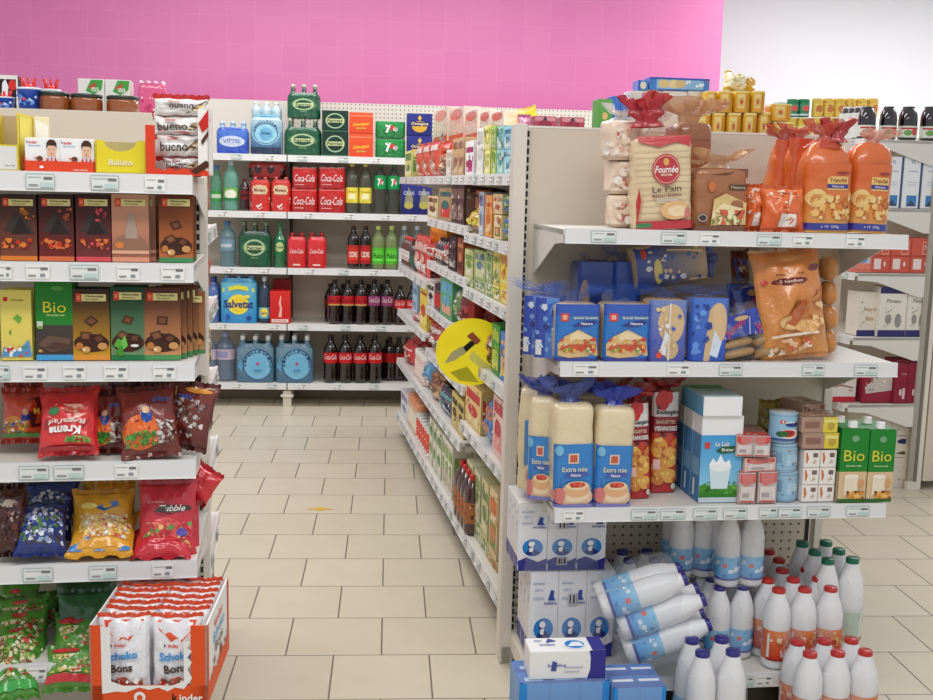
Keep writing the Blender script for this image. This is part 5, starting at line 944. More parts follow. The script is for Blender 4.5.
# milk cartons
milkf=[('r',0,.0,1,.78,(80,170,225)),('g',0,.12,1,.78,(150,205,235),(70,160,220)),('r',0,.0,1,.06,(200,214,220)),('g',0,.06,1,.2,(50,120,40),(90,160,60)),('spk',0,.1,1,.24,40,.006,[(60,140,40),(110,180,70),(40,110,40)],3),('p',[(.28,.16),(.22,.42),(.74,.42),(.68,.16)],(214,232,240)),('e',.48,.42,.27,.06,(240,246,250)),('p',[(.2,.44),(.3,.52),(.38,.46),(.48,.56),(.58,.46),(.7,.5),(.74,.42)],(246,250,252)),('r',.08,.63,.2,.7,(214,70,60)),('t','Le Lait',.5,.68,.34,.05,(240,235,220)),('p',[(.35,.6),(.5,.65),(.9,.66),(.85,.59),(.5,.57)],(40,90,50)),('t','Entier',.64,.615,.3,.035,(240,240,230))]
mleft_=[('g',0,0,1,.78,(60,120,180),(90,150,200)),('r',.1,.3,.9,.5,(120,170,210)),('r',.3,.05,.5,.25,(230,235,240))]
x,w,h=rx(698,739,416,.04,z); w_m=w; d_m=.075; h_m=h
mk=carton(w,h,d_m,(238,240,242),milkf,mleft_,[],[('r',.02,.02,.98,.98,(236,236,236))],b=.002).mesh('milk_carton')
for i in range(5):
    thing('milk_carton',mk,'blue and white milk carton with a grass picture, '+('at the front','second in the file','third in the file','fourth in the file','last in the file')[i],'milk',RE,x-.001*i,.04+d_m/2+i*(d_m+.002),z,group='file of milk cartons on the third shelf')
x2,w2,h2=rx(703,742,397,.03,z+h_m)
thing('milk_carton',carton(w2,h2,.2,(240,241,242),[('r',.02,.04,.98,.96,(243,243,244))],[('g',0,0,1,1,(90,160,200),(120,180,215))],[],[('g',.02,.02,.98,.98,(200,220,230),(150,190,170)),('r',.1,.6,.9,.9,(110,170,110))]),'milk carton lying across the top of the file, white end towards us','milk',RE,x2,.13,z+h_m+.0005)
# small red-grey brick packs
def tri(lab,a,b,t,bt,ly,n,dd=.16,col=(196,180,176),rot=0):
    zb=RE.Z((a+b)/2,bt,ly) if bt else z; x,w,h=rx(a,b,t,ly,zb); bw=w/n
    B=MB()
    for i in range(n):
        xx=-w/2+bw*(i+.5); B.box(xx-bw/2+.0005,xx+bw/2-.0005,-dd/2,dd/2,0,h,col,'card')
        f=lambda u,v,e,xx=xx:(xx+(u-.5)*bw,-dd/2-e,v*h)
        B.art(f,[('r',.05,.7,.95,.97,(214,80,70)),('p',[(.05,.7),(.4,.55),(.95,.7)],(214,80,70)),('r',.1,.1,.9,.55,(225,215,212)),('r',.2,.2,.6,.35,(170,160,160)),('r',.1,.05,.9,.1,(214,90,80))],bw,h)
    f=mtop(w,dd,h); B.art(f,[('r',.02,.02,.98,.98,(150,110,100)),('r',.02,.02,.98,.3,(205,80,70)),('spk',.05,.05,.95,.95,16,.008,[(226,200,190),(190,60,54),(110,80,74)],int(a))],w,dd)
    W=MB(); W.se(w/2*1.02,dd/2*1.02,8,[(0,1,1),(h*1.0,1,1),(h*1.01,.96,.96)],(240,240,240),'clear',28,True)
    o=thing('milk_drink_pack',B,lab,'drinks pack',RE,x,ly+dd/2,zb,rot); obj('film_wrap',W,o); return o
tri('small red and grey flavoured milk pack at the bottom left of its pile',738,755,473,None,.02,1)
tri('small red and grey flavoured milk pack at the bottom right beside the cans',757,776,472,None,.02,1)
tri('small flavoured milk pack with a white panel, middle of the pile',742,774,458,472,.03,1,col=(226,200,190),rot=.08)
tri('small red and grey flavoured milk pack on top of the pile, angled',740,773,436,457,.02,2,rot=-.15)
# cans
cart_art=[('r',0,.0,1,1,(150,190,215)),('r',.1,.3,.35,.8,(120,160,190)),('r',.45,.2,.9,.7,(170,205,225)),('spk',0,.1,1,.9,20,.006,[(110,150,180),(200,220,235),(190,120,110)],2)]
can_top=[('r',0,0,1,1,(150,195,225)),('r',.3,.72,.42,.86,(214,80,60)),('e',.62,.68,.2,.09,(30,50,130)),('e',.55,.3,.3,.2,(240,235,230)),('e',.5,.32,.2,.15,(200,50,40)),('e',.5,.34,.12,.08,(150,30,30)),('e',.36,.3,.14,.12,(40,100,50)),('r',0,.02,1,.1,(60,80,150)),('t','Lait',.5,.8,.3,.1,(240,240,240))]
for i,(t,bt) in enumerate([(473,None),(445,473),(414,444)]):
    zb=z if not bt else RE.Z(787,bt,.03); x,w,h=rx(774,801,t,.03,zb)
    thing('milk_powder_can',can(w/2,h,(150,185,210),cart_art if i<2 else can_top),'light blue round tin in a stack of three, '+('lowest','middle','topmost with a fruit picture')[i],'can',RE,x,.03+w/2,zb)
x,w,h=rx(770,800,406,.2,z); 
for i,(a,b) in enumerate([(758,780),(782,806)]):
    x,w,h=rx(a,b,403,.2,z); thing('snack_pack',pillow(w,h,.06,(150,130,50),[('spk',.05,.05,.95,.95,24,.012,[(190,170,60),(110,60,50),(90,80,60),(200,190,160)],i)],33+i),'yellow-brown pouch standing behind the tins, '+('left','right')[i]+' one','snack',RE,x,.24,z)
# coffee cream packs
def brick(lab,a,b,t,bt,ly,yel,dd=.12,rot=0):
    zb=RE.Z((a+b)/2,bt,ly) if bt else z; x,w,h=rx(a,b,t,ly,zb)
    fa=[('r',0,0,.6,1,(176,140,120)),('r',.6,0,1,1,(224,205,60)),('e',.82,.4,.1,.25,(190,160,60)),('r',.1,.3,.5,.7,(140,100,84)),('r',.62,.65,.96,.85,(240,230,130))] if yel else [('r',0,0,1,1,(170,130,110)),('spk',0,0,1,1,16,.008,[(205,180,160),(130,80,60)],1)]
    return thing('cream_pack',carton(w,h,dd,(176,140,120),fa,[],[],[('r',.02,.02,.98,.98,(190,150,130)),('spk',.05,.05,.95,.95,14,.01,[(226,190,170),(150,100,90),(205,180,160)],2)],m='film'),lab,'drinks pack',RE,x,ly+dd/2,zb,rot)
brick('brown and yellow coffee drink pack, lower of two on the small white boxes',802,838,433,448.5,.03,True)
brick('brown and yellow coffee drink pack, upper of two beside the tins',801,837,417,432.5,.03,True)
brick('brown-pink wrapped drink pack lying topmost behind the coffee packs',797,822,404,420,.12,False,rot=.2)
# 3x2 small white boxes
wbx=[('r',.04,.04,.96,.96,(240,236,232)),('p',[(.1,.85),(.2,.88),(.3,.5),(.2,.2),(.14,.3)],(214,120,70)),('r',.55,.6,.85,.85,(120,100,90)),('p',[(.5,.2),(.7,.5),(.8,.3)],(205,180,160))]
xa=RE.X(803,.03,z+.1); xb=RE.X(836,.03,z+.1); zt_=RE.Z(819,450,.03); bw=(xb-xa)/2; bh=(zt_-z)/3
mb_=carton(bw*.97,bh*.98,.07,(236,226,220),wbx,b=.001).mesh('box')
for j in range(3):
    for i in range(2): thing('small_milk_box',mb_,'small white drink box in a block of six, '+('bottom','middle','top')[j]+' '+('left','right')[i],'drinks pack',RE,xa+bw*(i+.5),.065,z+bh*j,group='block of small white drink boxes')
# Bio cartons
bio=[('r',0,.42,1,1,(34,132,48)),('r',0,0,1,.42,(222,190,150)),('r',0,0,1,.05,(60,110,50)),('e',.5,.87,.13,.045,(120,170,130)),('t','Bio',.5,.64,.74,.15,(226,216,70),{'b':0}),('t','Boisson soja',.5,.5,.54,.03,(226,236,200)),('p',[(.2,.1),(.2,.36),(.7,.36),(.68,.1)],(238,222,200)),('e',.45,.36,.25,.03,(246,236,220)),('e',.8,.26,.12,.06,(214,160,110)),('e',.6,.1,.3,.05,(224,160,70)),('spk',.3,.05,.95,.16,16,.008,[(205,130,50),(236,190,110),(120,60,30)],2)]
def biocart(w,h,d=.07):
    B=carton(w,h,d,(36,120,50),bio,[('r',0,.42,1,1,(30,110,44)),('r',0,0,1,.42,(190,170,140))],[],[('r',.02,.02,.98,.98,(60,140,70)),('p',[(0,1),(.5,.5),(1,1)],(90,160,90))])
    K=MB(); K.se(.014,.014,2,[(h,1.1,1.1),(h+.002,1.1,1.1),(h+.003,1,1),(h+.018,1,1),(h+.02,.9,.9)],(236,236,232),'plastic',18,cy=-.012)
    return [('carton',B.mesh('carton'),(0,0,0),None),('screw_cap',K.mesh('screw_cap'),(0,0,0),None)]
for i,(a,b,t,ly) in enumerate([(838,865.5,429,.02),(866.5,892,430,.02)]):
    x,w,h=rx(a,b,t,ly,z)
    w=min(w,.089); pr=biocart(w,h)
    for k in range(3 if i==0 else 2):
        put('soy_drink_carton',pr,'green and beige carton reading Bio, '+(('left file','right file')[i])+', '+('front','middle','rear')[k],'drink carton',RE,x-.004*k-.004,ly+.035+k*.075,z,group='green Bio drink cartons')

# ---- base shelf
z=BZ+.001
def lactel(w,h,ang=0):
    f=[('r',.02,.0,.98,.13,(48,50,140)),('p',[(0,.15),(.3,.2),(.7,.13),(1,.18),(1,.1),(0,.1)],(48,50,140)),('e',.5,.345,.41,.15,(240,240,244)),('e',.5,.345,.355,.13,(30,130,205)),
       ('p',[(.26,.26),(.36,.33),(.32,.41),(.42,.455),(.54,.44),(.58,.37),(.54,.33),(.76,.27),(.66,.235),(.4,.225)],(30,44,120)),('e',.46,.4,.11,.04,(240,240,244)),('p',[(.38,.34),(.54,.36),(.5,.28),(.38,.29)],(240,240,244)),
       ('p',[(.66,.72),(.72,.8),(.84,.79),(.82,.72),(.9,.68),(.62,.68)],(60,80,160)),('t','bridelice',.72,.65,.44,.035,(80,90,160)),('t','demi-ecreme',.3,.88,.4,.03,(140,160,200)),('t','UHT 1L',.3,.8,.3,.03,(150,165,200)),('r',.1,.7,.5,.72,(190,195,215))]
    return f
def multipack(lab,a,b,t,bt,ly,n=3,depth=2,dd=.068,zb=None,rz=0,fart=None,col=(236,236,238),leftart=None,topart=None):
    zz=zb if zb is not None else (RE.Z((a+b)/2,bt,ly) if bt else z); x,w,h=rx(a,b,t,ly,zz); bw=w/n
    t_=bpy.data.objects.new('milk_pack',None); C.objects.link(t_); t_.location=RE.w(x,ly+dd*depth/2,zz); t_.rotation_euler=(0,0,RE.th+rz); meta(t_,lab,'milk')
    B=carton(bw*.985,h,dd*.985,col,fart or lactel(bw,h),leftart or [('r',.05,.0,.95,.2,(60,60,150)),('spk',.1,.5,.9,.9,8,.008,[(180,186,214),(205,208,225)],2)],[],topart or [('r',.02,.02,.98,.98,(232,232,234)),('r',.3,.1,.7,.9,(222,222,228))],b=.002); me=B.mesh('carton')
    for i in range(n):
        for k in range(depth): obj('carton',me,t_,(-w/2+bw*(i+.5),-dd*depth/2+dd*(k+.5),0))
    W=MB(); W.se(w/2*1.01,dd*depth/2*1.02,10,[(0,1,1),(h,1,1),(h*1.008,.97,.97)],(244,244,246),'clear',40,True)
    W.art(lambda u,v,e:((u-.5)*w,-dd*depth/2*1.03-e,v*h),[('r',.44,.08,.56,.2,(170,170,176)),('r',.46,.1,.48,.18,(60,60,60)),('r',.49,.1,.5,.18,(60,60,60)),('r',.52,.1,.54,.18,(60,60,60)),('r',.44,.62,.56,.76,(190,190,194)),('r',.46,.64,.475,.74,(60,60,60)),('r',.5,.64,.52,.74,(60,60,60)),('r',.54,.64,.545,.74,(60,60,60))],w,h,'card'); obj('film_wrap',W,t_); return t_
ly=.16
zl=z; x_,w_,h_=rx(528,612,572,ly,zl)
multipack('wrapped pack of white and blue milk cartons, lower of the two stacked at the left',528,612,572,None,ly,depth=3)
zz=zl+h_*1.012
multipack('wrapped pack of white and blue milk cartons, upper of the two stacked at the left',517,605,503,None,ly+.01,zb=zz,depth=3)
# blue packs on the floor in front
bluem=[('g',0,0,1,1,(20,80,185),(40,140,215)),('e',.5,.62,.16,.1,(230,110,90)),('e',.5,.6,.3,.16,(90,170,230)),('e',.5,.64,.13,.09,(226,120,100)),('t','Lait',.5,.4,.5,.12,(240,240,245))]
F0=-.26
hz=RE.Z(575,683,F0)
multipack('bright blue wrapped milk carton pack on the floor in front, below the lying carton',517,606,683,None,F0,zb=.0,fart=bluem,col=(40,120,205),dd=.075,topart=[('g',.02,.02,.98,.98,(16,84,170),(34,118,200)),('r',.2,.2,.8,.5,(160,200,230))],leftart=[('g',0,0,1,1,(40,110,190),(80,160,220))])
multipack('second blue wrapped milk pack on the floor, right of the first',610,662,688,None,F0-.02,n=2,zb=.0,fart=bluem,col=(40,120,205),dd=.075,topart=[('g',.02,.02,.98,.98,(16,80,165),(34,118,200)),('r',.1,.5,.9,.7,(226,232,240))],leftart=[('g',0,0,1,1,(40,110,190),(80,160,220))])
# lying single carton
xa=RE.X(531,F0,hz+.05); xb=RE.X(607,F0,hz+.05); Lh=xb-xa; hh2=RE.Z(568,655,F0)-hz
B=MB(); dd=.09
B.box(0,Lh,0,dd,0,hh2,(238,238,236),'card',.002)
fr_=lambda u,v,e:(u*Lh,-e,v*hh2); tp_=lambda u,v,e:(u*Lh,v*dd,hh2+e)
B.art(fr_,[('r',.8,0,1,1,(52,50,140)),('p',[(.76,0),(.82,.5),(.78,1),(.85,1),(.85,0)],(52,50,140)),('t','bridelice',.36,.5,.24,.12,(120,130,190)),('p',[(.28,.3),(.3,.66),(.36,.6),(.35,.3)],(70,80,160)),('r',.45,.4,.7,.44,(180,180,200)),('r',.45,.25,.66,.29,(190,190,205)),('r',.73,.6,.77,.62,(200,200,210))],Lh,hh2)
B.art(tp_,[('r',.82,0,1,1,(52,50,140)),('e',.62,.45,.16,.36,(236,238,244)),('e',.62,.45,.13,.3,(30,130,205)),('p',[(.52,.3),(.6,.62),(.7,.6),(.74,.3)],(236,240,246)),('p',[(.25,.6),(.3,.9),(.4,.7)],(70,80,160)),('t','bridelice',.26,.45,.2,.16,(100,110,180)),('r',.1,.7,.2,.76,(150,160,200))],Lh,dd)
o=thing('milk_carton',B,'single white and blue milk carton lying on its side in front','milk',RE,xa,F0+.02,hz+.004,rz=-.02)

# milk bottles
MW=(232,232,234); BC=(52,46,128); RC=(190,44,44); GC=(26,110,84)
def milkb(h,r,cap,lab,art): return bottle('milk',h,r,MW,'milk',cap,lab,22,.5,art)
blabel=[('g',0,.0,1,1,(60,150,215),(140,200,235)),('r',.0,.0,1,.1,(60,60,150)),('r',.3,.55,.42,.72,(220,90,80)),('t','LAIT',.58,.42,.2,.16,(245,246,250)),('spk',.0,.1,1,.95,16,.008,[(40,110,190),(220,235,245),(90,180,225)],2)]
rlabel=[('g',0,0,1,1,(200,50,30),(232,140,80)),('e',.6,.62,.12,.16,(240,200,160)),('e',.3,.6,.1,.14,(190,90,50)),('t','LAIT',.47,.28,.28,.24,(248,240,232),{'r':.1,'b':.04}),('r',.0,.0,1,.06,(160,30,30)),('r',.0,.1,.06,.9,(226,226,226)),('spk',.05,.5,.9,.95,14,.01,[(226,150,100),(240,210,180),(190,70,40)],5)]
glabel=[('r',0,0,1,1,(214,220,214)),('r',.1,.1,.5,.9,(180,200,180)),('r',.1,.1,.9,.2,(150,160,60)),('spk',.1,.1,.9,.9,8,.006,[(150,170,120),(190,60,50),(200,205,200)],6)]
pb={}
def mb_proto(kind,h,r):
    k=(kind,round(h,3),round(r,3))
    if k not in pb: pb[k]=milkb(h,r,*{'b':(BC,(.1,.42,(110,180,225)),blabel),'r':(RC,(.12,.5,(220,110,70)),rlabel),'g':(GC,(.12,.5,(205,212,205)),glabel)}[kind])
    return pb[k]
def grid6(lab,kind,x0,y0,zb,nx,ny,r,h,gap=1.0,rot=0,skew=0,single=True,first=0):
    """wrapped group of bottles: one thing, its bottles as parts under a clear film"""
    t_=bpy.data.objects.new('milk_bottle_pack',None); C.objects.link(t_); t_.location=RE.w(x0,y0,zb); t_.rotation_euler=(0,0,RE.th+rot); meta(t_,lab,'milk')
    pr=mb_proto(kind,h,r); R2=r*2.02*gap
    for j in range(ny):
        for i in range(nx):
            b=obj('bottle',pr[0][1],t_,((i-(nx-1)/2)*R2,j*R2,0)); b.rotation_euler=(0,0,random.uniform(-.5,.5))
            for q in pr[1:]: obj(q[0],q[1],b)
    W=MB(); cyw=(ny-1)*R2/2; W.se(nx*R2/2*1.02,ny*R2/2*1.02,6,[(.002,.97,.97),(.02,1,1),(h*.55,1,1),(h*.72,.94,.94),(h*.8,.84,.84)],(240,242,246),'clear',48,False,cy=cyw,scal=(nx,.06)); obj('film_wrap',W,t_); return t_
# red caps on the base shelf: front row columns 780,808,834
r=.043; h=RE.Z(780,588,.06)-z
xr=RE.X(779.5,.06,z+.3); grid6('wrapped pack of milk bottles with red caps and orange labels on the base shelf corner','r',xr+2.02*r,.06,z,3,3,r*.98,h,1.0)
grid6('pack of red-capped milk bottles standing deeper on the base shelf','r',xr+1.9*r,.06+2.02*r*3+.02,z,2,2,r*.96,h*.98)
xg=RE.X(846,.12,z+.3); 
grid6('wrapped pack of milk bottles with green caps beside the red-capped ones','g',xg-.01,.14,z,2,3,r*.98,RE.Z(846,560,.12)-z,1.0,rot=.05)
tm=[o for o in C.objects if o.get('label','').startswith('wrapped pack of milk bottles with green')][0]
# the green pack and the right column overhang: a low crate-like base extension carries them
# red caps in front on the floor
hf=.262; yf=-.12; xf=RE.X(838,yf,hf)
grid6('pack of red-capped milk bottles on the floor at the bottom right','r',xf,yf,0,3,2,.043,hf,1.0)
hb=RE.Z(715,650,-.17)
xfb=RE.X(718,-.17,hb); grid6('pack of milk bottles with blue caps on the floor at the bottom','b',xfb,-.17,0,2,2,.043,max(.24,min(.3,hb)),1.05)
# blue caps on the base shelf
hl=.232; xb0=RE.X(731,.14,z+.2)
grid6('two upright rows of blue-capped milk bottles on the base shelf beside the red ones','b',xb0,.14,z,2,3,.038,hl,1.0)
xb1=RE.X(748,.17,z+.4)
grid6('wrapped blue-capped milk bottles stacked on top, just under the third shelf','b',RE.X(740,.15,z+.35),.15,z+hl+.003,2,3,.038,hl,1.02)
grid6('shaded wrapped milk bottles stacked on top further left under the third shelf','b',RE.X(693,.24,z+.35),.24,z+hl+.003,2,2,.038,hl,1.0)
grid6('blue-capped milk bottles under the upper stack at the back of the base shelf','b',RE.X(693,.24,z+.2),.26,z,2,2,.038,hl,1.0)
grid6('row of blue-capped milk bottles at the back against the perforated panel','b',RE.X(640,.3,z+.25),.28,z,4,2,.04,RE.Z(640,556,.3)-z,1.05)
# wrapped pack lying askew in front
t_=bpy.data.objects.new('milk_bottle_pack',None); C.objects.link(t_); meta(t_,'clear-wrapped pack of blue-capped milk bottles lying askew in the middle of the pile','milk')
pr=mb_proto('b',.27,.042); R2=.086
zc=RE.Z(640,672,-.06); t_.location=RE.w(RE.X(632,-.06,zc),-.06,zc+.0); t_.rotation_euler=(0,-.36,RE.th-.12)
for j in range(2):
    for i in range(3):
        b=obj('bottle',pr[0][1],t_,(-.0+.02*(i%2)-.012*i,.05+j*R2,.042+i*R2*.93)); b.rotation_euler=(0,pi/2,0) ; b.rotation_euler=(pi*1.0 if False else 0,pi/2,0)
        for q in pr[1:]: 
            c=obj(q[0],q[1],b)
            if q[0]=='label': c.rotation_euler=(0,0,.0+[.7,-.4,.2][i])
W=MB(); vs=[]
W.se(.125,.095,4,[(-.01,.9,.9),(.01,1,1),(.24,1,1),(.265,.9,.9)],(238,242,248),'clear',40,True,None,.03,cx=.1,cy=.093); obj('film_wrap',W,t_)

# ================================================================== BEHIND AND ABOVE THE RIGHT PANEL
zT=1.775
rb=MB(); rb.box(0,W_,DR+.02,DR+.62,1.755,1.772,SHELF,'metal'); obj('top_board',rb,ge)
def tb(nm,lab,cat,a,b,t,ly,col,art,dd=.08,bt=None,m='card',grp=None,rz=0,F=RE,zt=None):
    zb=(zt if zt is not None else zT) if not bt else F.Z((a+b)/2,bt,ly)
    x,w,h=F.fit(a,b,t,ly,zb); return thing(nm,carton(w,h,dd,col,art,m=m),lab,cat,F,x,ly+dd/2,zb,rz,grp)
tb('box','green carton with a small emblem at the left end above the bread stack','carton',597,611,99,.58,(90,160,80),[('g',0,0,1,1,(80,150,70),(110,175,90)),('e',.5,.55,.2,.1,(226,190,120))])
tb('box','blue carton beside the green carton above the bread stack','carton',611,619,96,.58,(60,100,200),[('g',0,0,1,1,(50,90,195),(80,130,215))])
tb('box','second blue carton beside the green carton above the bread stack','carton',619.5,627,95,.58,(66,110,205),[('g',0,0,1,1,(60,100,200),(90,140,220)),('r',.1,.4,.9,.5,(140,175,230))])
tb('box','pale grey-white carton behind the red bread bag top','carton',628,640,91,.6,(226,220,210),[('r',.1,.1,.9,.9,(222,214,200))])
for i,(a,b) in enumerate([(636,660),(660.5,685),(685.5,709)]):
    tb('box','pale carton behind the bread carrying the long blue biscuit packs, '+ORD[i]+' from the left','carton',a,b,91,.62,(228,218,206),[('g',.03,.03,.97,.97,(222,200,180),(232,226,218)),('e',.3,.85,.25,.12,(214,130,170) if i==0 else (230,220,205)),('spk',.1,.1,.9,.9,8,.01,[(226,190,160),(240,236,228)],i)])
x,w,h=RE.fit(649,709,78,.62,RE.Z(680,90.5,.62)); thing('biscuit_pack',carton(w,h,.07,(60,120,200),[('r',0,0,1,1,(64,130,210)),('r',.12,.1,.7,.9,(150,200,235)),('e',.24,.5,.09,.36,(226,200,140)),('e',.4,.5,.09,.36,(236,214,160)),('e',.52,.52,.08,.33,(222,190,130)),('r',.62,.1,.9,.85,(140,190,230)),('spk',.6,.1,.98,.9,8,.006,[(240,90,80),(240,245,250),(50,90,190)],2),('r',0,.85,1,1,(40,90,190))],m='film'),'long blue biscuit pack with round biscuits pictured, high against the pink wall','biscuits',RE,x,.655,RE.Z(680,90.5,.62))
x,w,h=RE.fit(638,648,80,.62,RE.Z(643,90.5,.62)); thing('biscuit_pack',carton(w,h,.07,(66,130,205),[('e',.5,.5,.3,.36,(235,225,200)),('r',0,0,.15,1,(40,90,190))],m='film'),'short blue biscuit pack left of the long one, high against the pink wall','biscuits',RE,x,.655,RE.Z(643,90.5,.62))
pasta=[('g',0,0,1,1,(222,160,30),(236,190,50)),('r',.15,.2,.6,.85,(236,214,140)),('r',.2,.3,.55,.7,(226,190,100)),('e',.4,.5,.1,.12,(200,90,50)),('r',.0,.92,1,1,(245,225,140)),('r',.72,.1,.95,.9,(205,140,20))]
def ypack(lab,a,b,t,bt,ly,i):
    zb=zT if not bt else RE.Z((a+b)/2,bt,ly); x,w,h=RE.fit(a,b,t,ly,zb)
    B=MB(); B.se(w/2,.04,4,[(0,.9,.85),(.006,1,1),(h-.008,1,1),(h,.88,.8)],(228,174,40),'film',28,True,None,.004,seed=i); B.art(mse(w/2*1.01,.041,4,h=h,span=.93),pasta,w,h,'film',True,.003); thing('pasta_pack',B,lab,'food pack',RE,x,ly+.04,zb)
for i,(a,b) in enumerate([(690,706.5),(707,721),(722,737),(738,752.5)]): ypack('yellow food pack on top of the right shelving, lower row, %s from the left'%ORD[i],a+4,b+4,113,None,.55,i)
for i,(a,b) in enumerate([(705,717),(718,733),(734,750),(751,765)]): ypack('yellow food pack on top of the right shelving, upper row, %s from the left'%ORD[i],a,b,91,112.6,.55,i+5)
ypack('pale yellow pack resting on the end of the lower row of yellow packs',771,792,104,121,.56,11); ypack('yellow pack at the right end of the lower row of yellow packs',757,770,112,None,.56,12); ypack('darker yellow pack under the pale one on top of the right shelving',772,794,122,None,.56,13)
x,w,h=RE.fit(727,760,70,.56,RE.Z(742,91,.56)); o=thing('pasta_pack',pillow(w,h*.95,.05,(226,190,60),[('g',.03,.03,.6,.97,(235,228,190),(240,236,210)),('spk',.05,.1,.6,.9,18,.01,[(226,214,160),(246,242,225),(205,190,120)],1),('r',.65,.1,.95,.9,(222,170,40))],5,wr=.15),'yellow and cream pasta bag tilted on top of the upper yellow packs','food pack',RE,x,.6,RE.Z(742,92,.56),tilt=(-.5,.25))
# cans and tins further right
ZR=RZ2[0]
E_=Frame(RR.o[0],RR.o[1],RR.th+pi/2)
def ecan(lab,a,b,t,ly,col,art,zb=None,bt=None,lid=(190,190,185)):
    zb=ZR if not bt else E_.Z((a+b)/2,bt,ly); x,w,h=E_.fit(a,b,t,ly,zb); thing('food_tin',can(w/2,h,col,art,lid,20),lab,'can',E_,x,ly+w/2,zb)
for i,(a,b) in enumerate([(795,806),(806,817)]): ecan('green vegetable tin at the left of the tins, '+('left','right')[i]+' one',a-6,b-6,99,.5,(40,130,90),[('r',0,.3,1,.8,(60,150,110)),('e',.5,.5,.2,.2,(226,90,90)),('r',0,.0,1,.12,(214,224,220))],bt=117)
ecan('green and white tin lying over the first row of tins at the right',776,788,102,.5,(200,220,205),[('r',0,.2,1,.6,(90,160,110))],bt=117)
for i in range(6):
    a=814+i*11; ecan('yellow and dark lidded tin in the upper row at the right, %s from the left'%ORD[i],a,a+10.5,98.5,.5,(226,190,80),[('r',0,.1,1,.85,(232,196,90)),('e',.5,.45,.22,.24,(200,120,60)),('spk',0,.1,1,.9,8,.006,[(120,80,50),(245,225,150)],i)],bt=117,lid=(90,80,60))
for i in range(7):
    a=786+i*12; ecan('yellow and white tin in the lower row at the right, %s from the left'%ORD[i],a,a+11.5,118,.5,(228,196,70),[('r',0,.2,1,.7,(236,222,150)),('e',.5,.45,.2,.2,(214,110,110)),('r',0,.0,1,.15,(214,170,40))])
# dark juice bottles on the end unit
jart=[('r',.05,.05,.95,.95,(222,226,216)),('e',.6,.45,.14,.28,(205,90,80)),('e',.35,.4,.14,.25,(110,160,90)),('r',.1,.7,.9,.85,(190,60,60))]
for i,(a,b,ly) in enumerate([(862,878,.02),(883.5,899,.02),(903,920,.02),(925,942,.02)]):
    x,w,h=E_.fit(a,b,106,ly,ZR); put_bottle(bottle('juice',h,w/2,(26,14,20),'glass',(30,24,30),(.08,.42,(222,226,216)),20,None,jart),'dark juice bottle with pale fruit label on far right shelf top, %s of four'%ORD[i],E_,x,ly+w/2,ZR)
for i in range(4):
    a=838+i*6; x,w,h=E_.fit(a,a+11,107+i*-.3,.28-.06*i,ZR); put_bottle(bottle('milk',h,w/2,(50,40,44),'glass',(214,214,210),(.05,.8,(226,228,224)),18,.46,[('spk',.1,.1,.9,.9,10,.006,[(200,200,200),(150,110,110)],i)]),'white-labelled juice bottle in the file running away behind the dark bottles',E_,x,.28-.06*i,ZR,group='white-labelled juice bottles')
# boxes on the end unit shelves
def ebox(lab,a,b,t,k,col,art,ly=.012,dd=.12,left=(),z=None,top=()):
    zb=RZ2[k]+.001; x,w,h=E_.fit(a,b,t,ly,zb); return thing('boxed_goods',carton(w,h,dd,col,art,left,(),top),lab,'box',E_,x,ly+dd/2,zb)
wart=[('r',.03,.02,.97,.98,(232,234,238)),('r',.9,0,1,1,(60,80,130)),('r',.25,.04,.8,.25,(70,130,190)),('p',[(.25,.04),(.5,.16),(.8,.04)],(60,80,110)),('t','eau minerale',.5,.72,.5,.03,(150,160,185)),('t','1L',.5,.9,.2,.06,(120,140,190)),('r',.25,.5,.75,.51,(190,196,210)),('r',.25,.45,.7,.46,(190,196,210))]
for i,(a,b) in enumerate([(882,900),(901,919),(920,938)]): ebox('tall white box with small blue picture, far right unit, %s from left'%ORD[i],a,b,156.5,1,(232,233,236),wart)
ebox('tall white box partly hidden behind the rightmost brioche bag',868,880,158,1,(222,224,228),wart,ly=.1)
rart=[('r',.03,.03,.97,.97,(205,92,76)),('r',.5,.52,.9,.9,(226,150,130)),('r',.55,.56,.85,.86,(205,92,76)),('r',.12,.1,.5,.4,(232,214,210)),('t','P D',.7,.72,.2,.14,(240,220,214)),('r',0,.47,1,.5,(180,70,60)),('e',.7,.25,.05,.07,(240,235,230))]
for i,(a,b) in enumerate([(871,889),(889.5,909),(909.5,931)]): ebox('coral red boxed drink on the far right unit, %s from the left'%ORD[i],a,b,238,2,(206,96,80),rart)
ebox('coral box with a blue and white picture beside the price rail',852,871,242,2,(214,120,104),[('r',.1,.1,.9,.9,(190,205,220)),('r',.1,.1,.9,.3,(226,130,110)),('e',.5,.5,.3,.2,(90,150,200))])
part_=[('r',.02,.14,.98,.86,(228,222,212)),('r',0,0,1,.13,(52,50,110)),('r',0,.87,1,1,(52,50,104)),('t','Pineau',.5,.72,.5,.08,(150,140,130)),('e',.35,.35,.12,.1,(150,146,140)),('e',.7,.32,.12,.14,(150,146,140)),('spk',.1,.2,.9,.6,10,.006,[(180,174,166),(130,126,120)],3)]
ebox('cream and navy carton on the far right unit, right of the wider one',905,926,287,3,(226,220,210),part_)
ebox('wide cream and navy carton on the far right unit, left of the narrower one',877,904.5,287,3,(226,220,210),part_)
ebox('cream and navy carton end with faint gold script, facing the side aisle',856,876.5,292,3,(226,218,204),[('r',0,0,1,.13,(52,50,110)),('t','Bag-in',.6,.6,.6,.1,(190,160,120)),('t','Box',.6,.4,.4,.1,(190,160,120)),('spk',.1,.2,.4,.8,8,.006,[(170,150,130),(190,180,165)],4)],ly=.04)
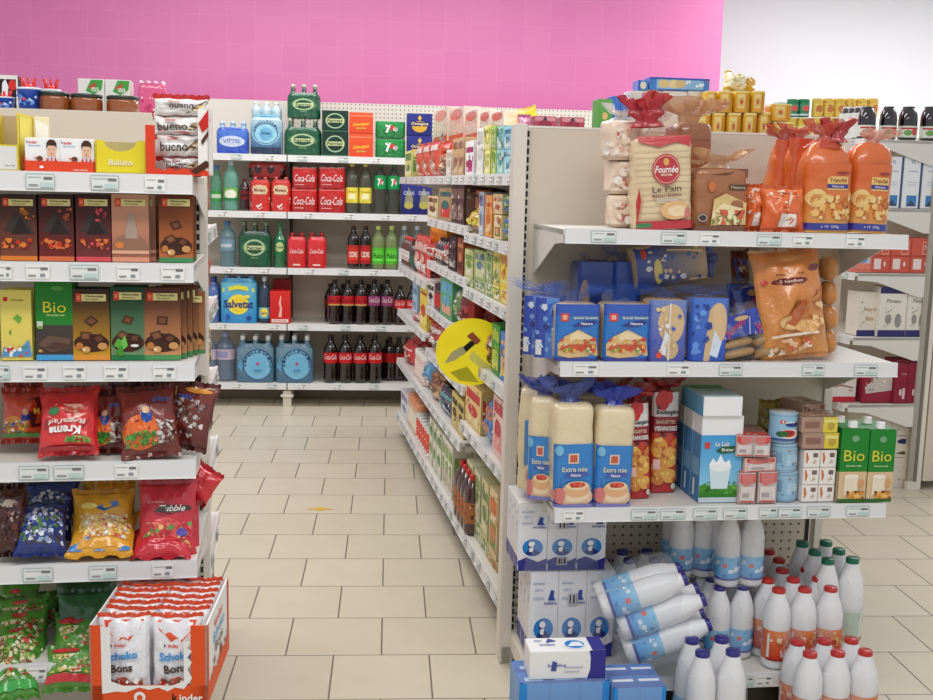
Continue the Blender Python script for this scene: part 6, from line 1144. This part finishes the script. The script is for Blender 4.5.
mar=[('r',0,0,1,1,(140,30,56)),('r',.0,.45,1,.47,(120,20,44)),('e',.5,.25,.1,.08,(226,200,205)),('r',.65,.1,.85,.35,(220,190,196)),('p',[(0,.98),(1,.98),(1,.9),(0,.94)],(90,20,36)),('r',.5,.66,.9,.69,(190,120,136))]
for i,(a,b) in enumerate([(893,905.5),(906,918.5)]): ebox('burgundy wine box on the far right unit, '+('left','right')[i]+' one',a,b,360,4,(140,32,56),mar)
ebox('burgundy box with a white side on the far right unit, beside the two plain ones',862,892,372,4,(150,36,60),[('p',[(.05,.5),(.5,.9),(.95,.95),(.95,.4),(.1,.3)],(200,190,186)),('spk',.1,.4,.9,.9,12,.008,[(120,110,104),(226,222,216)],3)],ly=.03)
ebox('white box with a red base and branch drawing on the far right unit',824,855,375,4,(222,214,208),[('r',0,0,1,.2,(190,40,60)),('p',[(.1,.5),(.5,.6),(.9,.5),(.9,.55),(.5,.66),(.1,.55)],(150,110,90)),('spk',.1,.4,.9,.8,10,.006,[(150,120,100),(190,150,130)],5)],ly=.06)
# white boxes on the floor of the end unit
for j,(t,bt) in enumerate([(458,489),(436,457.5),(414,435.5)]):
    E0=.05; zb=max(.0,E_.Z(900,bt,E0)) if j else .0
    for i,(a,b) in enumerate([(870,891),(891.5,913)]):
        x,w,h=E_.fit(a,b,t,E0,zb)
        thing('white_carton',carton(w,h*1.0,.25,(226,221,210),[('r',.03,.03,.97,.97,(222,216,204)),('e',.5,.75,.3,.12,(50,60,110)) if j==1 else ('e',.5,.7,.04,.03,(60,56,50)),('p',[(.15,.2),(.5,.3),(.85,.22),(.6,.12)],(90,90,60)) if j==1 else ('e',.3,.3,.03,.03,(60,56,50)),('e',.75,.3,.03,.03,(60,56,50))]),'plain cream carton stacked on the floor at the far right, %s row, %s'%(('bottom','middle','top')[j],('left','right')[i]),'carton',E_,x,E0+.125,zb)
# ================================================================== GROCERIES ON THE AISLE SIDE OF THE RIGHT GONDOLA
SEED=[0]
def printart(pal,seed):
    r=random.Random(seed); a,b,c=pal
    A=[('g',0,0,1,1,a,sh(a,1.12)),('r',.08,r.uniform(.62,.75),.92,r.uniform(.8,.92),b),('r',.15,.1,.85,r.uniform(.3,.5),c),('e',.5,r.uniform(.3,.5),.3,.14,b),('spk',.05,.05,.95,.95,12,.012,[a,b,c,sh(b,.6),(240,238,230)],seed)]
    return A
def side(desc,cat,p0,p1,t,zt,kind,pal,y=.03,n=1,bt=None,dd=.09,deep=2,nm=None,where='',both=True):
    """n facings between photo columns p0..p1, each a thing of its own; items behind are filled in too"""
    zb=zt+.001 if bt is None else RG.Z((p0+p1)/2,bt,y)
    xa=RG.X(p0,y,zb+.08); xb=RG.X(p1,y,zb+.08); w=(xb-xa)/n
    if kind in('jar','bot','tin'):
        R_=.085 if kind!='bot' else .075; n=max(1,round((xb-xa)/R_)); w=(xb-xa)/n; dd=w*.5+.03 if w<.1 else .09
    pm=(p0+p1)/2; h=RG.Z(pm,t,y)-zb
    SEED[0]+=1; sd=SEED[0]
    if kind=='box':
        B=carton(w*.96,h,dd,pal[0],printart(pal,sd),[('g',0,0,1,1,sh(pal[0],.8),sh(pal[0],1.0)),('r',.1,.3,.9,.7,sh(pal[1],.9))],[('g',0,0,1,1,sh(pal[0],.85),pal[0]),('r',.1,.2,.9,.8,sh(pal[1],.95)),('spk',.1,.2,.9,.9,8,.01,[pal[2],pal[0]],sd)])
        me=B.mesh('box'); pr=None
    elif kind=='bag': me=pillow(w*.98,h,min(.09,dd),pal[0],printart(pal,sd)[1:],sd,N=18).mesh('bag'); pr=None
    elif kind=='jar': pr=jar(min(w/2*.96,.046),h,pal[0],pal[1],pal[2]); me=None
    elif kind=='bot': pr=bottle('soda',h,min(w/2*.96,.04),pal[0],'glass',pal[1],(.2,.55,pal[2]),16,None,[('spk',0,.1,1,.9,12,.008,[(240,200,160),(200,60,50),(90,60,30)],sd)]); me=None
    elif kind=='tin': me=can(min(w/2*.96,.046),h,pal[0],[('r',0,.1,1,.9,pal[1]),('spk',0,.1,1,.9,12,.01,list(pal),sd)]).mesh('tin'); pr=None
    out=[]
    for i in range(n):
        for k in range(deep):
            x=xa+w*(i+.5); yy=y+dd/2+k*(dd+.004)
            if yy>.40: continue
            lab='%s, %s'%(desc,where) if where else desc
            if n>1: lab+=', %s from the left'%ORD[i]
            if k: lab=desc+' behind the front one'+(', '+where if where else '')+(' (%s)'%ORD[i] if n>1 and False else '')
            g=desc+' '+where
            F=RG
            if pr: o=put(nm or kind_name(kind),pr,lab,cat,F,x,yy,zb,group=g)
            else: o=thing(nm or kind_name(kind),me,lab,cat,F,x,yy,zb,random.uniform(-.03,.03),g)
            out.append(o)
    return out
def kind_name(k): return {'box':'food_box','bag':'food_bag','jar':'food_jar','bot':'sauce_bottle','tin':'food_tin'}[k]
A1,B1,C1,D1,E1=ZS[0]; A2,B2,C2,D2,E2=ZS[1]; A3,C3,D3=ZS[2]; F5=.505; G0=.155
W8=(236,234,226)
top='top aisle shelf'
side('slim yellow-green box','box',404,413,151,A3,'box',((214,210,130),(90,150,70),(240,236,200)),where=top+' far end')
side('red and white grissini packet','box',414,436,143,A3,'bag',((226,90,60),(240,226,210),(205,150,110)),n=3,dd=.06,where=top)
side('brown biscuit bag','snack',436,447,152,A3,'bag',((170,110,80),(220,190,150),(110,60,50)),where=top)
side('round yellow-topped bag','snack',438,447,144,A3,'bag',((238,200,40),(245,220,90),(220,160,20)),y=.12,where=top,bt=156,deep=1)
side('narrow cream box','box',446,452,150,A3,'box',((232,222,210),(205,180,160),(240,236,230)),where=top)
side('tan biscuit packet','snack',453,464,138,A2,'box',((196,160,120),(150,100,80),(226,200,160)),n=2,where=top)
side('white box with a magenta square','box',465,475,141,A2,'box',((238,236,236),(170,40,100),(205,80,140)),where=top)
side('tall plain white box','box',476.5,484,128,A1,'box',((232,230,224),(205,205,200),(240,238,236)),where=top)
for i,(a,b,pal) in enumerate([(484.5,491,((226,222,130),(190,200,90),(240,238,190))),(491.5,497,((170,200,100),(120,170,70),(220,230,170))),(497.5,504,((150,205,200),(90,170,160),(215,235,225))),(504.5,512,((150,205,220),(80,140,170),(220,240,240)))]):
    nmn=('yellow','lime green','teal','pale blue')[i]
    side(nmn+' tea box','box',a,b,150,A1,'box',pal,where=top+' lower tier')
    side(nmn+' tea box','box',a,b,126,A1,'box',pal,where=top+' upper tier',bt=149.5)
side('teal-lidded pouch','snack',437,447,128,A2,'bag',((120,190,200),(60,160,180),(225,225,200)),y=.2,bt=152,where='back of top aisle shelf',deep=1)
side('brown pouch with a teal band','snack',462,475,130,A2,'bag',((130,80,60),(60,150,170),(205,170,140)),y=.2,bt=150,where='back of top aisle shelf',deep=1)
# on the very top board
for i,(a,b,t) in enumerate([(433,447,110),(448,463,109),(464,477,111),(479,489,112),(490,503,112)]):
    x,w,h=RG.fit(a,b,t,.2,1.787); 
    thing('rusk_packet',carton(w*.96,h,.09,(232,215,200),[('r',0,.0,1,.4,(226,84,60)),('r',0,.4,1,.7,(238,228,216)),('e',.5,.86,.4,.12,(222,80,60)),('r',.1,.1,.9,.2,(240,160,130)),('spk',.05,.4,.95,.7,8,.01,[(205,180,150),(240,236,228),(220,110,90)],i)],m='film'),'red and white rusk packet on top of the aisle shelving, %s from the left'%ORD[i],'food pack',RG,x,.245,1.787)
x,w,h=RG.fit(506,526,109,.25,1.787); thing('food_bag',pillow(w,h,.07,(238,215,40),[('spk',.1,.1,.9,.9,20,.012,[(250,235,110),(220,190,20),(245,225,80)],3)],3),'bright yellow bag on top of the aisle shelving by its near end','food pack',RG,x,.29,1.787)
for i,(a,b,t) in enumerate([(517,530,120),(533,556,116),(560,584,117)]):
    ly=.53+.04*i; x,w,h=RE.fit(a,b,t,ly,1.777 if i==0 else 1.772); 
    if i==0: thing('food_bag',pillow(w,max(h,.05),.06,(232,150,190),[('spk',.1,.1,.9,.9,14,.01,[(245,200,220),(205,80,140)],3)],8),'pink bag beside the slotted post on top of the aisle shelving','food pack',RE,x,ly,1.777)
    else: thing('jam_pack',carton(w,max(h,.05),.08,(176,60,84),[('r',.02,.1,.98,.8,(184,66,90)),('r',.05,.75,.95,.95,(220,150,160)),('e',.5,.5,.3,.3,(150,40,64)),('p',[(.4,.8),(.5,1.0),(.6,.8)],(60,40,50))],m='film'),'raspberry red pack above the bare cream panel, '+('left' if i==1 else 'right')+' of two','food pack',RE,x,ly+.04,1.772)
s2='second aisle shelf'
side('cream bear-shaped snack box','snack',427,439,196,B2,'box',((222,196,150),(120,70,40),(245,238,215)),where=s2)
side('tan carton with a teal and red lid','box',440,451,188,B2,'box',((176,150,110),(60,110,110),(214,60,60)),where=s2)
side('dark brown narrow box','box',452,464,184,B2,'box',((76,54,50),(130,100,90),(170,150,140)),n=2,where=s2)
side('dark jar with a blue lid','jar',465.5,471,190,B1,'jar',((50,36,34),(40,70,190),(50,60,110)),bt=211,y=.08,where=s2,deep=1)
side('brown jar with an orange label','jar',471.5,478,190,B1,'jar',((90,50,36),(205,130,90),(190,120,80)),bt=211,y=.08,where=s2,deep=1)
side('yellow cereal bag with a cartoon animal','cereal',466,478,210,B1,'bag',((235,205,50),(245,225,90),(150,110,50)),where=s2,deep=1)
side('slim grey-blue box','box',479,484,192,B1,'box',((190,196,214),(120,130,170),(225,228,236)),where=s2)
side('orange cereal bar box','box',484.5,493,195,B1,'box',((232,160,80),(214,110,60),(240,205,150)),where=s2+' left column',bt=None)
side('cream and orange box','box',494,502.5,215,B1,'box',((235,210,160),(205,130,90),(120,120,60)),where=s2+' lower tier')
side('peach box','box',494,502.5,194,B1,'box',((236,205,160),(200,110,80),(245,228,190)),where=s2+' upper tier',bt=214)
side('green pouch','snack',503,510,214,B1,'bag',((110,170,80),(70,110,190),(180,205,140)),where=s2+' lower tier',dd=.06)
side('green pouch','snack',503,510,192,B1,'bag',((110,180,80),(150,200,120),(70,120,180)),where=s2+' upper tier',bt=214,dd=.06)
s3='third aisle shelf'
for i,(a,b,pal,nmn) in enumerate([(464.5,474,((200,205,140),(120,160,80),(232,232,200)),'pale green'),(475,485.5,((170,190,120),(110,140,160),(225,225,180)),'sage green'),(486,493,((180,200,150),(120,160,90),(230,232,190)),'grey-green'),(493.5,500,((222,210,120),(130,160,70),(240,236,190)),'yellow and green'),(500.5,508,((238,215,70),(226,150,80),(245,235,140)),'bright yellow')]):
    side(nmn+' soup box','box',a,b,278+i*2.5,C1,'box',pal,where=s3+' lower tier')
    side(nmn+' soup box','box',a,b,250+i*.6,C1,'box',pal,where=s3+' upper tier',bt=277.5+i*2.5)
side('orange-capped pack','box',431,447,228,C2,'box',((236,150,40),(226,120,30),(245,190,90)),n=2,where=s3,y=.1)
side('red banded packet','snack',426,434,244,C2,'bag',((205,60,60),(240,225,215),(230,120,110)),where=s3)
side('dark bottle with a pale label','bot',435,442,238,C2,'bot',((50,30,30),(60,36,36),(225,215,205)),where=s3)
side('white and red printed packet','snack',442.5,448,240,C2,'bag',((214,190,180),(190,60,50),(240,236,230)),where=s3)
side('black coffee box','coffee',449,456,236,C2,'box',((44,34,36),(90,70,70),(200,190,180)),where=s3)
side('brown and orange chocolate box','box',457,464,238,C2,'box',((140,70,44),(205,130,80),(90,40,30)),where=s3)
side('red-capped small bottle','bot',401,408,237,C3,'bot',((90,40,36),(220,60,50),(235,225,220)),where='far end shelf',n=1)
side('dark small bottle','bot',409,414,243,C3,'bot',((30,30,40),(30,30,30),(60,110,90)),where='far end shelf')
side('tall red and white snack packet','snack',414,425,236,C3,'bag',((226,80,70),(240,190,180),(245,240,235)),n=2,where='far end shelf',dd=.06)
s4='fourth aisle shelf'
side('pale blue tall box','box',412,418,283,D3,'box',((170,205,225),(120,170,205),(235,240,244)),where='lower far end shelf',y=.05)
side('small pink bag','snack',411,419,313,D3,'bag',((232,140,160),(245,220,225),(214,80,110)),where='lower far end shelf',deep=1)
side('yellow printed box','box',420,427,283,D3,'box',((232,205,80),(205,90,50),(245,235,150)),where='lower far end shelf')
side('white carton with a dark stripe','box',428,434,283,D2,'box',((214,210,204),(60,40,40),(235,232,226)),where=s4)
side('black and red jar','jar',434.5,440,284,D2,'jar',((60,30,28),(40,30,30),(200,50,50)),where=s4)
side('green and blue box with a face','box',441,452,279,D2,'box',((90,160,110),(110,180,215),(225,170,140)),where=s4)
side('green bottle-shaped packet','snack',453,459,287,D2,'bag',((110,150,90),(150,180,120),(80,110,60)),where=s4)
side('slim red packet','snack',460,464.5,290,D2,'bag',((180,60,60),(120,40,40),(225,180,160)),where=s4)
side('brown shaded biscuit bag','snack',466,474,322,D1,'bag',((110,80,50),(180,150,60),(80,50,40)),where=s4,y=.06)
side('olive shaded biscuit bag','snack',474.5,484,326,D1,'bag',((130,120,50),(200,190,80),(90,60,40)),where=s4,y=.05)
side('dark red chocolate packet','snack',484.5,491,330,D1,'bag',((150,60,50),(205,150,130),(90,40,30)),where=s4)
side('green cereal box','cereal',491.5,499.5,324,D1,'box',((60,150,70),(180,205,90),(225,220,120)),where=s4,dd=.06)
side('blue cereal box with a face','cereal',500.5,507,332,D1,'box',((70,130,205),(225,170,140),(235,200,90)),where=s4,dd=.06)
s5='fifth aisle shelf'
side('red and white printed packet','snack',428,437,322,E2,'bag',((205,60,60),(235,225,215),(90,60,50)),where=s5)
side('orange biscuit bag','snack',438,448,322,E2,'bag',((232,150,40),(205,90,60),(245,200,90)),where=s5)
side('yellow biscuit bag behind the round sign','snack',449,464,330,E2,'bag',((230,205,60),(160,140,40),(245,230,120)),n=2,where=s5)
side('tall beige cereal box with a red logo','cereal',466,480.5,385,E1,'box',((226,196,130),(205,60,60),(240,222,170)),where=s5,dd=.07,deep=3)
side('blue and brown bread snack bag','snack',481.5,491.5,402,E1,'bag',((90,140,205),(196,130,90),(60,140,215)),where=s5)
side('pink-red cereal box','cereal',492.5,503.5,397,E1,'box',((232,200,190),(205,70,80),(240,150,150)),where=s5,dd=.07)
s6='long low aisle shelf'
side('red crisp bag','snack',402,409,343,F5,'bag',((214,50,50),(240,200,190),(180,30,40)),where=s6)
side('red snack bag','snack',409,425,342,F5,'bag',((200,40,50),(150,20,30),(236,120,110)),n=2,where=s6,y=.1)
side('white-lidded jar','jar',415,424,352,F5,'jar',((225,200,190),(240,236,230),(235,215,205)),where=s6)
side('blue packet','snack',421,427,362,F5,'bag',((70,150,205),(120,190,225),(225,180,150)),where=s6)
side('brown bread-coloured bag','snack',428,438,372,F5,'bag',((180,130,80),(120,80,50),(220,180,130)),n=1,where=s6)
side('navy pouch with a round picture','snack',437,450,390,F5,'bag',((40,56,96),(90,170,170),(225,225,220)),where=s6,dd=.07)
side('yellow and black printed box','box',452,464,396,F5,'box',((205,185,110),(90,60,40),(230,215,150)),n=2,where=s6)
s0='aisle-side base shelf'
side('white box','box',401,408,393,G0,'box',((225,225,230),(150,150,180),(240,240,240)),where=s0,dd=.12)
side('cream baby food jar','jar',408,417,398,G0,'jar',((222,190,150),(230,150,110),(235,225,205)),n=2,where=s0)
side('red and white tall tin','can',416,428,421,G0,'tin',((235,230,225),(222,70,50),(240,236,232)),n=2,where=s0,dd=.08)
side('pale green printed box','box',429,441,424,G0,'box',((215,215,190),(110,150,90),(235,232,215)),n=3,where=s0)
side('white and green printed box','box',442,452,440,G0,'box',((225,222,205),(140,170,90),(200,190,170)),n=3,where=s0)
side('syrup bottle with a red cap','bot',453,466,466,G0,'bot',((70,30,26),(205,40,40),(170,110,70)),n=2,where=s0,y=.0,nm='syrup_bottle')
for i,(a,b) in enumerate([(466.5,473),(473.5,480.5),(481,488.5),(489,497)]):
    nmn=('pale green','grey-green','olive','orange-edged')[i]; pal=[((205,205,170),(130,160,90),(230,226,200)),((200,200,165),(140,160,100),(225,220,195)),((195,190,140),(110,140,80),(225,220,180)),((215,195,150),(214,120,70),(120,150,80))][i]
    side(nmn+' cereal box','cereal',a,b,500+i*19,G0,'box',pal,where=s0+' lower tier',y=.04)
    side(nmn+' cereal box','cereal',a,b,462+i*9,G0,'box',pal,where=s0+' upper tier',y=.04,bt=499+i*19)
# round yellow sign sticking out into the aisle
SY=-.03; zsg=RG.Z(472,352,SY)
q=RG.X(472,SY,zsg); P_=RG.w(q,SY,zsg)
FS=Frame(P_.x,P_.y,.05); rs=FS.X(508,0,zsg)*1.0
B=MB(); n=48
B.add([(rs*cos(2*pi*k/n),-.001,rs*.93*sin(2*pi*k/n)) for k in range(n)]+[(rs*cos(2*pi*k/n),.001,rs*.93*sin(2*pi*k/n)) for k in range(n)],[tuple(range(n)),tuple(range(2*n-1,n-1,-1))]+[(k,n+k,n+(k+1)%n,(k+1)%n) for k in range(n)],(240,226,40),'sign')
f=lambda u,v,e:((u-.5)*2*rs,-.001-e,(v-.5)*2*rs)
G=MB(); G.art(f,[('p',[(.3,.5),(.48,.66),(.55,.62),(.38,.46)],(24,24,24)),('p',[(.12,.34),(.22,.5),(.36,.58),(.42,.5),(.26,.38)],(196,190,140)),('p',[(.42,.72),(.56,.6),(.62,.66),(.5,.78)],(170,90,60)),('p',[(.45,.42),(.5,.52),(.82,.26),(.72,.18)],(244,238,120)),('p',[(.2,.22),(.34,.1),(.6,.08),(.44,.3)],(200,196,40))],2*rs,2*rs)
o=thing('round_sign',B,'round translucent yellow sign sticking out from the aisle shelf edge','sign',FS,0,0,zsg); obj('printed_picture',G,o)
K=MB(); K.tube([(-rs*.2,0,0),(rs*.1,.03,.03),(rs*.4,.05,.04)],.002,(230,230,225)); obj('holder_clip',K,o)
